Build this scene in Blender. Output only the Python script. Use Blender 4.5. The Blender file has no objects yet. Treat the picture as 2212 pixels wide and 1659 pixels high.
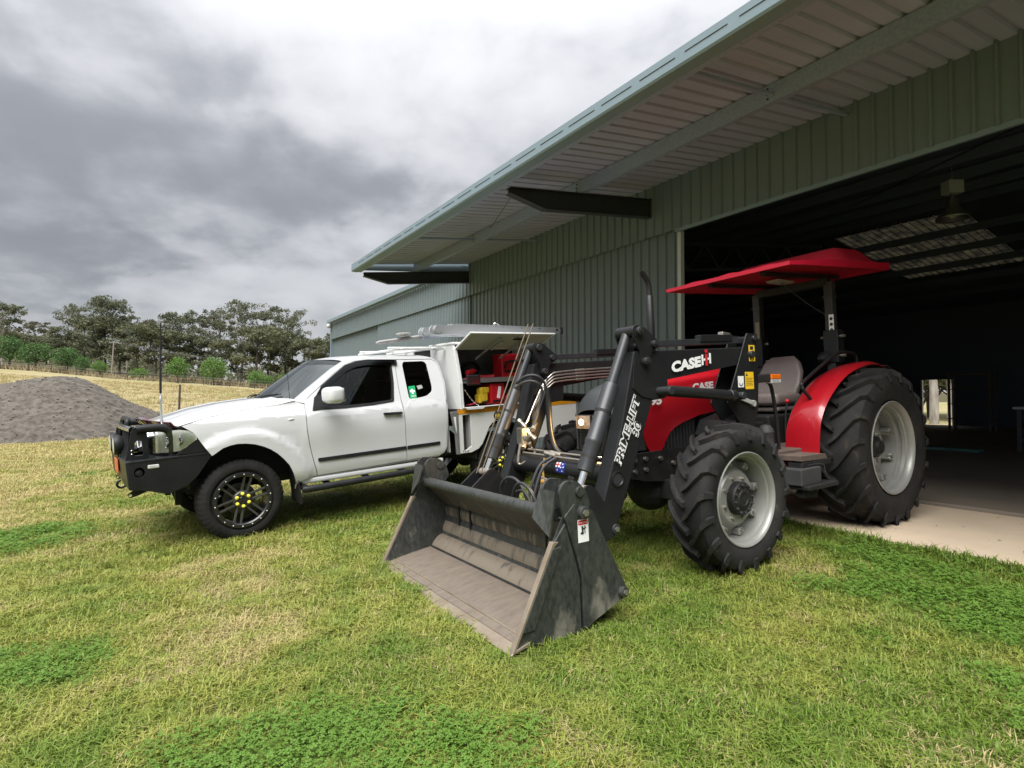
import bpy, bmesh, math, random
import numpy as np
from mathutils import Vector, Matrix, noise, geometry
R = math.radians
random.seed(7)
SC = bpy.context.scene
COL = SC.collection

# ---------------------------------------------------------------- camera
cam = bpy.data.cameras.new('camera'); camo = bpy.data.objects.new('camera', cam); COL.objects.link(camo)
camo.location = (0, 0, 1.38); camo.rotation_euler = (R(90 + 1.36), 0, 0)
cam.sensor_width = 36; cam.lens = 36 * 1200 / 2212; cam.clip_start = 0.05; cam.clip_end = 3000
SC.camera = camo

# ---------------------------------------------------------------- world (overcast sky) and sun
W = bpy.data.worlds.new('World'); SC.world = W; W.use_nodes = True
SKY_STRENGTH = .385

def build_world():
    nt = W.node_tree; N = nt.nodes; L = nt.links; N.clear()
    def nd(t, **k):
        n = N.new(t)
        for a, b in k.items(): setattr(n, a, b)
        return n
    def math_(op, a, b=None, c=None):
        n = nd('ShaderNodeMath', operation=op)
        for i, v in enumerate((a, b, c)):
            if v is None: continue
            if isinstance(v, (int, float)): n.inputs[i].default_value = v
            else: L.new(v, n.inputs[i])
        return n.outputs[0]
    tc = nd('ShaderNodeTexCoord')
    nrm = nd('ShaderNodeVectorMath', operation='NORMALIZE'); L.new(tc.outputs['Generated'], nrm.inputs[0])
    D = nrm.outputs[0]
    sep = nd('ShaderNodeSeparateXYZ'); L.new(D, sep.inputs[0])
    zc = math_('ADD', math_('MAXIMUM', sep.outputs[2], 0.0), 0.30)
    u = math_('DIVIDE', sep.outputs[0], zc); v = math_('DIVIDE', sep.outputs[1], zc)
    cmb = nd('ShaderNodeCombineXYZ'); L.new(u, cmb.inputs[0]); L.new(v, cmb.inputs[1])
    def fbm(scale, detail, off, rough=.55, dist=0.0):
        mp = nd('ShaderNodeMapping'); mp.inputs['Location'].default_value = off
        L.new(cmb.outputs[0], mp.inputs[0])
        n = nd('ShaderNodeTexNoise'); n.inputs['Scale'].default_value = scale
        n.inputs['Detail'].default_value = detail; n.inputs['Roughness'].default_value = rough
        n.inputs['Distortion'].default_value = dist
        L.new(mp.outputs[0], n.inputs['Vector']); return n
    n1 = fbm(1.25, 6, (3.1, 1.7, 0), .50, .30); n2 = fbm(4.6, 6, (7.3, 2.2, 0), .50, .15)
    base = math_('ADD', math_('ADD', math_('MULTIPLY', n1.outputs[0], .78), math_('MULTIPLY', n2.outputs[0], .80)), -.28)
    # the cloud masses of this sky: broad dark and bright banks, ragged by noise
    warp = nd('ShaderNodeVectorMath', operation='MULTIPLY_ADD')
    L.new(n2.outputs['Color'], warp.inputs[0]); warp.inputs[1].default_value = (.20, .20, .16); 
    off = nd('ShaderNodeVectorMath', operation='SUBTRACT'); L.new(D, off.inputs[0]); off.inputs[1].default_value = (.10, .10, .08)
    L.new(off.outputs[0], warp.inputs[2])
    wd = warp.outputs[0]
    acc = base
    def bank(px, py, sx, sy, amt):
        # direction of a bank from its bearing and elevation
        nonlocal acc
        dx, dz = (px - 1106) / 1200, (858 - py) / 1200
        d = Vector((dx, 1, dz)).normalized(); r = d.cross(Vector((0, 0, 1))).normalized(); up = r.cross(d)
        def dot(vec):
            q = nd('ShaderNodeVectorMath', operation='DOT_PRODUCT'); L.new(wd, q.inputs[0]); q.inputs[1].default_value = vec
            return q.outputs['Value']
        a = math_('DIVIDE', dot(r), sx / 1200); b = math_('DIVIDE', dot(up), sy / 1200)
        e = math_('ADD', math_('MULTIPLY', a, a), math_('MULTIPLY', b, b))
        fr = math_('GREATER_THAN', dot(d), 0.0)
        g = math_('MULTIPLY', math_('EXPONENT', math_('MULTIPLY', e, -1.0)), fr)
        acc = math_('ADD', acc, math_('MULTIPLY', g, amt))
    for b in BANKS: bank(*b)
    ramp = nd('ShaderNodeValToRGB'); cr = ramp.color_ramp; cr.interpolation = 'B_SPLINE'
    cr.elements[0].position = .20; cr.elements[0].color = (.165, .169, .180, 1)
    cr.elements[1].position = .82; cr.elements[1].color = (.40, .403, .413, 1)
    for p, c in ((.36, (.222, .227, .239, 1)), (.48, (.305, .309, .320, 1)), (.62, (.35, .353, .364, 1))):
        e = cr.elements.new(p); e.color = c
    L.new(acc, ramp.inputs[0])
    # overcast sky is brighter overhead, boosted above the view to light the scene
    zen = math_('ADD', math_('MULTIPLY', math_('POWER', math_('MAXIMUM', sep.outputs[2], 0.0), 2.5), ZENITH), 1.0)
    # thin blue from the clear sky above shows through the cloud
    sky = nd('ShaderNodeTexSky', sky_type='NISHITA'); sky.sun_disc = False
    sky.sun_elevation = SUN_EL; sky.sun_rotation = SUN_AZ
    bg1 = nd('ShaderNodeBackground'); L.new(sky.outputs[0], bg1.inputs[0]); bg1.inputs[1].default_value = .05
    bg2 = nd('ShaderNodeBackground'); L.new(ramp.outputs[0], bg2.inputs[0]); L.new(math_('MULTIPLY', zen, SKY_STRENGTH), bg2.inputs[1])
    mix = nd('ShaderNodeMixShader'); mix.inputs[0].default_value = .93
    L.new(bg1.outputs[0], mix.inputs[1]); L.new(bg2.outputs[0], mix.inputs[2])
    out = nd('ShaderNodeOutputWorld'); L.new(mix.outputs[0], out.inputs[0])

# (bearing px, elevation px, half width, half height, amount) of each bank, measured on the 2212 px wide photograph
BANKS = [(330, 330, 520, 150, -.15), (60, 100, 260, 160, -.06), (760, 430, 230, 90, -.20), (330, 560, 170, 50, -.20), (60, 520, 170, 55, -.12),
         (1000, 190, 380, 150, .06), (1450, 60, 380, 160, .05), (540, 605, 220, 36, .28), (860, 560, 180, 50, .24), (230, 640, 160, 30, .10), (120, 690, 200, 40, -.08), (640, 110, 260, 110, .05), (480, 480, 120, 36, .10),
         (250, 480, 90, 34, .10), (720, 655, 60, 30, -.14), (30, 640, 130, 60, -.10)]
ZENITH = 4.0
SUN_EL = R(58); SUN_AZ = R(200)
build_world(); W.cycles.sampling_method = "MANUAL"; W.cycles.sample_map_resolution = 256
sun = bpy.data.lights.new('sun', 'SUN'); suno = bpy.data.objects.new('sun', sun); COL.objects.link(suno)
sun.energy = 1.5; sun.angle = R(50); sun.color = (1, .985, .955)
suno.rotation_euler = Vector((math.sin(SUN_AZ) * math.cos(SUN_EL), math.cos(SUN_AZ) * math.cos(SUN_EL), math.sin(SUN_EL))).to_track_quat('Z', 'Y').to_euler()
SC.view_settings.view_transform = 'Standard'; SC.view_settings.look = 'None'
SC.view_settings.exposure = 2.05; SC.view_settings.gamma = 1.0; SC.view_settings.use_curve_mapping = False

# ---------------------------------------------------------------- materials
MATS = {}
def mat(name, col, rough=.6, metal=0.0, noise_amt=0.0, nscale=8.0, col2=None, bump=0.0, bscale=60.0, coat=0.0, spec=.5,
        trans=0.0, alpha=1.0, dirt=None, zfade=None, detail=5.0, coord='Object', stretch=None, emit=None, estr=0.0, rough2=None, lo=.35, hi=.65):
    """Principled material: colour mixed by noise with col2, optional dirt colour (col, threshold, scale), fine bump."""
    m = bpy.data.materials.new(name); m.use_nodes = True; nt = m.node_tree; N = nt.nodes; L = nt.links
    b = N['Principled BSDF']; b.inputs['Roughness'].default_value = rough; b.inputs['Metallic'].default_value = metal
    b.inputs['Specular IOR Level'].default_value = spec
    b.inputs['Coat Weight'].default_value = coat; b.inputs['Coat Roughness'].default_value = .06
    b.inputs['Transmission Weight'].default_value = trans; b.inputs['Alpha'].default_value = alpha
    b.inputs['Base Color'].default_value = (*col, 1)
    if emit: b.inputs['Emission Color'].default_value = (*emit, 1); b.inputs['Emission Strength'].default_value = estr
    vec = None
    if noise_amt or bump or dirt:
        tc = N.new('ShaderNodeTexCoord'); vec = tc.outputs[coord]
        if coord == 'World':
            pass
        if stretch:
            mp = N.new('ShaderNodeMapping'); mp.inputs['Scale'].default_value = stretch; L.new(vec, mp.inputs[0]); vec = mp.outputs[0]
    colout = None
    def noise_n(sc, det=detail, rg=.6):
        n = N.new('ShaderNodeTexNoise'); n.inputs['Scale'].default_value = sc; n.inputs['Detail'].default_value = det; n.inputs['Roughness'].default_value = rg
        L.new(vec, n.inputs['Vector']); return n.outputs[0]
    def rampf(v, a, c):
        r = N.new('ShaderNodeMapRange'); r.inputs[1].default_value = a; r.inputs[2].default_value = c; L.new(v, r.inputs[0]); return r.outputs[0]
    def mixc(f, a, c):
        x = N.new('ShaderNodeMix'); x.data_type = 'RGBA'; L.new(f, x.inputs[0])
        for i, q in ((6, a), (7, c)):
            if isinstance(q, tuple): x.inputs[i].default_value = (*q, 1)
            else: L.new(q, x.inputs[i])
        return x.outputs[2]
    if noise_amt:
        c2 = col2 or tuple(c * .6 for c in col)
        f = rampf(noise_n(nscale), lo, hi)
        g = N.new('ShaderNodeMath'); g.operation = 'MULTIPLY'; L.new(f, g.inputs[0]); g.inputs[1].default_value = noise_amt
        colout = mixc(g.outputs[0], col, c2)
    if dirt:
        dc, th, ds = dirt
        nv = noise_n(ds, 7, .65)
        if zfade:      # wear that grows towards the lower edge of the piece
            sp = N.new('ShaderNodeSeparateXYZ'); L.new(N['Texture Coordinate'].outputs['Object'], sp.inputs[0])
            zr_ = N.new('ShaderNodeMapRange'); L.new(sp.outputs[2], zr_.inputs[0]); zr_.inputs[1].default_value = zfade[0]; zr_.inputs[2].default_value = zfade[1]; zr_.inputs[3].default_value = zfade[2]; zr_.inputs[4].default_value = -zfade[2]
            ad = N.new('ShaderNodeMath'); L.new(nv, ad.inputs[0]); L.new(zr_.outputs[0], ad.inputs[1]); nv = ad.outputs[0]
        f = rampf(nv, th, th + .16)
        colout = mixc(f, colout or col, dc)
        if rough2 is not None:
            rr = N.new('ShaderNodeMapRange'); L.new(f, rr.inputs[0]); rr.inputs[3].default_value = rough; rr.inputs[4].default_value = rough2
            L.new(rr.outputs[0], b.inputs['Roughness'])
    if colout is not None: L.new(colout, b.inputs['Base Color'])
    if bump:
        bp = N.new('ShaderNodeBump'); bp.inputs['Strength'].default_value = bump; bp.inputs['Distance'].default_value = .01
        L.new(noise_n(bscale, 3), bp.inputs['Height']); L.new(bp.outputs[0], b.inputs['Normal'])
    MATS[name] = m
    return m

# ---------------------------------------------------------------- mesh builder
class MB:
    def __init__(self): self.v = []; self.f = []; self.M = None
    def add(self, vs, fs):
        o = len(self.v)
        if self.M is not None: vs = [self.M @ Vector(p) for p in vs]
        self.v.extend([tuple(p) for p in vs]); self.f.extend([tuple(i + o for i in f) for f in fs]); return self
    def box(self, c, s, rot=None):
        hx, hy, hz = s[0] / 2, s[1] / 2, s[2] / 2
        vs = [Vector((x, y, z)) for x in (-hx, hx) for y in (-hy, hy) for z in (-hz, hz)]
        if rot is not None: vs = [rot @ p for p in vs]
        c = Vector(c); vs = [p + c for p in vs]
        return self.add(vs, [(0, 1, 3, 2), (4, 6, 7, 5), (0, 4, 5, 1), (2, 3, 7, 6), (0, 2, 6, 4), (1, 5, 7, 3)])
    def bar(self, a, b, w, h, up=(0, 0, 1)):
        """a rectangular bar from a to b, w across, h along 'up'"""
        a = Vector(a); b = Vector(b); d = (b - a).normalized(); s = d.cross(Vector(up))
        if s.length < 1e-3: s = d.cross(Vector((1, 0, 0)))
        s.normalize(); u = s.cross(d)
        vs = [p + s * (i * w / 2) + u * (j * h / 2) for p in (a, b) for i in (-1, 1) for j in (-1, 1)]
        return self.add(vs, [(0, 1, 3, 2), (4, 6, 7, 5), (0, 4, 5, 1), (2, 3, 7, 6), (0, 2, 6, 4), (1, 5, 7, 3)])
    def cyl(self, a, b, r, r2=None, n=16, caps=True):
        return self.lathe([(0, r), ((Vector(b) - Vector(a)).length, r if r2 is None else r2)], a, Vector(b) - Vector(a), n, caps)
    def lathe(self, prof, o, axis, n=24, caps=True, a0=0.0, a1=2 * math.pi):
        """prof: (distance along axis, radius)"""
        ax = Vector(axis).normalized(); o = Vector(o)
        t = Vector((0, 0, 1)) if abs(ax.z) < .9 else Vector((1, 0, 0))
        e1 = ax.cross(t).normalized(); e2 = ax.cross(e1)
        full = abs(a1 - a0 - 2 * math.pi) < 1e-6; m = n if full else n + 1
        vs = []
        for d, r in prof:
            for k in range(m):
                a = a0 + (a1 - a0) * k / n
                vs.append(o + ax * d + (e1 * math.cos(a) + e2 * math.sin(a)) * r)
        fs = []
        for i in range(len(prof) - 1):
            for k in range(n):
                k2 = (k + 1) % m
                fs.append((i * m + k, i * m + k2, (i + 1) * m + k2, (i + 1) * m + k))
        if caps and full:
            if prof[0][1] > 1e-6: fs.append(tuple(range(m - 1, -1, -1)))
            if prof[-1][1] > 1e-6: fs.append(tuple((len(prof) - 1) * m + k for k in range(m)))
        return self.add(vs, fs)
    def tube(self, pts, r, n=8, caps=True, smooth=0):
        pts = [Vector(p) for p in pts]
        if smooth: pts = spline(pts, smooth)
        rs = r if isinstance(r, (list, tuple)) else [r] * len(pts)
        if len(rs) != len(pts):
            rs = [rs[0] + (rs[-1] - rs[0]) * i / (len(pts) - 1) for i in range(len(pts))]
        vs = []; prev = None
        for i, p in enumerate(pts):
            d = (pts[min(i + 1, len(pts) - 1)] - pts[max(i - 1, 0)]).normalized()
            if prev is None:
                t = Vector((0, 0, 1)) if abs(d.z) < .9 else Vector((1, 0, 0)); s = d.cross(t).normalized()
            else:
                s = (prev - d * prev.dot(d)).normalized()
            prev = s; u = d.cross(s)
            for k in range(n):
                a = 2 * math.pi * k / n; vs.append(p + (s * math.cos(a) + u * math.sin(a)) * rs[i])
        fs = [(i * n + k, i * n + (k + 1) % n, (i + 1) * n + (k + 1) % n, (i + 1) * n + k) for i in range(len(pts) - 1) for k in range(n)]
        if caps: fs += [tuple(range(n - 1, -1, -1)), tuple((len(pts) - 1) * n + k for k in range(n))]
        return self.add(vs, fs)
    def prism(self, poly, o, ex, ey, ez, holes=()):
        """2-D polygon (with holes) in the plane o + a*ex + b*ey, extruded by vector ez"""
        o, ex, ey, ez = Vector(o), Vector(ex), Vector(ey), Vector(ez)
        loops = [list(poly)] + [list(h) for h in holes]
        tris = geometry.tessellate_polygon([[Vector((p[0], p[1], 0)) for p in l] for l in loops])
        flat = [p for l in loops for p in l]; n = len(flat)
        base = [o + ex * p[0] + ey * p[1] for p in flat]
        fs = [tuple(t) for t in tris] + [tuple(i + n for i in reversed(t)) for t in tris]
        k = 0
        for l in loops:
            m = len(l)
            fs += [(k + i, k + (i + 1) % m, k + (i + 1) % m + n, k + i + n) for i in range(m)]
            k += m
        return self.add(base + [p + ez for p in base], fs)
    def grid(self, fn, nu, nv, closed_u=False):
        vs = [fn(i / nu, j / nv) for i in range(nu + (0 if closed_u else 1)) for j in range(nv + 1)]
        m = nv + 1; mm = nu if closed_u else nu + 1
        return self.add(vs, [(i * m + j, ((i + 1) % mm) * m + j, ((i + 1) % mm) * m + j + 1, i * m + j + 1) for i in range(nu) for j in range(nv)])
    def sphere(self, c, r, n=12, m=8, sc=(1, 1, 1)):
        c = Vector(c)
        vs = [c + Vector((math.sin(math.pi * j / m) * math.cos(2 * math.pi * i / n) * r * sc[0], math.sin(math.pi * j / m) * math.sin(2 * math.pi * i / n) * r * sc[1], math.cos(math.pi * j / m) * r * sc[2])) for j in range(m + 1) for i in range(n)]
        return self.add(vs, [(j * n + i, j * n + (i + 1) % n, (j + 1) * n + (i + 1) % n, (j + 1) * n + i) for j in range(m) for i in range(n)])
    def build(self, name, material, parent=None, smooth=None, bevel=0.0, seg=2, solid=0.0, fix=True, weld=False):
        me = bpy.data.meshes.new(name); me.from_pydata(self.v, [], self.f)
        bm = bmesh.new(); bm.from_mesh(me)
        if weld: bmesh.ops.remove_doubles(bm, verts=bm.verts, dist=1e-5)
        if fix: bmesh.ops.recalc_face_normals(bm, faces=bm.faces)
        if smooth is not None:
            for f in bm.faces: f.smooth = True
            for e in bm.edges:
                if len(e.link_faces) != 2 or e.calc_face_angle(0) > R(smooth): e.smooth = False
        bm.to_mesh(me); bm.free()
        me.materials.append(MATS[material] if isinstance(material, str) else material)
        o = bpy.data.objects.new(name, me); COL.objects.link(o)
        if parent is not None: o.parent = parent
        if solid:
            s = o.modifiers.new('solid', 'SOLIDIFY'); s.thickness = solid; s.offset = 0
        if bevel:
            b = o.modifiers.new('bevel', 'BEVEL'); b.width = bevel; b.segments = seg; b.limit_method = 'ANGLE'; b.angle_limit = R(35); b.harden_normals = False
            if smooth is None:
                for p in me.polygons: p.use_smooth = False
        return o

def spline(pts, sub):
    pts = [Vector(p) for p in pts]; out = []
    for i in range(len(pts) - 1):
        p0 = pts[max(i - 1, 0)]; p1 = pts[i]; p2 = pts[i + 1]; p3 = pts[min(i + 2, len(pts) - 1)]
        for k in range(sub):
            t = k / sub
            out.append(.5 * ((2 * p1) + (p2 - p0) * t + (2 * p0 - 5 * p1 + 4 * p2 - p3) * t * t + (3 * p1 - p0 - 3 * p2 + p3) * t ** 3))
    out.append(pts[-1]); return out

def tag(o, label, cat, group=None):
    o['label'] = label; o['category'] = cat
    if group: o['group'] = group
    return o
def thing(name, label, cat, loc=(0, 0, 0), rot=(0, 0, 0), group=None):
    o = bpy.data.objects.new(name, None); COL.objects.link(o); o.empty_display_size = .2
    o.location = loc; o.rotation_euler = rot
    return tag(o, label, cat, group)
def part(name, parent):
    o = bpy.data.objects.new(name, None); COL.objects.link(o); o.parent = parent; o.empty_display_size = .1; return o
def struct(o): o['kind'] = 'structure'; return o
def stuff(o): o['kind'] = 'stuff'; return o
def copy_tree(o, parent=None):
    c = o.copy(); COL.objects.link(c); c.parent = parent
    for ch in list(o.children): copy_tree(ch, c)
    return c
def text_mesh(name, txt, material, parent, o, ex, ey, size, extrude=.0015, offset=0.0, shear=0.0, width=None, sub=3):
    """lettering as a thin raised mesh in the plane (ex, ey) at o (lower left); width stretches it to a length"""
    cu = bpy.data.curves.new(name, 'FONT'); cu.body = txt; cu.size = size; cu.extrude = 0; cu.offset = offset; cu.shear = shear; cu.resolution_u = sub
    tmp = bpy.data.objects.new(name, cu); COL.objects.link(tmp)
    bpy.context.view_layer.update()
    me = bpy.data.meshes.new_from_object(tmp.evaluated_get(bpy.context.evaluated_depsgraph_get()))
    bpy.data.objects.remove(tmp); bpy.data.curves.remove(cu)
    xs = [v.co.x for v in me.vertices]; x0, x1 = min(xs), max(xs)
    sx = (width / (x1 - x0)) if width else 1.0
    o, ex, ey = Vector(o), Vector(ex).normalized(), Vector(ey).normalized(); nz = ex.cross(ey)
    for v in me.vertices:
        p = v.co.copy(); v.co = o + ex * ((p.x - x0) * sx) + ey * p.y + nz * extrude
    me.materials.clear(); me.materials.append(MATS[material])
    ob = bpy.data.objects.new(name, me); COL.objects.link(ob); ob.parent = parent
    return ob
# ---------------------------------------------------------------- terrain
NX, NY = .8387, .5446           # direction into the shed
def S3(n, l, z=0.0): return Vector((n * NX - l * NY, n * NY + l * NX, z))
def sm(a, b, x):
    t = min(1, max(0, (x - a) / (b - a))); return t * t * (3 - 2 * t)
def gz(x, y):
    n = x * NX + y * NY
    z = .038 * (min(max(n, -6), 5.3) - .76)
    z *= 1 - sm(14, 26, y)
    z += .012 * noise.noise(Vector((x * .5, y * .5, 0))) * (1 - sm(4, 5.2, n))
    if y > 22:
        t = x / y; k = .046 + .044 * min(1.5, max(-.9, (-.455 - t) / .465))
        yy = min(y, 120); z += k * (yy - 22) * sm(22, 40, y) + max(0, y - 120) * (.01 + .12 * sm(-.45, -1.1, t))
        z += .25 * noise.noise(Vector((x * .06, y * .06, 3))) * sm(24, 50, y)
    return z

def colour_field(m, bsdf, blades):
    """lawn and paddock colour from the place itself: green sward, yellowed patches, straw, clover"""
    nt = m.node_tree; N = nt.nodes; L = nt.links
    geo = N.new('ShaderNodeNewGeometry'); pos = geo.outputs['Position']
    def ns(sc, det, off, rg=.55):
        mp = N.new('ShaderNodeMapping'); mp.inputs['Location'].default_value = off; L.new(pos, mp.inputs[0])
        n = N.new('ShaderNodeTexNoise'); n.inputs['Scale'].default_value = sc; n.inputs['Detail'].default_value = det; n.inputs['Roughness'].default_value = rg
        L.new(mp.outputs[0], n.inputs['Vector']); return n.outputs[0]
    def mr(v, a, b, c=0, d=1):
        r = N.new('ShaderNodeMapRange'); r.interpolation_type = 'SMOOTHSTEP'; L.new(v, r.inputs[0])
        r.inputs[1].default_value = a; r.inputs[2].default_value = b; r.inputs[3].default_value = c; r.inputs[4].default_value = d; return r.outputs[0]
    def mth(op, a, b):
        n = N.new('ShaderNodeMath'); n.operation = op
        for i, q in enumerate((a, b)):
            if isinstance(q, (int, float)): n.inputs[i].default_value = q
            else: L.new(q, n.inputs[i])
        return n.outputs[0]
    def mix(f, a, b):
        x = N.new('ShaderNodeMix'); x.data_type = 'RGBA'
        if isinstance(f, (int, float)): x.inputs[0].default_value = f
        else: L.new(f, x.inputs[0])
        for i, q in ((6, a), (7, b)):
            if isinstance(q, tuple): x.inputs[i].default_value = (*q, 1)
            else: L.new(q, x.inputs[i])
        return x.outputs[2]
    sep = N.new('ShaderNodeSeparateXYZ'); L.new(pos, sep.inputs[0])
    # the lawn is drier to the west, greener in the lee of the shed
    side = mth('ADD', mth('MULTIPLY', sep.outputs[0], .016), mth('MULTIPLY', sep.outputs[1], .000))
    dry = mth('SUBTRACT', mth('ADD', mth('MULTIPLY', ns(.75, 4, (0, 0, 0)), .62), mth('MULTIPLY', ns(3.2, 4, (5, 2, 0)), .40)), side)
    green = mix(mr(ns(1.7, 3, (9, 1, 0)), .35, .65), GREEN_A, GREEN_B)
    c = mix(mr(dry, .42, .58), green, YELLOW)
    c = mix(mr(dry, .55, .68), c, STRAW)
    if blades:
        oi = N.new('ShaderNodeObjectInfo')
        c = mix(mr(ns(55, 2, (3, 3, 0)), .56, .68, 0, .6), c, STRAW)
        c = mix(mr(ns(38, 2, (6, 1, 0)), .34, .46, .6, 0), c, (.06, .12, .018))
        c = mix(mr(oi.outputs['Random'], .0, .5, .35, 0), c, GREEN_B)
    else:  # ground under the blades is darkened, their shade painted into the soil colour
        c = mix(mr(ns(22, 5, (1, 1, 0)), .40, .62, .35, .9), c, SOIL)
        c = mix(mr(ns(90, 3, (2, 1, 0)), .40, .60, .1, .55), c, (.045, .06, .015))
    # mown dry paddock beyond the heap
    pad = mr(mth('ADD', sep.outputs[1], mth('MULTIPLY', ns(.22, 4, (4, 4, 0)), 9)), 22.5, 28)
    p = mix(mr(ns(.16, 6, (2, 7, 0), .65), .36, .62), PAD_A, PAD_B)
    p = mix(mr(ns(.9, 7, (8, 7, 0), .7), .48, .68, 0, .8), p, PAD_C)
    c = mix(pad, c, p)
    c = mix(mr(mth('ADD', sep.outputs[1], mth('MULTIPLY', ns(.12, 3, (1, 9, 0)), 10)), 97, 101), c, (.075, .068, .036))
    L.new(c, bsdf.inputs['Base Color'])
    return c
GREEN_A = (.125, .205, .024); GREEN_B = (.185, .262, .040); YELLOW = (.290, .310, .060); STRAW = (.50, .415, .18); SOIL = (.13, .135, .045)
PAD_A = (.225, .205, .090); PAD_B = (.31, .255, .150); PAD_C = (.18, .20, .075)

def make_ground():
    m = bpy.data.materials.new('lawn_ground'); m.use_nodes = True; b = m.node_tree.nodes['Principled BSDF']
    b.inputs['Roughness'].default_value = .95; b.inputs['Specular IOR Level'].default_value = .1
    colour_field(m, b, False)
    nt = m.node_tree
    tc = nt.nodes.new('ShaderNodeNewGeometry'); n = nt.nodes.new('ShaderNodeTexNoise'); n.inputs['Scale'].default_value = 9; n.inputs['Detail'].default_value = 8
    nt.links.new(tc.outputs['Position'], n.inputs['Vector'])
    bp = nt.nodes.new('ShaderNodeBump'); bp.inputs['Strength'].default_value = .8; bp.inputs['Distance'].default_value = .06
    nt.links.new(n.outputs[0], bp.inputs['Height']); nt.links.new(bp.outputs[0], b.inputs['Normal'])
    MATS['lawn_ground'] = m
    xs = sorted(set([-900, -600, -420, -300, -230, -180] + [-150 + 5 * i for i in range(21)] + [-48 + 2 * i for i in range(16)] + [-17 + .7 * i for i in range(40)] + [12 + 4 * i for i in range(20)] + [100, 140, 200, 300, 450, 700, 900]))
    ys = sorted(set([-60, -30, -15, -8] + [-4 + .7 * i for i in range(44)] + [28 + 2 * i for i in range(30)] + [90 + 6 * i for i in range(15)] + [190, 220, 260, 320, 400, 550, 800, 1200]))
    vs = [(x, y, gz(x, y)) for x in xs for y in ys]; m_ = len(ys)
    fs = [(i * m_ + j, (i + 1) * m_ + j, (i + 1) * m_ + j + 1, i * m_ + j + 1) for i in range(len(xs) - 1) for j in range(m_ - 1)]
    g = MB(); g.add(vs, fs); o = g.build('ground', 'lawn_ground', smooth=180); return struct(o)
make_ground()

mat('concrete', (.60, .475, .34), .85, noise_amt=.7, nscale=1.3, col2=(.46, .37, .27), bump=.25, bscale=70, dirt=((.16, .13, .10), .70, 2.6))
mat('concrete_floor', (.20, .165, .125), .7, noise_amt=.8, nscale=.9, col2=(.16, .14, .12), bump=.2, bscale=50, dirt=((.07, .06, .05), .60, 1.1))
mat('green_steel', (.148, .182, .190), .40, noise_amt=.5, nscale=1.6, col2=(.118, .146, .150), stretch=(1, 1, .15), spec=.5, dirt=((.15, .16, .145), .68, 2.2))
mat('green_trim', (.19, .25, .285), .36, noise_amt=.25, nscale=2, col2=(.155, .20, .23))
mat('white_trim', (.52, .55, .52), .4, noise_amt=.3, nscale=3, col2=(.42, .44, .41))
mat('sheet_under', (.40, .40, .52), .38, noise_amt=.4, nscale=1.5, col2=(.32, .32, .42))
mat('galvanised', (.34, .38, .50), .40, metal=.3, noise_amt=.8, nscale=34, col2=(.26, .29, .39), bump=.05, bscale=40)
mat('dark_steel', (.035, .037, .045), .5, metal=.3, noise_amt=.4, nscale=6, col2=(.06, .06, .065))
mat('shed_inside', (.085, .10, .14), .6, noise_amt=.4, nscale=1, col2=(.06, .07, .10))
mat('joint_dark', (.02, .022, .022), .8)

def skylight_material():
    m = bpy.data.materials.new('fibreglass_skylight'); m.use_nodes = True; nt = m.node_tree; N = nt.nodes; L = nt.links
    N.clear(); t = N.new('ShaderNodeBsdfTranslucent'); d = N.new('ShaderNodeBsdfDiffuse'); mx = N.new('ShaderNodeMixShader'); o = N.new('ShaderNodeOutputMaterial')
    tc = N.new('ShaderNodeTexCoord'); n = N.new('ShaderNodeTexNoise'); n.inputs['Scale'].default_value = 3.5; n.inputs['Detail'].default_value = 5
    L.new(tc.outputs['Object'], n.inputs['Vector']); r = N.new('ShaderNodeValToRGB'); r.color_ramp.elements[0].position = .38; r.color_ramp.elements[0].color = (.005, .005, .004, 1)
    r.color_ramp.elements[1].position = .7; r.color_ramp.elements[1].color = (.024, .021, .013, 1); L.new(n.outputs[0], r.inputs[0]); L.new(r.outputs[0], t.inputs[0])
    d.inputs[0].default_value = (.1, .095, .075, 1); mx.inputs[0].default_value = .25
    L.new(t.outputs[0], mx.inputs[1]); L.new(d.outputs[0], mx.inputs[2]); L.new(mx.outputs[0], o.inputs[0]); MATS['fibreglass_skylight'] = m
skylight_material()

# ---------------------------------------------------------------- shed
WN = 7.1; EN = 4.1; ZH = 4.10; ZW = 4.95; SL = .133; RID = 17.1; BACK = 27.1; L0, L1, L2 = -12.0, 13.1, 26.6; ED = 6.07
PITCH_RIB = .19
def rib_profile(width, h=.028):
    """cross-section of ribbed sheet: list of (across, height)"""
    p = []; x = 0.0; n = int(round(width / PITCH_RIB))
    for i in range(n):
        c = (i + .5) * PITCH_RIB
        p += [(c - .028, 0), (c - .013, h), (c + .013, h), (c + .028, 0)]
    return [(-.012, 0)] + p + [(n * PITCH_RIB + .012, 0)]
def sheet_mesh(name, width, length, material, h=.028):
    """one sheet in local x across, z up, ribs towards -y"""
    pr = rib_profile(width, h); g = MB()
    vs = [(a, -b, z) for z in (0, length) for a, b in pr]; k = len(pr)
    g.add(vs, [(i, i + 1, k + i + 1, k + i) for i in range(k - 1)])
    me = bpy.data.meshes.new(name); me.from_pydata(g.v, [], g.f); me.materials.append(MATS[material]); return me

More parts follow.
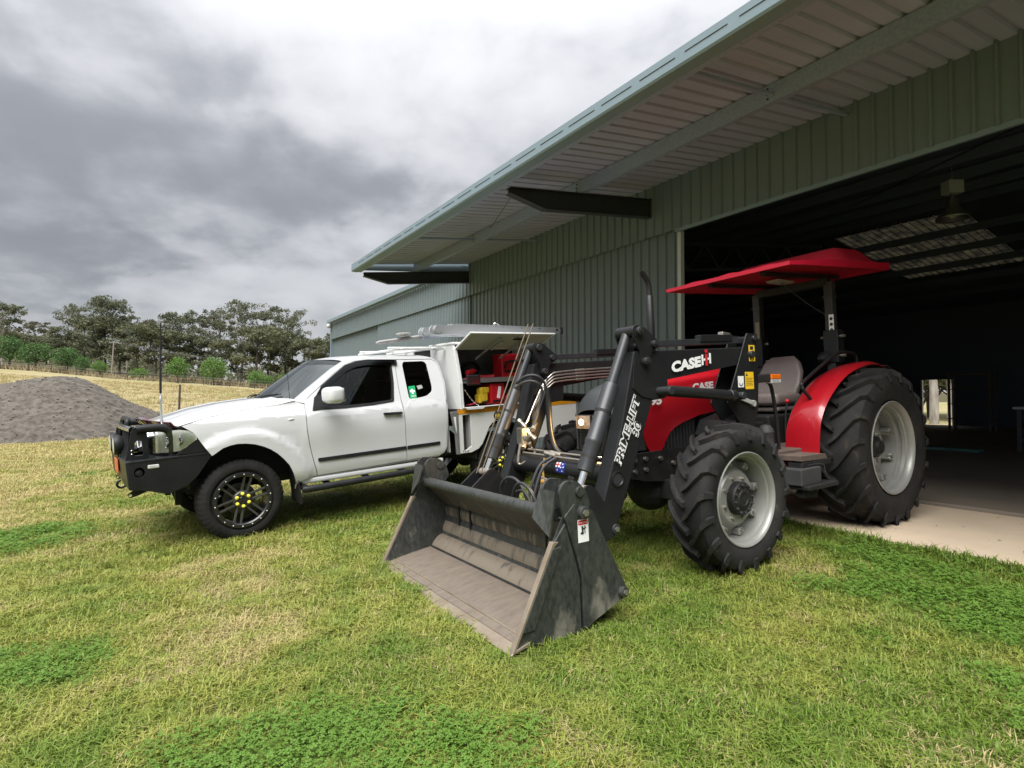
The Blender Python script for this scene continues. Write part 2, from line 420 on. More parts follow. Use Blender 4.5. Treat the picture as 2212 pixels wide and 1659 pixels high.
def build_shed():
    rot = math.atan2(NY, NX)
    sh = thing('machinery_shed', 'long pale green ribbed steel machinery shed with deep eave and dark open doorway', 'shed', S3(WN, 9, .2), (0, 0, rot))
    def P(n, l, z): return Vector((n - WN, l - 9, z - .2))
    def pbox(name, m, n0, n1, l0, l1, z0, z1, par=sh, bevel=0):
        return MB().box(P((n0 + n1) / 2, (l0 + l1) / 2, (z0 + z1) / 2), (n1 - n0, l1 - l0, z1 - z0)).build(name, m, par, bevel=bevel)
    SW = 4 * PITCH_RIB
    def wall_sheets(name, n, l0, l1, z0, z1, material='green_steel', m_parent=None):
        grp = m_parent or part(name, sh); me = sheet_mesh('cladding_sheet', SW, z1 - z0, material); l = l0; k = 0
        while l < l1 - .02:
            w = min(SW, l1 - l)
            mm = me if w > SW - .01 else sheet_mesh('cladding_sheet', max(PITCH_RIB, w), z1 - z0, material)
            o = bpy.data.objects.new('cladding_sheet', mm); COL.objects.link(o); o.parent = grp
            # local x of the sheet runs along +l, ribs (-y) towards -n
            o.matrix_local = Matrix.Translation(P(n - (.0015 if k % 2 else 0), l, z0)) @ Matrix(((0, 1, 0, 0), (1, 0, 0, 0), (0, 0, 1, 0), (0, 0, 0, 1)))
            l += SW; k += 1
        return grp
    wall_sheets('header_wall', WN, L0, L1, ZH, ZW + .06)
    dl = wall_sheets('sliding_door', WN + .10, ED, L1 - .12, .26, ZH + .10)
    MB().box(P(WN + .09, ED - .035, (ZH + .26) / 2), (.09, .07, ZH - .26)).build('door_stile', 'white_trim', dl, bevel=.006)
    MB().box(P(WN + .12, L1 - .05, (ZH + .2) / 2), (.05, .10, ZH - .2)).build('door_gap', 'joint_dark', dl)
    pbox('door_track', 'galvanised', WN + .04, WN + .17, L0, L1, ZH + .11, ZH + .19)
    pbox('header_flashing', 'green_trim', WN - .012, WN + .03, L0, ED, ZH - .045, ZH + .012)
    wall_sheets('far_upper_wall', WN, L1, L2, ZH, 4.93)
    wall_sheets('far_lower_wall', WN + .06, L1, L2 - 6.2, .15, ZH + .05)
    wall_sheets('far_end_wall', WN + .13, L2 - 6.2, L2, .15, ZH + .05)
    pbox('corner_flashing', 'green_trim', WN - .03, WN + .14, L2 - .02, L2 + .10, .1, 4.93)
    pbox('skylight_closure', 'joint_dark', WN + .16, WN + .20, L1, L2, .15, 4.9)
    # far gutter
    g = MB(); pr = [(0, 0), (-.13, 0), (-.15, .13), (-.12, .13)]
    pr = [(0, 0), (-.14, 0), (-.155, .02), (-.155, .14), (-.13, .14), (-.13, .03), (0, .03)]
    g.prism(pr, P(WN - .03, L1 + .02, 4.86), (1, 0, 0), (0, 0, 1), (0, L2 - L1 + .1, 0)); g.build('gutter', 'green_trim', sh)
    # eave roof: ribbed sheets running down the slope, ribs upwards so the pan lies below
    ro = part('eave_roof', sh)
    zc = lambda n: ZW + SL * (n - WN)
    ln = math.hypot(WN + .3 - EN, SL * (WN + .3 - EN)); me = sheet_mesh('roof_sheet', SW, ln, 'sheet_under', .03)
    l = L0; k = 0
    ex = Vector((0, 1, 0)); ez = Vector((1, 0, SL)).normalized(); ey = ez.cross(ex)
    if ey.z > 0: ey = -ey
    while l < L1 - .3:
        o = bpy.data.objects.new('roof_sheet', me); COL.objects.link(o); o.parent = ro
        M = Matrix((ex, ey, ez)).transposed().to_4x4(); M.translation = P(EN, l, zc(EN) + (.0015 if k % 2 else 0)); o.matrix_local = M
        l += SW; k += 1
    LE = L1 + .02
    def purlin(name, n, zt, d=.20, mt='galvanised', l0=L0, l1=LE, par=ro, w=.07):
        g = MB(); t = .004
        pr = [(0, 0), (w, 0), (w, -.02), (w - t, -.02), (w - t, -t), (t, -t), (t, -d + t), (w - t, -d + t), (w - t, -d + .02), (w, -d + .02), (w, -d), (0, -d)]
        g.prism(pr, P(n, l0, zt), (1, 0, 0), (0, 0, 1), (0, l1 - l0, 0)); return g.build(name, mt, par)
    purlin('eave_purlin', EN + .02, zc(EN) - .004, .17)
    purlin('purlin', EN + 1.42, zc(EN + 1.42) - .008, .20)
    # gutter along the eave, quad section with rolled lip
    g = MB(); pr = [(0, 0), (-.13, 0), (-.145, .02), (-.145, .17), (-.12, .185), (-.105, .175), (-.128, .165), (-.128, .03), (0, .03)]
    pr = [(a, b) for a, b in pr]
    g.prism(pr, P(EN + .015, L0, zc(EN) - .175), (1, 0, 0), (0, 0, 1), (0, LE + .04 - L0, 0)); gu = g.build('gutter', 'green_trim', ro)
    g = MB()
    for i in range(int((LE - L0) / .55)):
        g.box(P(EN - .1325, L0 + .2 + i * .55, zc(EN) - .075), (.006, .44, .004))
    g.build('overflow_slot', 'joint_dark', gu)
    pbox('barge_flashing', 'green_trim', EN - .14, WN, LE + .0, LE + .05, 4.93, 4.94, ro) if False else None
    g = MB(); g.prism([(0, 0), (3.0, 3.0 * SL), (3.0, 3 * SL - .26), (0, -.16)], P(EN, LE, zc(EN) + .03), (1, 0, 0), (0, 0, 1), (0, .012, 0)); g.build('barge_flashing', 'green_trim', ro)
    # rafter brackets from the wall out to the eave
    def bracket(l):
        g = MB(); d = .30; b = .13
        top = lambda n: zc(n) - .215
        p0, p1, p2 = EN + .12, EN + .75, WN
        prof = [(p0, top(p0)), (p2, top(p2)), (p2, top(p2) - d), (p1, top(p1) - d + .02), (p0, top(p0) - .08)]
        g.prism([(a - WN, z - .2) for a, z in prof], P(WN, l - .004, .2), (1, 0, 0), (0, 0, 1), (0, .008, 0))
        for a, c in ((0, 1), (2, 3), (3, 4)):
            A, B = prof[a], prof[c]; g.bar(P(A[0], l, A[1]), P(B[0], l, B[1]), b, .010)
        return g.build('rafter_bracket', 'dark_steel', ro)
    for l in (6.6, LE - .1, .2, -6): bracket(l)
    for l in (9.9, 3.4): MB().bar(P(EN + .06, l, zc(EN) - .12), P(WN - .02, l, zc(WN) - .12), .035, .035).build('bridging_strut', 'galvanised', ro)
    cl = MB()
    for l in (9.9, 3.4, 6.6):
        for dz in (-.05, -.11, -.16): cl.sphere(P(EN + 1.415, l + .05, zc(EN + 1.42) + dz), .012, 6, 4)
    cl.build('purlin_bolt', 'joint_dark', ro)
    # hanging wire under the eave
    MB().tube([P(EN + .3, 6.8, zc(EN) - .23), P(EN + .45, 7.6, zc(EN) - .42), P(EN + 1.0, 8.6, zc(EN + 1) - .2)], .004, 5, smooth=5).build('hanging_wire', 'joint_dark', ro)
    # main roof, back wall, ends (dark lined inside)
    zr = lambda n: ZW + .03 + SL * (min(n, 2 * RID - n) - WN)
    g = MB()
    SKL = (5.6, 8.8); SKN = (17.5, 22.4)
    def roofq(n0, n1, l0, l1): g.add([P(n0, l0, zr(n0)), P(n1, l0, zr(n1)), P(n1, l1, zr(n1)), P(n0, l1, zr(n0))], [(0, 1, 2, 3)])
    roofq(WN + .02, RID, L0, L2); roofq(RID, SKN[0], L0, L2); roofq(SKN[1], BACK, L0, L2); roofq(SKN[0], SKN[1], L0, SKL[0]); roofq(SKN[0], SKN[1], SKL[1], L2)
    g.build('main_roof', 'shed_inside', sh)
    sk = MB(); nr = 12
    pr = rib_profile(SKL[1] - SKL[0], .03)
    vs = [P(n, SKL[0] - .05 + a * 1.03, zr(n) - .036 + b) for n in (SKN[0] - .12, SKN[1] + .12) for a, b in pr]; k = len(pr)
    sk.add(vs, [(i, i + 1, k + i + 1, k + i) for i in range(k - 1)]); sk.build('skylight', 'fibreglass_skylight', sh)
    for n in (8.4, 9.9, 11.4, 12.9, 14.4, 15.9, 18.6, 20.0, 21.4, 23.0, 24.6):
        MB().box(P(n, (L0 + L2) / 2, zr(n) - .13), (.07, L2 - L0, .2)).build('roof_purlin', 'shed_inside', sh)
    g = MB()
    g.add([P(BACK, L0, .2), P(BACK, L2, .2), P(BACK, L2, zr(BACK)), P(BACK, L0, zr(BACK))], [])
    DO = (9.12, 10.15, 2.1)
    for a, b, z0, z1 in ((L0, DO[0], .2, 5.2), (DO[1], L2, .2, 5.2), (DO[0], DO[1], DO[2], 5.2)):
        g.box(P(BACK + .03, (a + b) / 2, (z0 + z1) / 2), (.06, b - a, z1 - z0))
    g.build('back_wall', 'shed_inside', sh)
    g = MB(); g.box(P(BACK - .01, DO[1] + .02, 1.15), (.1, .06, 1.9)); g.box(P(BACK - .01, DO[0] - .02, 1.15), (.1, .05, 1.9)); g.build('doorway_frame', 'white_trim', sh)
    for nm, l in (('end_wall', L2 + .02), ('end_wall', L0 - .02)):
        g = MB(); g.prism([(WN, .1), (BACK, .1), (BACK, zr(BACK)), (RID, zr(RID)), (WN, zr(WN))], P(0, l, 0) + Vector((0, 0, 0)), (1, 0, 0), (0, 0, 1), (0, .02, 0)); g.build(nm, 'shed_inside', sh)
    # roof truss frames across the shed
    for l in (9.0, 15.0):
        g = MB()
        g.bar(P(WN + .1, l, zr(WN) - .35), P(RID, l, zr(RID) - .35), .08, .07); g.bar(P(WN + .1, l, zr(WN) - 1.0), P(RID, l, zr(RID) - 1.0), .08, .07)
        n = WN + .3; up = True
        while n < RID - .7:
            a, b = n, n + .6; za, zb = (-1.0, -.35) if up else (-.35, -1.0)
            g.bar(P(a, l, zr(a) + za), P(b, l, zr(b) + zb), .04, .04); up = not up; n += .6
        g.build('truss', 'shed_inside', sh)
    MB().box(P(WN + .35, 9.0, 2.2), (.2, .15, 4.6)).build('column', 'shed_inside', sh)
    MB().tube([P(9.0, 1.2, zr(9) - .25), P(12.5, 6.0, zr(12.5) - .25)], .012, 5).build('brace_rod', 'dark_steel', sh)
    # floor slab with broken edge
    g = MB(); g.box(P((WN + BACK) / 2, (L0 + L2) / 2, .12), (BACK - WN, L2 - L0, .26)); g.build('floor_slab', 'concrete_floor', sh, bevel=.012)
    return sh, P
shed, SP = build_shed()
tag(MB().sphere(S3(WN - .15, L2 - .1, 4.72), .11, 12, 8).build('wall_light', 'white_trim', smooth=60), 'small round white light under the far gutter corner of the shed', 'light')

def build_apron():
    ls = [-12, -6, -3] + [-1 + .4 * i for i in range(30)]; g = MB()
    vs = []
    for l in ls:
        w = .05 * noise.noise(Vector((l * 1.1, 0, 0)))
        for n, z in ((5.15 + w, .10), (5.17 + w, .185), (5.8, .197), (6.5, .205), (WN + .02, .21)): vs.append(S3(n, l, z))
    g.add(vs, [(i * 5 + j, (i + 1) * 5 + j, (i + 1) * 5 + j + 1, i * 5 + j + 1) for i in range(len(ls) - 1) for j in range(4)])
    o = g.build('concrete_apron', 'concrete', smooth=20); struct(o)
build_apron()

# high-bay lamp hanging inside
mat('lamp_metal', (.20, .20, .21), .35, metal=.6); mat('lamp_box', (.40, .40, .40), .5); mat('lamp_glass', (.55, .52, .42), .2)
def high_bay(n, l, z):
    p = S3(n, l, z); t = thing('high_bay_lamp', 'grey bell shaped high bay lamp hanging under the shed roof', 'lamp', p)
    MB().lathe([(0, .24), (.03, .245), (.10, .20), (.22, .10), (.30, .075), (.36, .07)], (0, 0, 0), (0, 0, 1), 28, False).build('shade', 'lamp_metal', t, smooth=40, solid=.006)
    MB().cyl((0, 0, .34), (0, 0, .46), .035).build('neck', 'lamp_metal', t)
    MB().box((0, 0, .56), (.26, .2, .22)).build('ballast_box', 'lamp_box', t, bevel=.01)
    MB().sphere((0, 0, .10), .085, 14, 8).build('bulb', 'lamp_glass', t, smooth=60)
    MB().tube([(0, 0, .67), (0, 0, 1.3)], .012, 6).build('hanger', 'lamp_metal', t)
high_bay(11.66, 3.87, 4.47)

# ---------------------------------------------------------------- things standing at the back of the shed
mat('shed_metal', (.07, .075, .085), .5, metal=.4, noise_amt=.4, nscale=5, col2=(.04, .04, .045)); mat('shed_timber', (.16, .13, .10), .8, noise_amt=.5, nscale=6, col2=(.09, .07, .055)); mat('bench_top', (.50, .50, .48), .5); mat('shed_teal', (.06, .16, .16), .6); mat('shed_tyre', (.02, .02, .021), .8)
def in_shed(name, label, cat, n, l, rz=0): return thing(name, label, cat, S3(n, l, .252), (0, 0, math.atan2(NY, NX) + rz))
def shed_things():
    t = in_shed('work_bench', 'long bench with pale top at the right inside the dark shed', 'bench', 15.5, 2.75)
    MB().box((0, 0, .90), (.8, 2.6, .05)).build('bench_top', 'bench_top', t, bevel=.005)
    for dx in (-.34, .34):
        for dy in (-1.2, 1.2): MB().box((dx, dy, .44), (.08, .08, .88)).build('leg', 'shed_metal', t)
    MB().box((0, 0, .25), (.7, 2.4, .03)).build('lower_shelf', 'shed_timber', t)
    t = in_shed('ride_on_machine', 'dark low wheeled machine parked before the back doorway', 'machine', 15.0, 9.2, .3)
    MB().box((0, 0, .50), (1.5, .75, .34)).build('body', 'shed_metal', t, bevel=.06); MB().box((-.55, 0, .78), (.55, .6, .26)).build('engine_cover', 'shed_metal', t, bevel=.05); MB().box((.40, 0, .80), (.42, .46, .12)).build('seat', 'shed_tyre', t, bevel=.04); MB().box((.60, 0, 1.02), (.10, .44, .40)).build('seat_back', 'shed_tyre', t, bevel=.04)
    for dx, r in ((-.6, .22), (.5, .32)):
        for dy in (-.42, .42): MB().lathe([(-.10, r * .5), (-.11, r * .9), (-.07, r), (.07, r), (.11, r * .9), (.10, r * .5)], (dx, dy, r), (0, 1, 0), 22).build('wheel', 'shed_tyre', t, smooth=40)
    MB().tube([Vector((.0, 0, 1.02)) + Vector((.10 * math.sin(a), .17 * math.cos(a), .14 * math.sin(a))) for a in [i * math.pi / 9 for i in range(19)]], .014, 6).build('steering_wheel', 'shed_tyre', t); MB().tube([(-.22, 0, .8), (0, 0, 1.02)], .02, 6).build('steering_column', 'shed_metal', t)
    t = in_shed('step_ladder', 'tall timber shelf rack standing by the back wall of the shed', 'rack', 23.0, 7.2)
    for dx in (-.25, .25):
        for dy in (-.55, .55): MB().box((dx, dy, 1.0), (.06, .06, 2.0)).build('upright', 'shed_timber', t)
    for z in (.4, .9, 1.4, 1.9): MB().box((0, 0, z), (.55, 1.2, .03)).build('shelf', 'shed_timber', t)
    t['category'] = 'rack'; t.name = 'shelf_rack'
    t = in_shed('steel_drum', 'dark steel drum standing on the shed floor', 'drum', 17.0, 7.0); MB().lathe([(0, .28), (.02, .29), (.28, .29), (.30, .30), (.32, .29), (.56, .29), (.58, .30), (.60, .29), (.86, .29), (.88, .28), (.87, .27), (.87, .001)], (0, 0, 0), (0, 0, 1), 28).build('drum_shell', 'shed_teal', t, smooth=30); MB().cyl((.12, 0, .87), (.12, 0, .89), .03, n=10).build('drum_bung', 'shed_metal', t)
    for k, (n, l, a) in enumerate(((14.0, 6.0, .2), (14.3, 5.4, -.1))):
        t = in_shed('plank', ('long board lying flat on the shed floor beside the bench', 'second board lying on the shed floor nearer the bench')[k], 'board', n, l, a); MB().box((0, 0, .03), (.22, 2.2, .06)).build('board', 'shed_teal', t, bevel=.004)
    t = in_shed('saw_horse', 'low timber trestle standing between the bench and the machine', 'trestle', 15.6, 7.4, .4); MB().box((0, 0, .70), (.10, 1.1, .12)).build('beam', 'shed_timber', t)
    for dy in (-.45, .45):
        for dx in (-1, 1): MB().bar((0, dy, .68), (dx * .28, dy, 0), .05, .05).build('leg', 'bench_top', t)
shed_things()
def leaf_litter():
    rng = random.Random(3); g = MB()
    for _ in range(60):
        p = S3(rng.uniform(5.3, 7.0), rng.uniform(-.5, 6)); n = p.x * NX + p.y * NY; z = .19 + .012 * (n - 5.2) / .63 + .004; a = rng.uniform(0, 6.28); s = rng.uniform(.008, .03); d = Vector((math.cos(a), math.sin(a), 0)) * s; q = Vector((-d.y, d.x, 0)) * .35; p = Vector((p.x, p.y, z))
        g.add([p - d, p + q + Vector((0, 0, .004)), p + d, p - q], [(0, 1, 2, 3)])
    mat('dead_leaf', (.06, .045, .03), .9); o = g.build('leaf_litter', 'dead_leaf', fix=False); stuff(o); o['label'] = 'scattered dark dead leaves on the concrete apron'; o['category'] = 'leaves'
leaf_litter()
# ---------------------------------------------------------------- ute (u: rearwards, v: towards the camera side, w: up)
mat('white_paint', (.57, .575, .58), .28, coat=.9, noise_amt=.25, nscale=2.2, col2=(.52, .52, .515), dirt=((.36, .31, .24), .78, 5), zfade=(.42, .80, .24), detail=8)
mat('white_cabinet', (.62, .625, .62), .45, noise_amt=.3, nscale=3, col2=(.66, .66, .64), bump=.05, bscale=120)
mat('black_trim', (.012, .0125, .014), .5, spec=.3, noise_amt=.3, nscale=9, col2=(.035, .035, .036))
mat('bar_black', (.009, .010, .011), .38, spec=.25, noise_amt=.3, nscale=5, col2=(.03, .03, .03), dirt=((.03, .027, .022), .74, 5))
mat('rubber', (.013, .013, .0135), .85, spec=.2, noise_amt=.7, nscale=7, col2=(.028, .026, .024), bump=.3, bscale=90)
mat('under_black', (.012, .012, .013), .8)
mat('rim_grey', (.085, .085, .08), .35, metal=.6, noise_amt=.3, nscale=9, col2=(.06, .06, .058))
mat('rim_black', (.014, .014, .015), .3, coat=.3)
mat('chrome', (.75, .76, .77), .12, metal=1.0)
mat('aluminium', (.50, .52, .54), .32, metal=.55, noise_amt=.4, nscale=14, col2=(.48, .50, .52), bump=.04, bscale=50)
mat('worn_aluminium', (.30, .30, .30), .40, metal=.5, noise_amt=.6, nscale=10, col2=(.22, .20, .18))
mat('nut_yellow', (.72, .66, .06), .5)
mat('reflective_orange', (.62, .26, .015), .35, noise_amt=.3, nscale=20, col2=(.5, .2, .01))
mat('lamp_clear', (.66, .67, .66), .12, metal=.2, noise_amt=.7, nscale=9, col2=(.34, .35, .35))
mat('plate_orange', (.55, .12, .04), .5)
mat('bonnet_guard', (.12, .035, .045), .10, coat=.8)
mat('sticker_green', (.01, .33, .12), .4); mat('sticker_white', (.80, .80, .78), .4)
mat('tool_red', (.52, .012, .02), .38, noise_amt=.4, nscale=12, col2=(.35, .01, .014))
mat('tool_yellow', (.66, .46, .02), .5, noise_amt=.4, nscale=14, col2=(.45, .30, .02))
mat('lid_grey', (.36, .355, .34), .45, noise_amt=.4, nscale=3, col2=(.28, .275, .26))
mat('box_dark', (.035, .034, .034), .8, noise_amt=.6, nscale=8, col2=(.07, .06, .05))
mat('seat_cloth', (.05, .05, .052), .9)
mat('blue_item', (.04, .16, .48), .5)
def glass(name, col, alpha, rough=.02):
    m = bpy.data.materials.new(name); m.use_nodes = True; nt = m.node_tree; N = nt.nodes; L = nt.links; N.clear()
    gl = N.new('ShaderNodeBsdfGlossy'); gl.inputs['Roughness'].default_value = rough; gl.inputs[0].default_value = (.9, .95, .94, 1)
    tr = N.new('ShaderNodeBsdfTransparent'); tr.inputs[0].default_value = (*col, 1)
    fr = N.new('ShaderNodeFresnel'); fr.inputs[0].default_value = alpha
    mx = N.new('ShaderNodeMixShader'); L.new(fr.outputs[0], mx.inputs[0]); L.new(tr.outputs[0], mx.inputs[1]); L.new(gl.outputs[0], mx.inputs[2])
    o = N.new('ShaderNodeOutputMaterial'); L.new(mx.outputs[0], o.inputs[0]); MATS[name] = m
glass('glass_tint', (.10, .11, .11), 1.5); glass('glass_dark', (.03, .03, .032), 1.5); glass('glass_screen', (.50, .56, .54), 3.2)
glass('smoked', (.10, .10, .11), 1.5, .08); glass('lens_clear', (.92, .94, .93), 1.45)

UTE_M = Matrix(((.77570, -.62932, -.04744, -3.15203), (.62815, .77715, -.03842, 6.12219), (.06105, 0, .99813, -.0035), (0, 0, 0, 1)))
def body_v(u, w):
    """half width of the body side at (u, w)"""
    v = .915
    if w < .62: v -= .06 * ((.62 - w) / .12) ** 2 * .5
    if w > 1.0: v -= .02 * ((min(w, 1.18) - 1.0) / .18) ** 2
    if w > 1.18: v -= .02 + .0 + (w - 1.18) * .38
    if u < -.35: v -= .34 * (-.35 - u) ** 1.6
    if u > 1.9 and w < 1.2: v -= .10 * max(0, (u - 2.15)) ** 1.2
    r = math.hypot(u - .03, w - .43)
    if .46 < r < .72 and w > .45: v += .034 * (1 - sm(.585, .66, r))
    # door belt swell
    if .62 < u: v += .008 * math.exp(-((w - .95) / .12) ** 2)
    return v
def skin(name, poly, holes, par, material, side=1, vf=body_v, step=.07, edge=.022, off=0.0, smooth=50):
    """a pressed panel: 2-D outline with holes in (u, w), cut finely, bent to the body side, edges folded in"""
    bm = bmesh.new()
    loops = [list(poly)] + [list(h) for h in holes]
    flat = [p for l in loops for p in l]
    tris = geometry.tessellate_polygon([[Vector((p[0], p[1], 0)) for p in l] for l in loops])
    vs = [bm.verts.new((p[0], 0, p[1])) for p in flat]
    for t in tris:
        try: bm.faces.new([vs[i] for i in t])
        except ValueError: pass
    us = [p[0] for p in flat]; ws = [p[1] for p in flat]
    for lo, hi, no in ((min(us), max(us), (1, 0, 0)), (min(ws), max(ws), (0, 0, 1))):
        k = int((hi - lo) / step)
        for i in range(1, k + 1):
            c = lo + (hi - lo) * i / (k + 1)
            bmesh.ops.bisect_plane(bm, geom=bm.verts[:] + bm.edges[:] + bm.faces[:], plane_co=Vector(no) * c, plane_no=no)
    bmesh.ops.triangulate(bm, faces=bm.faces[:])
    bmesh.ops.recalc_face_normals(bm, faces=bm.faces[:])
    be = [e for e in bm.edges if len(e.link_faces) == 1]
    for v in bm.verts: v.co.y = -side * (vf(v.co.x, v.co.z) + off)
    if edge:
        r = bmesh.ops.extrude_edge_only(bm, edges=be)
        for g in r['geom']:
            if isinstance(g, bmesh.types.BMVert): g.co.y += side * edge
    bmesh.ops.recalc_face_normals(bm, faces=bm.faces[:])
    # outward
    s = sum(f.normal.y * f.calc_area() for f in bm.faces)
    if s * side > 0: bmesh.ops.reverse_faces(bm, faces=bm.faces[:])
    for f in bm.faces: f.smooth = True
    for e in bm.edges:
        if len(e.link_faces) != 2 or e.calc_face_angle(0) > R(smooth): e.smooth = False
    me = bpy.data.meshes.new(name); bm.to_mesh(me); bm.free(); me.materials.append(MATS[material])
    o = bpy.data.objects.new(name, me); COL.objects.link(o); o.parent = par; return o
def rnd(poly, r=.03, n=3):
    """round the corners of a polygon"""
    out = []; m = len(poly)
    for i in range(m):
        p0, p1, p2 = Vector(poly[i - 1]), Vector(poly[i]), Vector(poly[(i + 1) % m])
        a = p0 - p1; b = p2 - p1; d = min(r, a.length * .45, b.length * .45); A = p1 + a.normalized() * d; B = p1 + b.normalized() * d
        for k in range(n + 1):
            t = k / n; out.append(tuple(A * (1 - t) ** 2 + p1 * 2 * t * (1 - t) + B * t * t))
    return out
def interp(tab, x):
    if x <= tab[0][0]: return tab[0][1]
    for (a, b), (c, d) in zip(tab, tab[1:]):
        if x <= c:
            t = (x - a) / (c - a); return b + (d - b) * t
    return tab[-1][1]

def tyre_mesh(radius, width, rim_r, blocks=46, depth=.010):
    g = MB(); h = width / 2
    prof = [(-h * .80, rim_r), (-h * .97, rim_r + .03), (-h * 1.0, (rim_r + radius) / 2), (-h * .93, radius - .035), (-h * .80, radius - .012), (-h * .72, radius), (-h * .36, radius + .003), (-h * .30, radius + .003), (0, radius + .004),
            (h * .30, radius + .003), (h * .36, radius + .003), (h * .72, radius), (h * .80, radius - .012), (h * .93, radius - .035), (h * 1.0, (rim_r + radius) / 2), (h * .97, rim_r + .03), (h * .80, rim_r)]
    n = blocks * 4
    vs = []
    for i, (y, r) in enumerate(prof):
        for k in range(n):
            a = 2 * math.pi * k / n; rr = r; sh = 0
            if 3 <= i <= 13:
                sh = 1 if i >= 8 else 0
                if (k + sh * 2 + (i % 2)) % 4 == 0: rr -= depth * (.6 if i in (3, 13) else 1)
                if i in (6, 10): rr -= depth * .8
            vs.append((rr * math.cos(a), y, rr * math.sin(a)))
    m = n
    g.add(vs, [(i * m + k, i * m + (k + 1) % m, (i + 1) * m + (k + 1) % m, (i + 1) * m + k) for i in range(len(prof) - 1) for k in range(m)])
    return g
def ute_wheel(par, u, v, w, side, name='front_wheel'):
    wh = part(name, par); wh.location = (u, -v, w)
    if side < 0: wh.rotation_euler = (0, 0, math.pi)
    # wheel lies in local xz, outer face towards -y
    tyre_mesh(.388, .265, .268).build('tyre', 'rubber', wh, smooth=28)
    MB().lathe([(-.10, .262), (-.125, .270), (-.128, .255), (-.118, .243), (-.06, .236), (.10, .232), (.11, .262)], (0, 0, 0), (0, 1, 0), 56, False).build('rim_barrel', 'rim_black', wh, smooth=40)
    MB().lathe([(-.1285, .266), (-.134, .262), (-.134, .236), (-.124, .226), (-.10, .224)], (0, 0, 0), (0, 1, 0), 56, False).build('rim_ring', 'rim_black', wh, smooth=40)
    for k in range(18):
        a = 2 * math.pi * (k + .3) / 18; MB().cyl((.250 * math.cos(a), -.132, .250 * math.sin(a)), (.250 * math.cos(a), -.139, .250 * math.sin(a)), .0055, n=8).build('ring_bolt', 'sticker_white', wh)
    g = MB()
    for k in range(6):
        a = 2 * math.pi * k / 6 + .26; d = Vector((math.cos(a), 0, math.sin(a))); s = Vector((-math.sin(a), 0, math.cos(a)))
        for q in (-1, 1):
            g.bar(d * .062 + s * (q * .026) + Vector((0, -.085, 0)), d * .236 + s * (q * .031) + Vector((0, -.106, 0)), .022, .030, up=(0, 1, 0))
    g.lathe([(-.112, .03), (-.112, .078), (-.10, .09), (-.06, .095)], (0, 0, 0), (0, 1, 0), 30, True)
    g.build('spokes', 'rim_grey', wh, bevel=.005)
    MB().lathe([(-.128, .0001), (-.128, .032), (-.122, .038), (-.11, .039)], (0, 0, 0), (0, 1, 0), 20).build('centre_cap', 'rim_black', wh, smooth=40)
    for k in range(6):
        a = 2 * math.pi * k / 6 + .55; MB().lathe([(-.104, .017), (-.130, .017), (-.140, .011), (-.145, .0001)], (.060 * math.cos(a), 0, .060 * math.sin(a)), (0, 1, 0), 10).build('nut_cover', 'nut_yellow', wh, smooth=40)
        a2 = a + .30; MB().bar((.066 * math.cos(a + .1), -.124, .066 * math.sin(a + .1)), (.066 * math.cos(a2), -.124, .066 * math.sin(a2)), .010, .006, up=(0, 1, 0)).build('nut_pointer', 'nut_yellow', wh) if k % 2 == 0 else None
    MB().lathe([(.02, .02), (.02, .15), (.035, .15), (.035, .02)], (0, 0, 0), (0, 1, 0), 30).build('brake_disc', 'rim_grey', wh)
    return wh

FENDER_TOP = [(-.62, 1.118), (-.48, 1.148), (-.26, 1.208), (0.0, 1.250), (.126, 1.262), (.40, 1.285), (.54, 1.313)]
ARCH = [(.525, .40), (.515, .46), (.477, .582), (.440, .670), (.386, .742), (.330, .802), (.266, .852), (.200, .889), (.122, .919), (.045, .935), (-.033, .941), (-.10, .932), (-.161, .914), (-.237, .865)]
ROOF_EDGE = [(.54, 1.313), (.695, 1.424), (.859, 1.535), (1.02, 1.645), (1.156, 1.722), (1.30, 1.755), (1.468, 1.768), (1.823, 1.770), (2.20, 1.765), (2.318, 1.748), (2.385, 1.700), (2.405, 1.64), (2.425, 1.425), (2.388, 1.211), (2.34, .64), (2.30, .57), (2.22, .53)]
F_DOOR = [(.655, 1.275), (.648, 1.15), (.645, 1.01), (.662, .86), (.688, .72), (.735, .518), (1.776, .538), (1.766, 1.09), (1.770, 1.40), (1.797, 1.722), (1.46, 1.730), (1.30, 1.715), (1.17, 1.672), (1.02, 1.575), (.87, 1.462), (.70, 1.335)]
F_WIN = [(.775, 1.228), (.79, 1.315), (.85, 1.395), (.97, 1.485), (1.12, 1.590), (1.25, 1.645), (1.40, 1.675), (1.742, 1.680), (1.715, 1.46), (1.662, 1.250), (1.40, 1.228), (1.085, 1.218)]
R_DOOR = [(1.784, .538), (2.215, .543), (2.29, .58), (2.325, .65), (2.372, 1.211), (2.408, 1.425), (2.388, 1.64), (2.36, 1.695), (2.31, 1.722), (1.806, 1.724), (1.779, 1.40), (1.775, 1.09)]
Q_WIN = [(1.912, 1.700), (2.19, 1.702), (2.225, 1.672), (2.228, 1.52), (2.227, 1.385), (2.213, 1.325), (2.134, 1.276), (2.02, 1.258), (1.908, 1.247), (1.880, 1.262), (1.884, 1.45), (1.890, 1.66)]

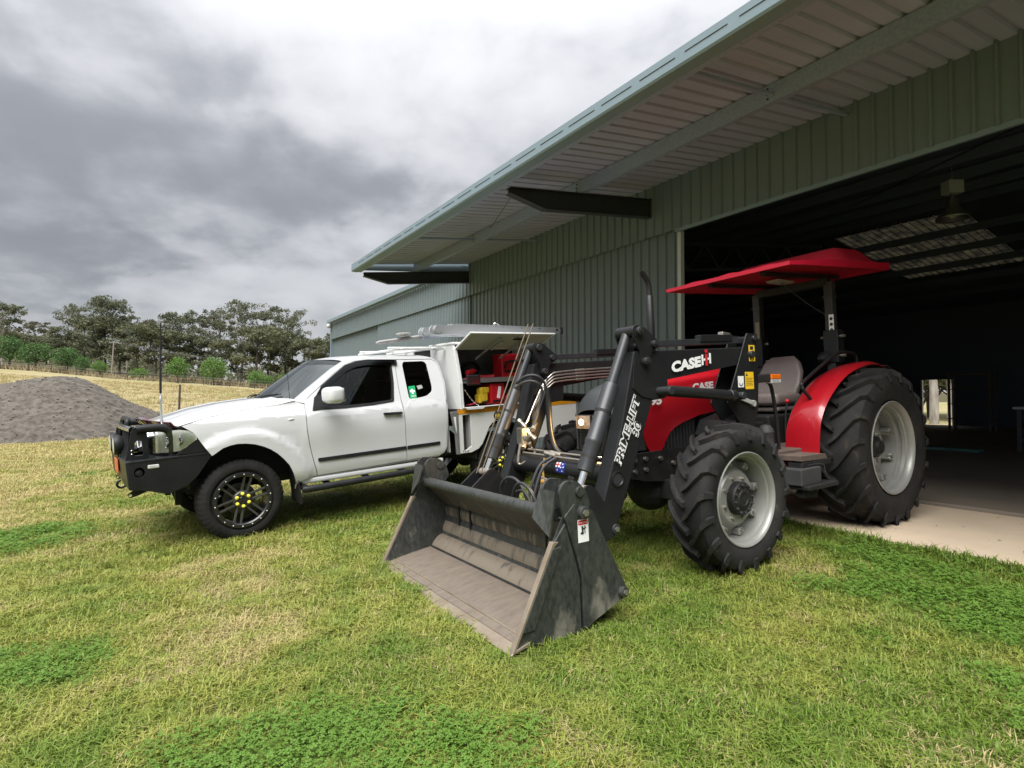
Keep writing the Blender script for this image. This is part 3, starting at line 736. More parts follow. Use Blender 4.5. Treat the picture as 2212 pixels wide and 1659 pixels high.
def build_ute():
    ut = thing('white_ute', 'white extended cab work ute with black bull bar and open service cabinet', 'ute')
    ut.matrix_world = UTE_M
    WP = 'white_paint'
    for s in (1, -1):
        fen = FENDER_TOP[1:] + [(.652, 1.272), (.640, 1.15), (.637, 1.01), (.654, .86), (.680, .72), (.727, .515), (.60, .502), (.53, .47)] + ARCH + [(-.256, .853), (-.30, .92), (-.36, 1.03), (-.395, 1.085)]
        skin('fender', fen, [], ut, WP, s, step=.05)
        d = skin('front_door', F_DOOR, [rnd(F_WIN, .025)], ut, WP, s)
        skin('window_glass', rnd([(a + (.02 if a < .9 else -.0), b) for a, b in F_WIN], .02), [], d, 'glass_tint', s, edge=0, off=-.016)
        skin('window_seal', rnd([(.745, 1.205), (.765, 1.33), (.85, 1.42), (1.12, 1.612), (1.25, 1.665), (1.40, 1.694), (1.755, 1.698), (1.728, 1.46), (1.676, 1.232), (1.40, 1.208), (1.085, 1.198)], .02), [rnd([(.835, 1.238), (.86, 1.36), (.98, 1.47), (1.12, 1.575), (1.25, 1.632), (1.40, 1.663), (1.728, 1.668), (1.702, 1.46), (1.652, 1.258), (1.40, 1.238), (1.085, 1.228)], .02)], d, 'black_trim', s, edge=.01, off=.004)
        skin('mirror_sail', [(.725, 1.20), (.765, 1.335), (.85, 1.41), (.91, 1.30), (.90, 1.215)], [], d, 'black_trim', s, edge=.01, off=.010)
        skin('weather_shield', [(.80, 1.375), (.86, 1.455), (1.02, 1.572), (1.17, 1.672), (1.30, 1.714), (1.46, 1.733), (1.815, 1.728), (1.812, 1.668), (1.44, 1.672), (1.29, 1.652), (1.176, 1.606), (1.02, 1.50), (.90, 1.412)], [], d, 'smoked', s, edge=.02, off=.022)
        skin('shield_end', [(1.79, 1.727), (1.817, 1.727), (1.814, 1.666), (1.79, 1.667)], [], d, 'black_trim', s, edge=.03, off=.025)
        skin('handle_recess', [(1.615 + .062 * math.cos(a), 1.098 + .062 * math.sin(a)) for a in [i * math.pi / 10 for i in range(20)]], [], d, 'white_cabinet', s, edge=0, off=.0015, step=.05)
        skin('door_handle', rnd([(1.505, 1.118), (1.735, 1.112), (1.737, 1.086), (1.507, 1.090)], .012), [], d, 'black_trim', s, edge=.03, off=.035)
        skin('side_moulding', rnd([(.738, .700), (1.774, .708), (1.774, .668), (.742, .662)], .012), [], d, 'black_trim', s, edge=.012, off=.012)
        r = skin('rear_door', R_DOOR, [rnd(Q_WIN, .03)], ut, WP, s)
        skin('quarter_glass', rnd(Q_WIN, .03), [], r, 'glass_dark', s, edge=0, off=-.006)
        skin('side_moulding', rnd([(1.786, .708), (2.235, .712), (2.235, .676), (1.786, .668)], .012), [], r, 'black_trim', s, edge=.012, off=.012)
        if s == 1:
            st = skin('first_aid_sticker', rnd([(1.905, 1.40), (1.995, 1.405), (1.985, 1.225), (1.893, 1.232)], .008), [], r, 'sticker_green', s, edge=0, off=-.003)
            skin('sticker_cross', [(1.932, 1.366), (1.932, 1.353), (1.915, 1.353), (1.915, 1.328), (1.932, 1.328), (1.932, 1.305), (1.958, 1.305), (1.958, 1.328), (1.978, 1.328), (1.978, 1.353), (1.958, 1.353), (1.958, 1.366)], [], r, 'sticker_white', s, edge=0, off=-.0015)
            vq = -body_v(1.94, 1.26) + .0012
            text_mesh('sticker_words', 'FIRST\nAID', 'sticker_white', r, (1.908, vq - .008, 1.268), (1, .02, 0), (0, .38, 1), .036, width=.068)
            skin('window_label', [(2.02, 1.40), (2.09, 1.41), (2.10, 1.37), (2.03, 1.355)], [], r, 'lid_grey', s, edge=0, off=-.004)
        # cab frame: pillar, roof rail, rear corner
        fr = ROOF_EDGE + [(.735, .505), (.735, .512), (2.215, .537), (2.293, .574), (2.331, .65), (2.379, 1.211), (2.414, 1.425), (2.394, 1.64), (2.366, 1.70), (2.31, 1.729), (1.802, 1.731), (1.46, 1.737), (1.30, 1.722), (1.17, 1.679), (1.02, 1.582), (.87, 1.469), (.70, 1.342), (.66, 1.279)]
        skin('cab_frame', fr, [], ut, WP, s, step=.05, edge=.06)
        # sill and step
        g = MB(); g.box((1.43, -s * .84, .475), (1.72, .10, .06)); g.build('sill', 'white_cabinet', ut, bevel=.02)
        g = MB(); g.tube([(.58, -s * .78, .44), (.60, -s * .93, .405), (.70, -s * .955, .40), (1.9, -s * .955, .415), (2.0, -s * .93, .42), (2.03, -s * .8, .45)], .036, 12, smooth=4)
        for u in (.85, 1.3, 1.75): g.bar((u, -s * .95, .40), (u, -s * .62, .45), .05, .03)
        g.build('side_step', 'black_trim', ut, smooth=50)
        g = MB(); g.grid(lambda a, b: Vector((.53 + .02 * a, -s * (.62 + .30 * b), .50 - .25 * a)), 3, 4); g.build('mud_flap', 'rubber', ut, solid=.008)
        # headlight wrapping the corner
        def hl(a, b):
            # a along from the rear tip to the grille, b up
            u = interp([(0, -.365), (.35, -.50), (.6, -.585), (1, -.66)], a); v = interp([(0, .905), (.35, .885), (.6, .80), (1, .60)], a)
            lo = interp([(0, 1.02), (.35, .925), (1, .90)], a); hi = interp([(0, 1.06), (.10, 1.098), (.35, 1.118), (1, 1.10)], a)
            return Vector((u, -s * v, lo + (hi - lo) * b))
        MB().grid(hl, 14, 6).build('headlight_bowl', 'lamp_clear', ut, smooth=60)
        MB().grid(lambda a, b: hl(a, b) + Vector((-.02, -s * .012, 0)), 14, 6).build('headlight_lens', 'lens_clear', ut, smooth=60)
        for k, (a, b) in enumerate(((.35, .5), (.62, .5))):
            c = hl(a, b); MB().lathe([(0, .055), (.03, .04), (.04, .002)], c + Vector((-.012, -s * .006, 0)), Vector((1, 0, 0)), 18, False).build('lamp_reflector', 'chrome', ut, smooth=50)
        # mirrors
        g = MB(); g.M = Matrix.Translation((.885, -s * 1.075, 1.355)) @ Matrix.Rotation(s * .12, 4, 'Z')
        def mir(a, b):
            th = 2 * math.pi * a; ph = math.pi * (b - .5)
            def se(x, p): return math.copysign(abs(x) ** p, x)
            return Vector((.095 * se(math.cos(ph), .6) * se(math.cos(th), .7) * (1.1 if math.cos(th) < 0 else .7), .125 * se(math.cos(ph), .5) * se(math.sin(th), .45), .088 * se(math.sin(ph), .5)))
        g.grid(mir, 28, 14); mo = g.build('mirror_shell', WP, ut, smooth=60)
        MB().box((.955, -s * 1.075, 1.355), (.008, .21, .14)).build('mirror_glass', 'chrome', mo)
        MB().bar((.86, -s * .90, 1.275), (.89, -s * 1.06, 1.285), .09, .035).build('mirror_arm', 'black_trim', mo, bevel=.01)
        MB().sphere((.49, -s * body_v(.49, 1.128), 1.128), .03, 12, 8, (1.1, .25, .42)).build('side_repeater', 'lamp_clear', ut, smooth=60)
        # inner arch liner
        g = MB(); g.grid(lambda a, b: Vector((.03 + .50 * math.cos(math.pi * (.02 + .90 * a)), -s * (.60 + .30 * b), .44 + .495 * math.sin(math.pi * (.02 + .90 * a)))), 18, 3); g.build('arch_liner', 'under_black', ut)
    # bonnet
    def edge_w(u): return interp(FENDER_TOP, u)
    def bonnet(a, b):
        s = 2 * a - 1; q = 1 - s * s
        uf = -.50 - .20 * q ** .8; ur = .56 - .20 * q
        u = uf + (ur - uf) * b; w0 = edge_w(min(.54, max(-.62, u if abs(s) > .999 else u * (1) + .0)))
        v = body_v(max(-.55, u), 1.2) - .03
        cr = .064 * q ** .7 + .012 * math.exp(-((abs(s) - .55) / .10) ** 2) * sm(0, .5, b) - .008 * math.exp(-((abs(s) - .38) / .07) ** 2)
        drop = .012 * (1 - sm(0, .14, b)) * q
        return Vector((u, -s * v, w0 + cr - drop + (.008 if abs(s) < .999 else .002)))
    MB().grid(lambda a, b: bonnet(1 - a, b), 40, 26).build('bonnet', WP, ut, smooth=60, solid=.006)
    # windscreen, cowl, roof
    def rail(u): return interp(ROOF_EDGE, u)
    def screen(a, b):
        s = 2 * a - 1; q = 1 - s * s; us = .555 + (1.165 - .555) * b; w = rail(us); v = body_v(us, w) - .035
        return Vector((us - (.17 - .03 * b) * q, -s * v, w + (.005 + .035 * b) * q))
    MB().grid(lambda a, b: screen(1 - a, b), 24, 14).build('windscreen', 'glass_screen', ut, smooth=70)
    MB().grid(lambda a, b: screen(1 - a, .86 + .14 * b) + Vector((.004, 0, .004)) , 24, 3).build('screen_band', 'glass_dark', ut, smooth=70)
    def cowl(a, b):
        p = screen(a, 0); s = 2 * a - 1; return p + Vector((-.08 * (1 - b), 0, -.035 * (1 - b) - .004))
    MB().grid(cowl, 20, 2).build('cowl', 'black_trim', ut, smooth=60)
    for (a0, a1) in ((.14, .46), (.50, .82)):
        p0 = screen(a0, -.03); p1 = screen(a1, .09); g = MB(); off = Vector((-.03, 0, .02))
        g.tube([p0 + off, (p0 + p1) / 2 + off + Vector((-.02, 0, .012)), p1 + off], .008, 6, smooth=4); g.tube([screen(a0 + .03, .02) + off * .6, screen(a0 + .18, .06) + off * .6, screen(a1 + .02, .11) + off * .6], .006, 6, smooth=4); g.build('wiper', 'black_trim', ut)
    def roof(a, b):
        s = 2 * a - 1; q = 1 - s * s; us = 1.165 + (2.40 - 1.165) * b; w = rail(us); v = body_v(us, w) - .01
        return Vector((us - .14 * q * (1 - b) ** 2, -s * v, w + .04 * q ** .6 * (1 if b < .9 else 1 - (b - .9) * 4)))
    MB().grid(lambda a, b: roof(1 - a, b), 24, 24).build('roof', WP, ut, smooth=60)
    g = MB(); g.add([(2.40, y, w) for y, w in ((-.66, 1.70), (.66, 1.70), (.86, 1.2), (.88, .55), (-.88, .55), (-.86, 1.2))], [(0, 1, 2, 3, 4, 5)]); g.build('cab_back', 'white_cabinet', ut)
    # cabin inside
    g = MB(); g.box((1.5, 0, .62), (1.75, 1.6, .1)); g.box((.80, 0, 1.10), (.42, 1.55, .20)); g.build('dashboard', 'seat_cloth', ut, bevel=.03)
    for s in (1, -1):
        g = MB(); g.box((1.35, -s * .40, .86), (.52, .5, .16)); g.box((1.66, -s * .40, 1.17), (.16, .48, .62), Matrix.Rotation(.18, 3, 'Y')); g.box((1.76, -s * .40, 1.58), (.10, .26, .18)); g.build('seat', 'seat_cloth', ut, bevel=.05)
    sw = MB(); sw.tube([Vector((1.06, .40, 1.16)) + Vector((.05 * math.sin(a), .185 * math.cos(a), .175 * math.sin(a))) for a in [i * math.pi / 12 for i in range(25)]], .016, 8); sw.build('steering_wheel', 'black_trim', ut, smooth=60)
    # nose: grille and valance
    MB().box((-.50, 0, .98), (.2, .9, .22)).build('radiator_panel', 'under_black', ut)
    g = MB()
    for i in range(11):
        for j in range(3):
            c = Vector((-.665, (-.50 + .10 * i), .92 + .07 * j)); g.bar(c + Vector((0, -.05, -.035)), c + Vector((0, .05, .035)), .012, .02, up=(1, 0, 0)); g.bar(c + Vector((0, -.05, .035)), c + Vector((0, .05, -.035)), .012, .02, up=(1, 0, 0))
    gr = g.build('grille_mesh', 'black_trim', ut)
    for s in (1, -1): MB().bar((-.69, -s * .60, 1.085), (-.70, -s * .25, .88), .06, .06, up=(1, 0, 0)).build('grille_bar', 'chrome', ut, bevel=.01)
    MB().grid(lambda a, b: Vector((-.515 - .20 * (1 - (2 * a - 1) ** 2) ** .8 - .04 * b, (2 * a - 1) * .82, 1.135 + .03 * (1 - (2 * a - 1) ** 2) + .055 * b)), 20, 2).build('bonnet_guard', 'bonnet_guard', ut, smooth=60, solid=.006)
    # bull bar
    bb = part('bull_bar', ut)
    side = [(-.903, .872), (-.262, .884), (-.252, .855), (-.378, .681), (-.47, .60), (-.62, .555), (-.80, .615), (-.903, .632)]
    for s in (1, -1):
        hole = [(-.822 + .040 * math.cos(a), .775 + .046 * math.sin(a)) for a in [i * math.pi / 10 for i in range(20)]]
        slot = rnd([(-.765, .835), (-.668, .838), (-.668, .798), (-.765, .794)], .014)
        g = MB(); g.prism(side, (0, -s * .915, 0), (1, 0, 0), (0, 0, 1), (0, s * .012, 0), [hole, slot]); g.build('side_plate', 'bar_black', bb, bevel=.003)
        g = MB(); g.prism([(-.903, .878), (-.252, .890), (-.262, .87), (-.903, .862)], (0, -s * .919, 0), (1, 0, 0), (0, 0, 1), (0, s * .55, 0)); g.build('top_plate', 'bar_black', bb, bevel=.004)
        g = MB(); g.prism([(-.545, .892), (-.364, 1.018), (-.255, .89)], (0, -s * .905, 0), (1, 0, 0), (0, 0, 1), (0, s * .012, 0)); g.build('wing_gusset', 'bar_black', bb, bevel=.003)
        MB().lathe([(0, .048), (.06, .046), (.06, .002)], (-.822, -s * .90, .775), (0, s, 0), 20, False).build('lamp_pocket', 'under_black', bb, smooth=40)
        MB().lathe([(0, .036), (.012, .03), (.016, .002)], (-.822, -s * .852, .762), (0, -s, 0), 18, False).build('fog_lamp', 'rim_grey', bb, smooth=40)
        g = MB(); g.box((-.7165, -s * .912, .816), (.088, .02, .034)); g.build('bar_indicator', 'lamp_clear', bb, bevel=.008)
        g = MB(); v0 = .80
        g.prism([(-.912, .878), (-.862, 1.113), (-.845, 1.158), (-.81, 1.178), (-.775, 1.165), (-.755, 1.13), (-.735, 1.06), (-.735, .878)], (0, -s * v0, 0), (1, 0, 0), (0, 0, 1), (0, s * .012, 0), [rnd([(-.848, .915), (-.832, 1.045), (-.785, 1.05), (-.775, .915)], .02)]); pl = g.build('hoop_plate', 'bar_black', bb, bevel=.003)
        g = MB(); g.tube([(-.82, -s * v0, 1.145), (-.72, -s * v0, 1.150), (-.63, -s * v0, 1.145), (-.572, -s * v0, 1.115), (-.550, -s * v0, 1.05), (-.545, -s * v0, .98), (-.545, -s * v0, .87)], .038, 14, smooth=5); g.build('hoop', 'bar_black', bb, smooth=50)
        for dz in (.935, .955 + .012): MB().sphere((-.862, -s * (v0 + .006), dz - .003), .008, 8, 6).build('plate_bolt', 'chrome', bb, smooth=60)
        g = MB(); g.prism(rnd([(-.905, .605), (-.86, .632), (-.62, .70), (-.60, .665), (-.84, .578), (-.895, .568)], .012), (0, -s * .74, -.03), (1, 0, 0), (0, 0, 1), (0, s * .016, 0), [[(-.884 + .013 * math.cos(a), .590 + .013 * math.sin(a)) for a in [i * math.pi / 6 for i in range(12)]]]); g.build('recovery_hook', 'bar_black', bb)
    g = MB(); g.prism([(-.92, .872), (-.90, .882), (-.86, .882), (-.86, .64), (-.80, .60), (-.905, .632)], (0, .900, 0), (1, 0, 0), (0, 0, 1), (0, -1.80, 0)); g.build('bumper_channel', 'bar_black', bb, bevel=.008)
    g = MB(); g.tube([(-.84, -.70, 1.14), (-.86, -.35, 1.145), (-.86, .35, 1.145), (-.84, .70, 1.14)], .030, 12, smooth=4); g.build('top_tube', 'chrome', bb, smooth=60)
    g = MB()
    for s in (1, -1): g.bar((-.875, -s * .30, .87), (-.845, -s * .26, 1.16), .06, .03)
    g.tube([(-.85, -.26, 1.15), (-.835, -.22, 1.22), (-.835, .22, 1.22), (-.85, .26, 1.15)], .024, 10, smooth=5); g.build('centre_hoop', 'bar_black', bb, smooth=50)
    for y in (-.22, .24):
        p = part('driving_light', ut); p.location = (-.955, y, .985)
        MB().lathe([(.0, .088), (.012, .094), (.05, .092), (.09, .06), (.10, .03)], (0, 0, 0), (1, 0, 0), 28, True).build('lamp_body', 'black_trim', p, smooth=40)
        MB().lathe([(-.003, .080), (-.010, .05), (-.012, .001)], (0, 0, 0), (1, 0, 0), 28, False).build('lamp_lens', 'lamp_clear', p, smooth=50)
        MB().bar((.03, 0, -.09), (.03, 0, -.115), .04, .01).build('lamp_bracket', 'black_trim', p)
    MB().box((-.928, .02, .77), (.008, .372, .134)).build('number_plate', 'plate_orange', ut, bevel=.004)
    for y in (-.35,): MB().tube([Vector((-.92, y, .66)) + Vector((-.035 * math.sin(a), 0, .035 * math.cos(a) - .035)) for a in [i * math.pi / 8 for i in range(13)]], .011, 8).build('tow_ring', 'bar_black', ut, smooth=60)
    g = MB(); g.prism([(-.80, .60), (-.55, .545), (-.30, .42), (-.15, .36), (-.15, .55), (-.6, .68)], (0, .55, 0), (1, 0, 0), (0, 0, 1), (0, -1.1, 0)); g.box((-.47, -.35, .42), (.05, .08, .14)); g.box((-.47, .35, .42), (.05, .08, .14)); g.build('bash_plate', 'under_black', ut)
    # aerials
    a = part('radio_aerial', ut)
    MB().lathe([(0, .016), (.05, .016), (.07, .011), (.22, .010), (.23, .014), (.27, .014), (.28, .007), (.32, .006)], (-.602, -.62, 1.15), (.004, 0, .4), 12).build('aerial_base', 'aluminium', a, smooth=40)
    MB().tube([(-.598, -.62, 1.46), (-.585, -.62, 1.75), (-.565, -.62, 2.12)], [.011, .009, .006], 7).build('aerial_whip', 'black_trim', a)
    MB().tube([(.52, -.80, 1.30), (.50, -.80, 1.78)], .0025, 5).build('thin_aerial', 'black_trim', ut)
    # chassis
    g = MB(); g.box((1.9, .42, .52), (4.6, .1, .14)); g.box((1.9, -.42, .52), (4.6, .1, .14)); g.box((1.5, 0, .50), (1.9, .5, .16)); g.box((3.2, 0, .34), (.12, 1.3, .12)); g.sphere((3.2, 0, .33), .14, 12, 8); g.box((0, 0, .44), (.2, 1.2, .12)); g.box((1.5, 0, .55), (1.9, 1.6, .05)); g.build('chassis', 'under_black', ut)
    MB().box((.2, 0, .82), (.85, 1.1, .5)).build('engine_block', 'under_black', ut)
    ute_wheel(ut, 0, .775, .388, 1); ute_wheel(ut, 0, -.775, .388, -1); ute_wheel(ut, 3.2, .775, .325, 1, 'rear_wheel'); ute_wheel(ut, 3.2, -.775, .325, -1, 'rear_wheel')
    return ut
ute = build_ute()

def build_tray(ut):
    WC = 'white_cabinet'
    MB().box((3.72, 0, 1.045), (2.42, 1.80, .05)).build('tray_deck', 'under_black', ut)
    g = MB(); g.box((3.72, 0, .93), (2.3, 1.0, .18)); g.build('tray_frame', 'under_black', ut)
    for s in (1, -1):
        cb = part('service_cabinet', ut)
        U0, U1 = 2.56, 3.99
        # end walls: a profile across the ute, narrower at the top
        prof = [(.24, 1.075), (.925, 1.075), (.915, 1.40), (.82, 1.84), (.80, 1.90), (.24, 1.92)]
        for u0, d in ((U0, .03), (U1 - .03, .03)):
            g = MB(); g.prism(prof, (u0, 0, 0), (0, -s, 0), (0, 0, 1), (d, 0, 0)); g.build('cabinet_end', WC, cb, bevel=.006)
        MB().box(((U0 + U1) / 2, -s * .52, 1.915), (U1 - U0 + .02, .60, .03)).build('cabinet_top', WC, cb, bevel=.008)
        MB().box(((U0 + U1) / 2, -s * .255, 1.49), (U1 - U0 - .06, .02, .83)).build('cabinet_back', 'box_dark', cb)
        MB().box(((U0 + U1) / 2, -s * .59, 1.082), (U1 - U0 - .06, .66, .02)).build('cabinet_floor', 'box_dark', cb)
        MB().box((3.28, -s * .56, 1.42), (1.38, .58, .02)).build('shelf', 'worn_aluminium', cb)
        MB().box((3.28, -s * .862, 1.427), (1.38, .012, .06)).build('shelf_lip', 'worn_aluminium', cb, bevel=.003)
        # rear bay closed door
        MB().box((4.29, -s * .90, 1.085), (.60, .03, .05)).build('tray_side', WC, ut, bevel=.004)
        # front frame lip of the open bay, drop ledge
        g = MB(); g.prism([(.93, 1.075), (.92, 1.40), (.825, 1.845), (.795, 1.845), (.89, 1.40), (.90, 1.075)], (U0 - .005, 0, 0), (0, -s, 0), (0, 0, 1), (.05, 0, 0)); g.build('door_jamb', WC, cb, bevel=.004)
        g = MB(); g.prism([(2.58, 1.098), (2.62, 1.066), (2.86, 1.062), (2.90, 1.085), (3.96, 1.088), (3.96, 1.102)], (0, -s * .93, 0), (1, 0, 0), (0, 0, 1), (0, -s * .05, 0)); g.build('drop_ledge', WC, cb, bevel=.004)
        if s == 1:
            # lifted lid on its hinge along the top, held by stays
            lid = part('lifted_lid', ut)
            A = Vector((2.575, -.815, 1.83)); B = Vector((2.575, -1.19, 2.01)); ln = 1.40
            n = Vector((0, -(B - A).z, -(-(B - A).y) * 1)).normalized()
            up = (B - A).cross(Vector((1, 0, 0))).normalized()
            if up.z < 0: up = -up
            d = (B - A)
            g = MB(); g.add([A, B, B + Vector((ln + .02, 0, 0)), A + Vector((ln, 0, 0)), A + up * .022, B + up * .022, B + up * .022 + Vector((ln + .02, 0, 0)), A + up * .022 + Vector((ln, 0, 0))], [(0, 1, 2, 3), (4, 5, 6, 7), (0, 1, 5, 4), (1, 2, 6, 5), (2, 3, 7, 6), (3, 0, 4, 7)])
            g.build('lid_panel', WC, lid, bevel=.004)
            g = MB(); i0 = A + d * .06 + Vector((.03, 0, 0)) - up * .004; i1 = A + d * .93 + Vector((.03, 0, 0)) - up * .004
            g.add([i0, i1, i1 + Vector((ln - .06, 0, 0)), i0 + Vector((ln - .06, 0, 0))], [(0, 1, 2, 3)]); g.build('lid_lining', 'lid_grey', lid)
            for uu in (.52, .92):
                c0 = A + d * .78 + Vector((uu, 0, 0)) - up * .02; c1 = A + Vector((uu - .13, .10, -.12)); MB().bar(c0, c1, .020, .020).build('lid_stay', 'worn_aluminium', lid)
                MB().bar(A + d * .10 + Vector((uu + .02, 0, 0)) - up * .02, A + d * .55 + Vector((uu + .10, 0, 0)) - up * .02, .03, .03).build('lid_stiffener', 'lid_grey', lid)
            MB().box(A + d * .70 + Vector((.86, 0, 0)) - up * .012, (.20, .05, .02)).build('lid_latch', 'black_trim', lid, bevel=.004)
        # lower skirt with pocket, wheel arch, stripe
        sk = [(2.515, 1.03), (2.515, .525), (2.69, .52), (2.80, .555), (2.862, .61), (2.93, .72), (2.985, .82), (3.03, .86), (3.10, .885), (3.40, .895), (3.49, .86), (3.56, .80), (3.66, .62), (3.75, .58), (4.60, .60), (4.60, 1.03)]
        pocket = [(2.575, 1.00), (2.575, .56), (2.60, .555), (2.69, .60), (2.69, 1.00)]
        g = MB(); g.prism(sk, (0, -s * .925, 0), (1, 0, 0), (0, 0, 1), (0, s * .02, 0), [pocket]); g.build('skirt_panel', WC, ut, bevel=.004)
        MB().box((2.64, -s * .80, .78), (.16, .02, .48)).build('pocket_back', 'box_dark', ut); MB().box((2.70, -s * .86, .79), (.02, .12, .44)).build('pocket_side', 'lid_grey', ut)
        MB().box((3.555, -s * .921, 1.045), (2.10, .016, .056)).build('reflective_stripe', 'reflective_orange', ut)
        for u in (3.12,):
            MB().lathe([(0, .058), (.012, .058), (.014, .05), (.004, .046)], (u, -s * .925, .955), (0, -s, 0), 26, False).build('filler_ring', 'black_trim', ut, smooth=30)
            MB().lathe([(.0, .046), (.004, .044), (.010, .022), (.016, .02), (.016, .001)], (u, -s * .925, .955), (0, -s, 0), 20, False).build('filler_cap', 'tool_yellow', ut, smooth=30)
        # front corner post
        g = MB(); g.prism([(2.40, 1.055), (2.505, 1.055), (2.51, .515), (2.465, .52), (2.455, .80), (2.42, .95)], (0, -s * .93, 0), (1, 0, 0), (0, 0, 1), (0, s * .03, 0)); g.build('corner_post', 'worn_aluminium', ut, bevel=.004)
        g = MB(); g.prism([(2.435, .99), (2.468, .99), (2.47, .79)], (0, -s * .934, 0), (1, 0, 0), (0, 0, 1), (0, s * .004, 0)); g.build('post_marker', 'sticker_white', ut)
        g = MB(); g.grid(lambda a, b: Vector((3.25 + .47 * math.cos(math.pi * a), -s * (.5 + .40 * b), .42 + .45 * math.sin(math.pi * a))), 14, 2); g.build('rear_arch_liner', 'under_black', ut)
        MB().box((4.5, -s * .80, .70), (.14, .20, .02)).build('rear_bracket', 'under_black', ut)
    text_mesh('skirt_badge', 'TSQ', 'black_trim', ut, (2.545, -.9275, .534), (1, 0, 0), (0, 0, 1), .036, width=.10)
    # headboard mesh and roof rack
    g = MB()
    for i in range(7): g.bar((2.60, -.21 + .07 * i, 1.10), (2.60, -.21 + .07 * i, 1.90), .006, .006)
    for j in range(11): g.bar((2.60, -.23, 1.12 + .075 * j), (2.60, .23, 1.12 + .075 * j), .006, .006, up=(1, 0, 0))
    g.build('headboard_mesh', 'black_trim', ut)
    g = MB(); g.box((1.95, 0, 1.862), (.06, 1.30, .03)); g.box((2.38, 0, 1.862), (.06, 1.30, .03)); g.box((2.30, -.42, 1.885), (.9, .05, .025)); g.box((2.30, .42, 1.885), (.9, .05, .025)); g.build('rack_crossbar', 'white_cabinet', ut, bevel=.012)
    g = MB(); g.prism([(1.82, 1.85), (1.80, 1.872), (2.50, 1.882), (2.55, 1.86), (2.50, 1.84)], (0, -.63, 0), (1, 0, 0), (0, 0, 1), (0, .05, 0)); g.build('rack_side', 'white_cabinet', ut, bevel=.006)
build_tray(ute)

def on_ute(name, label, cat, p, rz=0, group=None):
    t = thing(name, label, cat, group=group); t.matrix_world = UTE_M @ Matrix.Translation(p) @ Matrix.Rotation(rz, 4, 'Z'); return t
def build_ladder():
    t = on_ute('folding_ladder', 'silver folded multi section aluminium ladder lying on the ute cabinets', 'ladder', (2.55, -.42, 2.05))
    for y, u0 in ((0, .0), (.30, -.02)):
        holes = [[(.22 + .34 * k + .016 * math.cos(a), .072 + .024 * math.sin(a)) for a in [i * math.pi / 5 for i in range(10)]] for k in range(6)]
        g = MB(); g.prism(rnd([(.03, .015), (0, .06), (.03, .115), (.12, .125), (2.02, .105), (2.02, .015)], .03), (u0, -y, 0), (1, 0, 0), (0, 0, 1), (0, .028, 0), holes); g.build('stile', 'aluminium', t, bevel=.003)
        g = MB(); g.prism(rnd([(-.26, -.02), (-.28, .03), (-.24, .095), (-.10, .10), (.4, .09), (1.7, .07), (1.7, -.02)], .03), (u0, -y - .045, 0), (1, 0, 0), (0, 0, 1), (0, .028, 0)); g.build('stile', 'aluminium', t, bevel=.003)
        MB().cyl((.07, -y - .03, .06), (.07, -y + .04, .06), .055, n=20).build('hinge_disc', 'aluminium', t, smooth=30)
        MB().cyl((-.19, -y - .075, .04), (-.19, -y - .01, .04), .05, n=20).build('hinge_disc', 'aluminium', t, smooth=30)
        MB().box((2.03, -y + .014, .06), (.03, .04, .10)).build('foot_cap', 'black_trim', t, bevel=.005)
    for k in range(6):
        MB().cyl((.22 + .34 * k, -.30, .072), (.22 + .34 * k, .02, .072), .014, n=10).build('rung', 'aluminium', t, smooth=30)
        for y in (-.302, -.002): MB().lathe([(0, .019), (.003, .019), (.004, .001)], (.22 + .34 * k, y, .072), (0, -1, 0), 12).build('rung_plug', 'black_trim', t)
    MB().box((1.90, -.005, .060), (.14, .006, .04)).build('rating_plate', 'sticker_white', t)
    g = MB(); g.tube([(.98, .0, .10), (.96, -.02, .16), (1.0, -.03, .18), (1.05, -.02, .15), (1.08, .0, .09)], .016, 8, smooth=4); g.build('strap_ratchet', 'chrome', t, smooth=60)
build_ladder()
def build_poles():
    t = on_ute('awning_tube', 'grey aluminium storage tube tilted forward over the ute roof', 'tube', (1.72, -.36, 1.95))
    MB().tube([(0, 0, .0), (.05, 0, .008), (1.02, 0, .13)], [.010, .024, .032], 14).build('tube', 'worn_aluminium', t, smooth=50)
    MB().box((.86, -.01, .11), (.42, .08, .08), Matrix.Rotation(-.12, 3, 'Y')).build('holder', 'galvanised', t, bevel=.01)
    t = on_ute('cable_reel', 'round pale cable reel standing behind the ute roof', 'reel', (2.10, -.38, 2.035))
    MB().lathe([(0, .05), (.02, .055), (.022, .10), (.034, .102), (.040, .09), (.042, .001)], (0, 0, 0), (0, 0, 1), 26).build('drum', 'lid_grey', t, smooth=30)
build_poles()
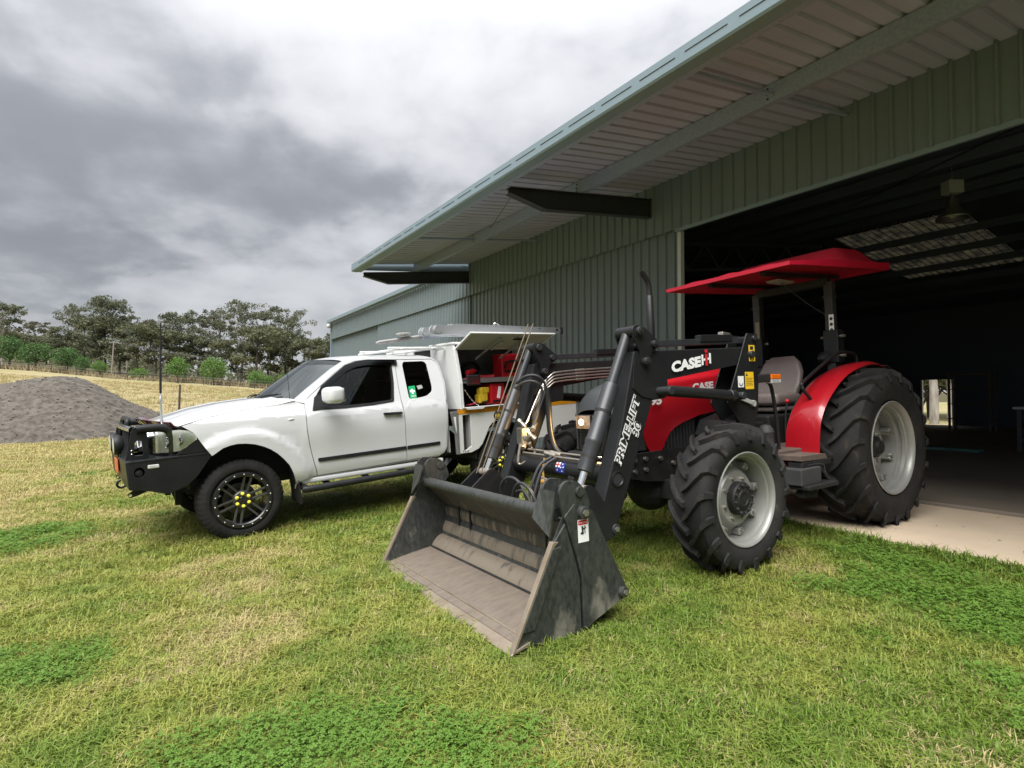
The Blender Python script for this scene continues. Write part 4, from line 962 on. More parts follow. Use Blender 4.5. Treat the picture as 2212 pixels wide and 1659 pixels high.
def build_tools():
    G = 'tools in the open cabinet'
    def chain(par, pts, m='chrome'):
        for i, (p, q) in enumerate(zip(pts, pts[1:])):
            p, q = Vector(p), Vector(q); d = (q - p); c = (p + q) / 2; s = Vector((0, 1, 0)) if i % 2 else d.cross(Vector((0, 1, 0))).normalized()
            MB().tube([c + d * .68 * math.cos(a) + s * .007 * math.sin(a) for a in [k * math.pi / 4 for k in range(9)]], .0028, 5).build('chain_link', m, par)
    t = on_ute('red_tool_case', 'glossy red tool case standing on the cabinet floor', 'case', (3.22, -.72, 1.095), .12, G)
    MB().box((0, 0, .14), (.26, .20, .28)).build('case_body', 'tool_red', t, bevel=.012); MB().box((.02, -.102, .16), (.05, .006, .16), Matrix.Rotation(.25, 3, 'Y')).build('case_stripe', 'sticker_white', t); MB().box((0, -.104, .05), (.20, .01, .02)).build('case_latch', 'black_trim', t)
    t = on_ute('red_tool_case', 'tall dark red tool case on the upper cabinet shelf', 'case', (3.55, -.62, 1.435), -.1, G)
    MB().box((0, 0, .17), (.30, .24, .34)).build('case_body', 'tool_red', t, bevel=.02); MB().tube([(-.10, -.14, .14), (-.10, -.17, .22), (.05, -.17, .23), (.06, -.14, .14)], .016, 8, smooth=4).build('handle', 'black_trim', t, smooth=60); MB().box((0, -.125, .10), (.22, .01, .03)).build('case_latch', 'black_trim', t)
    t = on_ute('red_drill', 'red cordless drill lying at the front of the upper shelf', 'drill', (2.88, -.72, 1.432), .3, G)
    g = MB(); g.cyl((-.09, 0, .10), (.05, 0, .12), .034, n=14); g.cyl((.05, 0, .12), (.12, 0, .13), .024, .012, n=12); g.build('motor_housing', 'tool_red', t, bevel=.006)
    MB().bar((-.05, 0, .10), (-.08, 0, .02), .036, .05, up=(0, 1, 0)).build('grip', 'black_trim', t, bevel=.01); MB().box((-.085, 0, .02), (.10, .06, .04)).build('battery', 'tool_red', t, bevel=.008)
    t = on_ute('red_grinder', 'small red grinder beside the drill on the shelf', 'grinder', (3.18, -.70, 1.432), -.5, G)
    MB().cyl((-.12, 0, .035), (.08, 0, .04), .030, n=14).build('body', 'tool_red', t, bevel=.006); MB().cyl((.10, 0, .02), (.10, 0, .03), .055, n=20).build('disc', 'black_trim', t); MB().cyl((-.17, 0, .035), (-.12, 0, .035), .026, n=12).build('grip', 'black_trim', t)
    t = on_ute('yellow_bag', 'bulky yellow canvas bag in front of the red case', 'bag', (2.98, -.80, 1.095), .2, G)
    g = MB(); g.box((0, 0, .14), (.13, .12, .20)); g.build('bag_body', 'tool_yellow', t, bevel=.035, seg=3); MB().box((-.07, 0, .09), (.06, .10, .12)).build('side_pouch', 'tool_yellow', t, bevel=.02); MB().box((0, -.063, .20), (.13, .01, .07), Matrix.Rotation(.1, 3, 'X')).build('flap', 'tool_yellow', t, bevel=.004)
    t = on_ute('black_toolbox', 'small black toolbox behind the red case on the cabinet floor', 'toolbox', (3.56, -.52, 1.095), 0, G)
    MB().box((0, 0, .09), (.36, .20, .18)).build('box_body', 'black_trim', t, bevel=.015); MB().box((0, -.101, .14), (.30, .006, .02)).build('box_latch', 'tool_red', t); MB().tube([(-.08, 0, .18), (-.07, 0, .215), (.07, 0, .215), (.08, 0, .18)], .010, 7, smooth=3).build('box_handle', 'black_trim', t)
    t = on_ute('impact_driver', 'red and black impact driver lying under the shelf', 'drill', (3.42, -.80, 1.095), .8, G)
    MB().cyl((-.08, 0, .09), (.04, 0, .10), .030, n=14).build('motor_housing', 'tool_red', t, bevel=.006); MB().bar((-.04, 0, .09), (-.06, 0, .01), .032, .045, up=(0, 1, 0)).build('grip', 'black_trim', t, bevel=.008); MB().box((-.06, 0, .02), (.09, .055, .035)).build('battery', 'black_trim', t, bevel=.006)
    t = on_ute('hose_coil', 'dark coiled hose resting at the back of the upper shelf', 'hose', (3.12, -.45, 1.435), 0, G)
    MB().tube([(.13 * math.cos(a), .04 + .006 * a, .13 + .12 * math.sin(a)) for a in [i * math.pi / 8 for i in range(49)]], .011, 6).build('coil', 'rubber', t, smooth=60)
    t = on_ute('jumper_leads', 'coiled red and black leads lying on the cabinet floor', 'cable', (2.86, -.83, 1.10), 0, G)
    MB().tube([(-.16, .02, .01), (-.05, -.02, .03), (.05, .02, .05), (.12, -.01, .03), (.20, .0, .01)], .011, 7, smooth=5).build('red_lead', 'tool_red', t, smooth=60); MB().tube([(-.18, -.02, .01), (-.02, .03, .02), (.10, -.03, .045), (.22, .02, .015), (.26, -.02, .01)], .011, 7, smooth=5).build('black_lead', 'black_trim', t, smooth=60)
    t = on_ute('steel_chain', 'bright steel link chain hanging from the cabinet jamb to its floor', 'chain', (2.62, -.92, 1.105), 0)
    pts = []
    for i in range(15):
        a = i / 14; pts.append((.0 + .22 * a, -.005, .22 * (1 - a) ** 1.5))
    chain(t, pts)
    t = on_ute('spare_mirror', 'black framed towing mirror fixed at the cabinet front jamb', 'mirror', (2.745, -.955, 1.435), -.1)
    MB().box((0, 0, 0), (.20, .03, .135)).build('mirror_frame', 'black_trim', t, bevel=.03, seg=3); MB().box((0, -.0165, 0), (.165, .002, .10)).build('mirror_glass', 'chrome', t); MB().bar((-.09, .02, 0), (-.14, .03, 0), .02, .02).build('mirror_arm', 'black_trim', t)
build_tools()
# ---------------------------------------------------------------- tractor (u: rearwards, v: towards the camera side, w: up)
mat('tractor_red', (.36, .007, .014), .30, coat=.6, noise_amt=.3, nscale=3, col2=(.28, .006, .011), dirt=((.22, .075, .06), .72, 9), zfade=(.62, 1.35, .14), detail=9)
mat('canopy_red', (.47, .008, .030), .42, noise_amt=.4, nscale=2.5, col2=(.38, .007, .022), bump=.06, bscale=25)
mat('loader_black', (.011, .0115, .0125), .42, spec=.35, noise_amt=.5, nscale=4, col2=(.020, .020, .021), dirt=((.05, .047, .042), .66, 6), bump=.04, bscale=60)
mat('loader_grey', (.024, .025, .028), .38, noise_amt=.4, nscale=6, col2=(.045, .046, .05), dirt=((.12, .11, .10), .70, 8))
mat('bucket_outer', (.014, .016, .017), .50, noise_amt=1.0, nscale=40, col2=(.060, .062, .055), detail=12, lo=.30, hi=.80, dirt=((.17, .16, .13), .66, 6), zfade=(0.0, .60, .24), stretch=(1, 1, .5), bump=.25, bscale=40, rough2=.8)
mat('bucket_inner', (.175, .142, .112), .52, noise_amt=1.0, nscale=16, col2=(.120, .098, .078), detail=12, lo=.30, hi=.70, dirt=((.24, .135, .065), .68, 6), bump=.2, bscale=45, stretch=(.6, 1.4, 1))
mat('bucket_back', (.060, .053, .044), .6, noise_amt=1.0, nscale=9, col2=(.036, .033, .029), detail=10, dirt=((.175, .145, .11), .44, 7), zfade=(.05, .66, .24), bump=.25, bscale=45, stretch=(1, 2.2, .35))
mat('worn_edge', (.30, .25, .19), .42, metal=.4, noise_amt=.8, nscale=6, col2=(.20, .15, .11))
mat('wheel_silver', (.31, .31, .292), .40, metal=.35, noise_amt=.6, nscale=5, col2=(.24, .235, .215), dirt=((.22, .12, .06), .73, 3.5))
mat('tractor_tyre', (.013, .013, .0135), .80, spec=.2, noise_amt=.9, nscale=3.5, col2=(.034, .032, .030), bump=.3, bscale=70, detail=8, dirt=((.10, .070, .047), .61, 7))
mat('cast_black', (.012, .012, .0125), .6, spec=.3, noise_amt=.5, nscale=8, col2=(.035, .033, .03))
mat('post_grey', (.026, .026, .028), .45, noise_amt=.5, nscale=9, col2=(.03, .03, .03))
mat('cast_grey', (.045, .045, .046), .65, noise_amt=.6, nscale=8, col2=(.028, .027, .026))
mat('nose_black', (.035, .038, .040), .45, noise_amt=.3, nscale=4, col2=(.05, .052, .05))
mat('seat_vinyl', (.20, .165, .15), .45, noise_amt=.4, nscale=5, col2=(.15, .12, .11), bump=.12, bscale=120)
mat('decal_white', (.80, .80, .80), .45); mat('decal_red', (.55, .02, .03), .45); mat('decal_yellow', (.80, .50, .02), .45); mat('decal_ink', (.02, .02, .02), .6); mat('decal_blue', (.015, .03, .22), .45); mat('decal_dark_red', (.10, .005, .008), .5)
mat('amber', (.75, .16, .01), .18, coat=.6); mat('pipe_steel', (.50, .47, .42), .32, metal=.85, noise_amt=.5, nscale=12, col2=(.30, .25, .2)); mat('hose', (.03, .03, .032), .6); mat('fitting', (.42, .40, .35), .35, metal=.85)
mat('rod_brass', (.20, .165, .11), .4, metal=.6); mat('rust_plate', (.13, .10, .08), .7, noise_amt=.9, nscale=9, col2=(.30, .27, .23)); mat('rust_yellow', (.50, .28, .04), .6)
mat('head_glow', (.9, .85, .75), .25, emit=(1.0, .70, .36), estr=2.0); mat('head_glass', (.26, .22, .18), .10, noise_amt=1.0, nscale=30, col2=(.06, .05, .045), emit=(1.0, .50, .18), estr=.05); mat('step_mat', (.12, .085, .065), .9, noise_amt=.6, nscale=14, col2=(.06, .045, .04))

TR_M = Matrix(((.83816, -.54391, -.04066, 1.17733), (.54431, .83888, -.00145, 4.82288), (.03490, -.02092, .99917, .097), (0, 0, 0, 1)))

def lug_tyre(radius, width, rim_r, nl, lug_h, name_sub=64):
    """agricultural tyre: carcass of revolution with two rows of raking bars"""
    g = MB(); h = width / 2; rc = radius - lug_h
    prof = [(-h * .72, rim_r), (-h * .90, rim_r + .025), (-h, rim_r + (rc - rim_r) * .42), (-h * 1.0, rim_r + (rc - rim_r) * .66), (-h * .92, rc - .030), (-h * .80, rc - .010), (-h * .4, rc + .002), (0, rc + .004)]
    prof = prof + [(-a, b) for a, b in reversed(prof[:-1])]
    g.lathe([(y, r) for y, r in prof], (0, 0, 0), (0, 1, 0), 72, False)
    def surf(t, y):   # point of the tyre at angle t, height hh above the carcass
        return None
    for k in range(nl):
        for sgn in (-1, 1):
            t0 = 2 * math.pi * (k + (.5 if sgn > 0 else 0)) / nl
            # stations from the middle of the tread out to the shoulder and down the sidewall: (across, base radius, lead angle, half width, height)
            st = [(-.06, rc + .002, 1.0, .022, lug_h), (.25, rc + .001, .80, .024, lug_h), (.55, rc - .002, .48, .026, lug_h), (.82, rc - .012, .14, .030, lug_h), (.97, rc - .034, .0, .034, lug_h * .95), (1.01, rc - .085, -.03, .030, .006)]
            lead = 1.0 * width * .62 / radius
            vs = []
            for q, rb, ld, hw, hh in st:
                y = sgn * q * h; t = t0 + ld * lead
                # direction square to the bar, roughly along the circumference
                for e, top in ((-1, 0), (-.72, 1), (.72, 1), (1, 0)):
                    tt = t + e * hw / radius
                    yy = y
                    if q > .9:
                        out = (1 if top else 0)
                        r = rb + (hh * .85 * top if q < 1.0 else hh * top * .2); yy = y + sgn * (.006 if q < 1.0 else .016) * out
                    else: r = rb + hh * top - (0 if top else .006)
                    vs.append((r * math.cos(tt), yy, r * math.sin(tt)))
            n = len(st); fs = []
            for i in range(n - 1):
                for j in range(3): fs.append((i * 4 + j, i * 4 + j + 1, i * 4 + 5 + j, i * 4 + 4 + j))
            fs += [(0, 1, 2, 3), tuple((n - 1) * 4 + j for j in (3, 2, 1, 0))]
            g.add(vs, fs)
    return g
def bolt_ring(par, n, r, y0, y1, br, m='fitting', ph=0, name='wheel_bolt'):
    for k in range(n):
        a = 2 * math.pi * k / n + ph; MB().cyl((r * math.cos(a), y0, r * math.sin(a)), (r * math.cos(a), y1, r * math.sin(a)), br, n=6).build(name, m, par)
def tractor_wheel(par, u, v, w, side, front):
    wh = part('front_wheel' if front else 'rear_wheel', par); wh.location = (u, -v, w)
    if side < 0: wh.scale = (1, -1, 1)
    o = -1  # outer towards -y
    if front:
        lug_tyre(.548, .30, .325, 17, .040).build('tyre', 'tractor_tyre', wh, smooth=32)
        MB().lathe([(-.125, .338), (-.135, .342), (-.140, .335), (-.133, .323), (-.118, .314), (-.100, .312), (-.092, .300), (-.06, .292), (.05, .288), (.10, .318), (.125, .338)], (0, 0, 0), (0, 1, 0), 60, False).build('rim', 'wheel_silver', wh, smooth=40)
        MB().lathe([(.045, .29), (.035, .27), (.02, .235), (-.03, .20), (-.045, .185), (-.045, .12)], (0, 0, 0), (0, 1, 0), 48, False).build('wheel_disc', 'wheel_silver', wh, smooth=35, solid=.008)
        for k in range(8):
            a = 2 * math.pi * k / 8 + .2; MB().box((.258 * math.cos(a), .0, .258 * math.sin(a)), (.05, .07, .05), Matrix.Rotation(-a, 3, 'Y')).build('rim_lug', 'wheel_silver', wh, bevel=.006)
            MB().cyl((.246 * math.cos(a), -.05, .246 * math.sin(a)), (.246 * math.cos(a), .01, .246 * math.sin(a)), .012, n=6).build('rim_bolt', 'fitting', wh)
        bolt_ring(wh, 8, .152, -.047, -.068, .013, 'fitting', .3)
        MB().lathe([(-.045, .122), (-.095, .120), (-.105, .112), (-.105, .090), (-.100, .086), (-.105, .066), (-.112, .060), (-.112, .044), (-.106, .040), (-.106, .001)], (0, 0, 0), (0, 1, 0), 40, False).build('hub', 'cast_black', wh, smooth=35)
        bolt_ring(wh, 12, .101, -.104, -.116, .009, 'cast_grey', .1, 'hub_bolt')
    else:
        lug_tyre(.752, .45, .425, 19, .048).build('tyre', 'tractor_tyre', wh, smooth=32)
        MB().lathe([(-.195, .428), (-.205, .436), (-.212, .428), (-.205, .415), (-.18, .402), (-.155, .400), (-.145, .384), (-.115, .380), (-.105, .392), (-.085, .392), (-.075, .366), (.02, .358), (.10, .385), (.195, .428)], (0, 0, 0), (0, 1, 0), 64, False).build('rim', 'wheel_silver', wh, smooth=40)
        MB().lathe([(.05, .362), (.04, .30), (.03, .26), (.0, .20), (-.03, .17), (-.03, .10)], (0, 0, 0), (0, 1, 0), 48, False).build('wheel_disc', 'wheel_silver', wh, smooth=35, solid=.010)
        for k in range(8):
            a = 2 * math.pi * k / 8 + .39; MB().box((.325 * math.cos(a), .0, .325 * math.sin(a)), (.06, .10, .06), Matrix.Rotation(-a, 3, 'Y')).build('rim_lug', 'wheel_silver', wh, bevel=.008)
            MB().cyl((.305 * math.cos(a), -.075, .305 * math.sin(a)), (.305 * math.cos(a), .0, .305 * math.sin(a)), .015, n=6).build('rim_bolt', 'fitting', wh)
        MB().lathe([(-.03, .105), (-.06, .10), (-.075, .07), (-.10, .06), (-.10, .001)], (0, 0, 0), (0, 1, 0), 36, False).build('hub', 'cast_black', wh, smooth=35)
        bolt_ring(wh, 8, .138, -.032, -.055, .014, 'fitting', .2)
    return wh

def build_tractor():
    tr = thing('red_tractor', 'red farm tractor with black front end loader standing before the shed doorway', 'tractor')
    tr.matrix_world = TR_M
    def V3(u, v, w): return Vector((u, -v, w))
    def plate(name, pts, v0, v1, m, par=tr, holes=(), bevel=.004):
        g = MB(); g.prism(pts, (0, -v0, 0), (1, 0, 0), (0, 0, 1), (0, -(v1 - v0), 0), holes); return g.build(name, m, par, bevel=bevel)
    circ = lambda u, w, r, n=20: [(u + r * math.cos(2 * math.pi * i / n), w + r * math.sin(2 * math.pi * i / n)) for i in range(n)]
    for s in (1, -1):
        tractor_wheel(tr, 0, s * .845, .53, s, True); tractor_wheel(tr, 2.23, s * .80, .715, s, False)
    # --- chassis, axle, engine
    g = MB(); g.bar(V3(0, .70, .53), V3(0, -.70, .53), .16, .16); g.lathe([(0, .14), (.12, .17), (.2, .12)], V3(0, .60, .53), (0, -1, 0), 24); g.lathe([(0, .14), (.12, .17), (.2, .12)], V3(0, -.60, .53), (0, 1, 0), 24); g.sphere(V3(0, .05, .52), .20, 16, 10); g.build('front_axle', 'cast_black', tr, bevel=.01)
    g = MB(); g.box(V3(.1, 0, .74), (1.0, .46, .22)); g.box(V3(.95, 0, .78), (1.2, .40, .42)); g.box(V3(1.9, 0, .80), (.9, .52, .5)); g.build('transmission', 'cast_black', tr, bevel=.02)
    g = MB(); g.bar(V3(2.23, .75, .715), V3(2.23, -.75, .715), .20, .20); g.build('rear_axle', 'cast_black', tr, bevel=.02)
    g = MB(); g.box(V3(.25, 0, 1.02), (1.15, .40, .36)); g.build('engine', 'cast_black', tr, bevel=.03)
    for i in range(5): MB().cyl(V3(.0 + .17 * i, .22, .98), V3(.0 + .17 * i, .22, 1.10), .035, n=12).build('engine_pipe', 'cast_grey', tr, smooth=40)
    for s in (1, -1):
        sp = plate('side_frame', [(-.62, .70), (-.62, .84), (.30, .86), (.34, .66), (.10, .58), (-.30, .62)], s * .26, s * .29, 'cast_black')
        for u, w in ((-.42, .80), (-.30, .80), (-.13, .79), (-.42, .71), (-.30, .715), (.02, .74)): MB().cyl(V3(u, s * .285, w), V3(u, s * .315, w), .018, n=6).build('frame_bolt', 'fitting', sp)
    MB().box(V3(-.60, 0, .78), (.10, .52, .16)).build('front_weight', 'cast_black', tr, bevel=.02)
    # --- bonnet: cross-sections along u
    secs = [(-.57, .215, 1.16, 1.20), (-.54, .228, 1.12, 1.27), (-.49, .238, 1.0, 1.335), (-.42, .248, .95, 1.385), (-.34, .258, .9, 1.415), (-.20, .275, .9, 1.438), (.2, .305, .95, 1.475), (.6, .335, 1.1, 1.515), (.95, .345, 1.12, 1.545)]
    def low(u):
        return interp([(-.34, 1.19), (-.32, 1.10), (-.25, .90), (-.22, .845), (-.09, .845), (-.06, .90), (0.0, .985), (.06, 1.025), (.145, 1.06), (.353, 1.115), (.66, 1.150), (.95, 1.17)], u)
    def hood(u0, u1, fl):
        def fn(a, b):
            u = u0 + (u1 - u0) * a
            i = 0
            hw = interp([(q[0], q[1]) for q in secs], u); zt = interp([(q[0], q[3]) for q in secs], u); zl = fl(u)
            # half profile: up the side, round the shoulder, across the crown
            s = 2 * b - 1; q = abs(s); sg = 1 if s > 0 else -1
            if q > .38:
                t = (q - .38) / .62; w = zt - .075 - (zt - .075 - zl) * t; v = hw * (.955 + .045 * math.sin(min(1, t * 1.6) * math.pi / 2)) ; 
                if .35 < t < .40: v += .004
            else:
                ang = (q / .38) * math.pi / 2; v = hw * .955 * math.sin(ang) ** .8; w = zt - .075 + .075 * math.cos(ang) ** 1.1
            return V3(u, sg * v, w)
        return fn
    MB().grid(hood(-.33, .95, low), 46, 44).build('bonnet', 'tractor_red', tr, smooth=50, solid=.006)
    MB().grid(hood(-.57, -.335, lambda u: interp([(-.57, 1.165), (-.50, 1.17), (-.33, 1.17)], u)), 12, 44).build('nose_cowl', 'nose_black', tr, smooth=50, solid=.006)
    g = MB(); g.box(V3(-.42, 0, 1.0), (.22, .46, .30)); g.build('grille_box', 'nose_black', tr, bevel=.02)
    plate('side_grille', [(-.53, .86), (-.53, 1.17), (-.33, 1.19), (-.24, .86)], .245, .262, 'nose_black'); plate('side_grille', [(-.53, .86), (-.53, 1.17), (-.33, 1.19), (-.24, .86)], -.262, -.245, 'nose_black')
    for s in (1, -1):
        vent = plate('engine_vent', [(-.06, .80), (-.05, .90), (.0, .97), (.06, 1.01), (.145, 1.045), (.30, 1.09), (.34, 1.08), (.34, .82)], s * .268, s * .276, 'nose_black')
        for i in range(9): MB().bar(V3(-.03 + .04 * i, s * .280, .83), V3(-.03 + .04 * i, s * .280, .92 + .15 * math.sqrt(max(0, i) / 8)), .012, .012).build('vent_slat', 'cast_black', vent)
        # bonnet stripe panel with lettering
    for k, v in enumerate((-.105, .105)):
        hd = part('headlight', tr); hd.location = V3(-.578, v, 1.10)
        MB().box((.02, 0, 0), (.05, .19, .12)).build('lamp_housing', 'cast_black', hd, bevel=.006)
        MB().grid(lambda a, b: Vector((-.008 - .008 * math.sin(math.pi * a) * math.sin(math.pi * b), .088 - .176 * a, -.054 + .108 * b)), 8, 6).build('lamp_lens', 'head_glass', hd, smooth=60)
        lp = bpy.data.lights.new('headlight_beam', 'SPOT'); lo_ = bpy.data.objects.new('headlight_beam', lp); COL.objects.link(lo_); lo_.parent = hd; lp.energy = 5; lp.color = (1, .62, .25); lp.spot_size = R(120); lp.spot_blend = .6; lp.shadow_soft_size = .03
        lo_.matrix_local = Matrix.Translation((-.05, 0, 0)) @ Vector((1, -.55 if v < 0 else .2, .1)).to_track_quat('Z', 'Y').to_matrix().to_4x4()
        if True: MB().sphere((-.018, .01, 0), .026, 12, 8, (.35, 1.2, 1)).build('lamp_filament', 'head_glow', hd, smooth=60)
    for i in range(6): MB().bar(V3(-.545, -.19, .89 + .024 * i), V3(-.545, .19, .89 + .024 * i), .01, .01).build('grille_bar', 'cast_black', tr)
    # console, dash, steering wheel
    MB().box(V3(1.05, 0, 1.30), (.30, .52, .50)).build('dash_console', 'cast_black', tr, bevel=.04)
    sw = part('steering_wheel', tr); sw.matrix_local = Matrix.Translation(V3(1.32, 0, 1.56)) @ Matrix.Rotation(R(-32), 4, 'Y')
    MB().tube([(.19 * math.cos(a), .19 * math.sin(a), 0) for a in [i * math.pi / 14 for i in range(29)]], .014, 8).build('wheel_rim', 'cast_black', sw, smooth=60)
    g = MB(); g.cyl((0, 0, -.25), (0, 0, .01), .025)
    for a in (0, 2.1, 4.2): g.bar((0, 0, 0), (.19 * math.cos(a), .19 * math.sin(a), 0), .03, .01)
    g.build('column', 'cast_black', sw)
    # exhaust
    MB().lathe([(0, .030), (.35, .030), (.36, .036), (1.00, .036), (1.01, .028)], V3(.51, -.33, 1.25), (0, 0, 1), 20).build('muffler', 'loader_black', tr, smooth=40)
    MB().tube([V3(.51, -.33, 2.24), V3(.51, -.33, 2.33), V3(.49, -.33, 2.40), V3(.42, -.33, 2.48)], .025, 14, smooth=4, caps=False).build('exhaust_tip', 'loader_black', tr, smooth=50, solid=.004)
    # --- operator station
    g = MB(); g.box(V3(1.35, 0, .745), (1.05, 1.30, .05)); g.build('platform', 'step_mat', tr, bevel=.01)
    for s in (1, -1):
        st = plate('foot_plate', [(.92, .70), (.92, .745), (1.30, .735), (1.34, .69)], s * .50, s * .86, 'step_mat')
        MB().box(V3(1.16, s * .80, .665), (.46, .13, .05)).build('plate_edge', 'cast_black', st, bevel=.01)
        stp = part('access_step', tr); MB().box(V3(1.10, s * .86, .49), (.46, .18, .035)).build('tread', 'cast_black', stp, bevel=.008)
        MB().tube([V3(1.00, s * .86, .66), V3(1.24, s * .86, .65), V3(1.28, s * .86, .56), V3(1.34, s * .86, .50)], .010, 8, smooth=4).build('step_hanger', 'loader_grey', stp, smooth=50)
        MB().box(V3(1.0, s * .80, .575), (.30, .20, .14)).build('step_box', 'cast_grey', stp, bevel=.01)
        MB().box(V3(1.02, s * .84, .43), (.22, .08, .07)).build('step_foot', 'rubber', stp, bevel=.02)
        # mudguard: curved red band over the tyre with an inner side
        arc = spline([Vector((1.30, .645, 0)), Vector((1.315, .85, 0)), Vector((1.365, 1.04, 0)), Vector((1.51, 1.215, 0)), Vector((1.80, 1.405, 0)), Vector((2.14, 1.505, 0)), Vector((2.42, 1.525, 0)), Vector((2.62, 1.49, 0))], 5)
        def band(a, b):
            p = arc[min(len(arc) - 1, int(round(a * (len(arc) - 1))))]; v = .50 + .31 * b
            return V3(p.x, s * v, p.y - .05 * (1 - b) ** 3 + (.012 if .15 < b < .9 else 0) - (.02 * max(0, b - .9) * 10))
        fe = MB().grid(band, len(arc) - 1, 10).build('mudguard', 'tractor_red', tr, smooth=50, solid=.008)
        g = MB(); base = [V3(p.x, s * .505, p.y - .04) for p in arc] + [V3(2.62, s * .505, .75), V3(1.32, s * .505, .66)]; g.add(base, [tuple(range(len(base)))]); g.build('mudguard_inner', 'cast_black', fe, solid=.01)
        MB().grid(lambda a, b: V3(2.60 + .22 * a, s * (.50 + .31 * b), 1.495 - .10 * a * a), 5, 4).build('mudguard_flap', 'rubber', fe, smooth=50, solid=.01)
        MB().tube([V3(2.50, s * .60, 1.50), V3(2.47, s * .60, 1.60), V3(2.38, s * .60, 1.64), V3(2.13, s * .60, 1.635), V3(1.85, s * .60, 1.53), V3(1.44, s * .62, 1.36), V3(1.405, s * .63, 1.32), V3(1.42, s * .64, 1.27), V3(1.56, s * .68, 1.125), V3(1.59, s * .68, 1.11)], .015, 8, smooth=4).build('grab_rail', 'loader_black', tr, smooth=60)
        # ROPS post
        rp = part('roll_bar_post', tr); 
        MB().bar(V3(2.40, s * .41, .85), V3(2.40, s * .41, 2.40), .085, .085).build('post_tube', 'post_grey', rp, bevel=.008)
        MB().box(V3(2.41, s * .42, 1.72), (.13, .15, .34)).build('hinge_bracket', 'loader_black', rp, bevel=.01)
        for dz in (1.62, 1.82): MB().cyl(V3(2.40, s * .30, dz), V3(2.40, s * .54, dz), .016, n=8).build('hinge_pin', 'fitting', rp)
        MB().box(V3(2.40, s * .41, 2.245), (.10, .10, .02)).build('post_band', 'loader_grey', rp)
        # indicator lamps on stalks
        ind = part('indicator', tr)
        MB().bar(V3(.78, s * .58, 1.40), V3(.96, s * .60, 1.41), .05, .07).build('indicator_arm', 'cast_black', ind, bevel=.01)
        MB().box(V3(1.00, s * .60, 1.415), (.14, .07, .045)).build('amber_lens', 'amber', ind, bevel=.008); MB().box(V3(1.00, s * .60, 1.375), (.14, .068, .035)).build('clear_lens', 'lamp_clear', ind, bevel=.006)
        MB().tube([V3(.98, s * .55, 1.38), V3(1.05, s * .55, 1.32), V3(1.10, s * .55, 1.05), V3(1.12, s * .55, .75)], .016, 8, smooth=4).build('entry_rail', 'loader_black', tr, smooth=60)
    MB().lathe([(0, .065), (.10, .065), (.11, .07), (.14, .06), (.17, .04), (.18, .001)], V3(.98, .52, .82), (0, 0, 1), 18).build('filler_bottle', 'cast_grey', tr, smooth=35)
    MB().lathe([(0, .05), (.05, .07), (.09, .05), (.13, .015)], V3(2.36, .36, 1.60), (-1, 0, 0), 16).build('work_lamp', 'loader_black', tr, smooth=40)
    MB().box(V3(2.352, .436, 1.95), (.002, .05, .20)).build('warning_label', 'decal_white', tr)
    for i in range(3): MB().lathe([(0, .017), (.001, .001)], V3(2.350, .436, 1.89 + .058 * i), (-1, 0, 0), 14, False).build('label_symbol', 'decal_ink', tr)
    MB().box(V3(2.354, -.40, 1.93), (.002, .05, .30)).build('warning_label', 'rod_brass', tr)
    MB().bar(V3(2.40, .41, 2.40), V3(2.40, -.41, 2.40), .085, .085, up=(1, 0, 0)).build('roll_bar_top', 'loader_black', tr, bevel=.008)
    # --- canopy: moulded roof
    def can(top):
        def fn(a, b):
            u = 1.18 + (2.97 - 1.18) * a; s = 2 * b - 1; hw = interp([(0, .70), (.1, .725), (1, .745)], a)
            z = 2.405 + .105 * a
            if not top: return V3(u - .0 * s, s * hw, z + .045 * (1 - abs(s) ** 6) * (1 - abs(2 * a - 1) ** 6) - .004)
            e = (1 - abs(s) ** 5) * (1 - abs(2 * a - 1) ** 10)
            dome = .030 + .036 * sm(0, .45, a) + .030 * e + (.165 * sm(.46, .66, a) * (1 - sm(.86, .99, a))) * (1 - sm(.68, .98, abs(s)))
            rib = .014 * max(0, math.cos(s * math.pi * 3.5)) ** 4 * e * (1 - sm(.45, .55, a))
            lip = .012 * (1 - sm(0, .03, 1 - a))
            return V3(u, s * hw, z + dome + rib + lip)
        return fn
    c = MB(); c.grid(can(True), 48, 44); c.grid(can(False), 48, 44)
    T, Bm = can(True), can(False)
    rim = [(a / 48, 0) for a in range(49)] + [(1, b / 44) for b in range(1, 45)] + [(a / 48, 1) for a in range(47, -1, -1)] + [(0, b / 44) for b in range(43, 0, -1)]
    n = len(rim); c.add([T(*p) for p in rim] + [Bm(*p) for p in rim], [(i, (i + 1) % n, n + (i + 1) % n, n + i) for i in range(n)])
    cn = c.build('canopy', 'canopy_red', tr, smooth=50, weld=True)
    for s in (1, -1): MB().bar(V3(1.40, s * .30, 2.42), V3(2.80, s * .30, 2.50), .05, .04).build('canopy_rail', 'loader_black', cn)
    MB().box(V3(2.2, 0, 2.46), (.30, .14, .02)).build('canopy_lamp', 'lid_grey', cn)
    MB().tube([V3(2.2, 0, 2.45), V3(2.3, .22, 2.2), V3(2.37, .38, 2.05)], .006, 6, smooth=4).build('lamp_cable', 'hose', tr)
    # --- seat
    se = part('seat', tr); se.location = V3(1.95, 0, 0)
    def back(a, b):
        th = 2 * math.pi * a; w = 1.22 + .42 * b; hw = interp([(0, .22), (.25, .245), (.6, .24), (.85, .19), (1, .12)], b)
        d = interp([(0, .07), (.8, .075), (1, .04)], b); c0 = .10 + .16 * b
        def se_(x, p): return math.copysign(abs(x) ** p, x)
        return Vector((c0 + d * se_(math.cos(th), .7) - .035 * (math.sin(th) ** 2) , hw * se_(math.sin(th), .55), w + (.012 * math.sin(b * 9) if math.cos(th) < 0 else 0)))
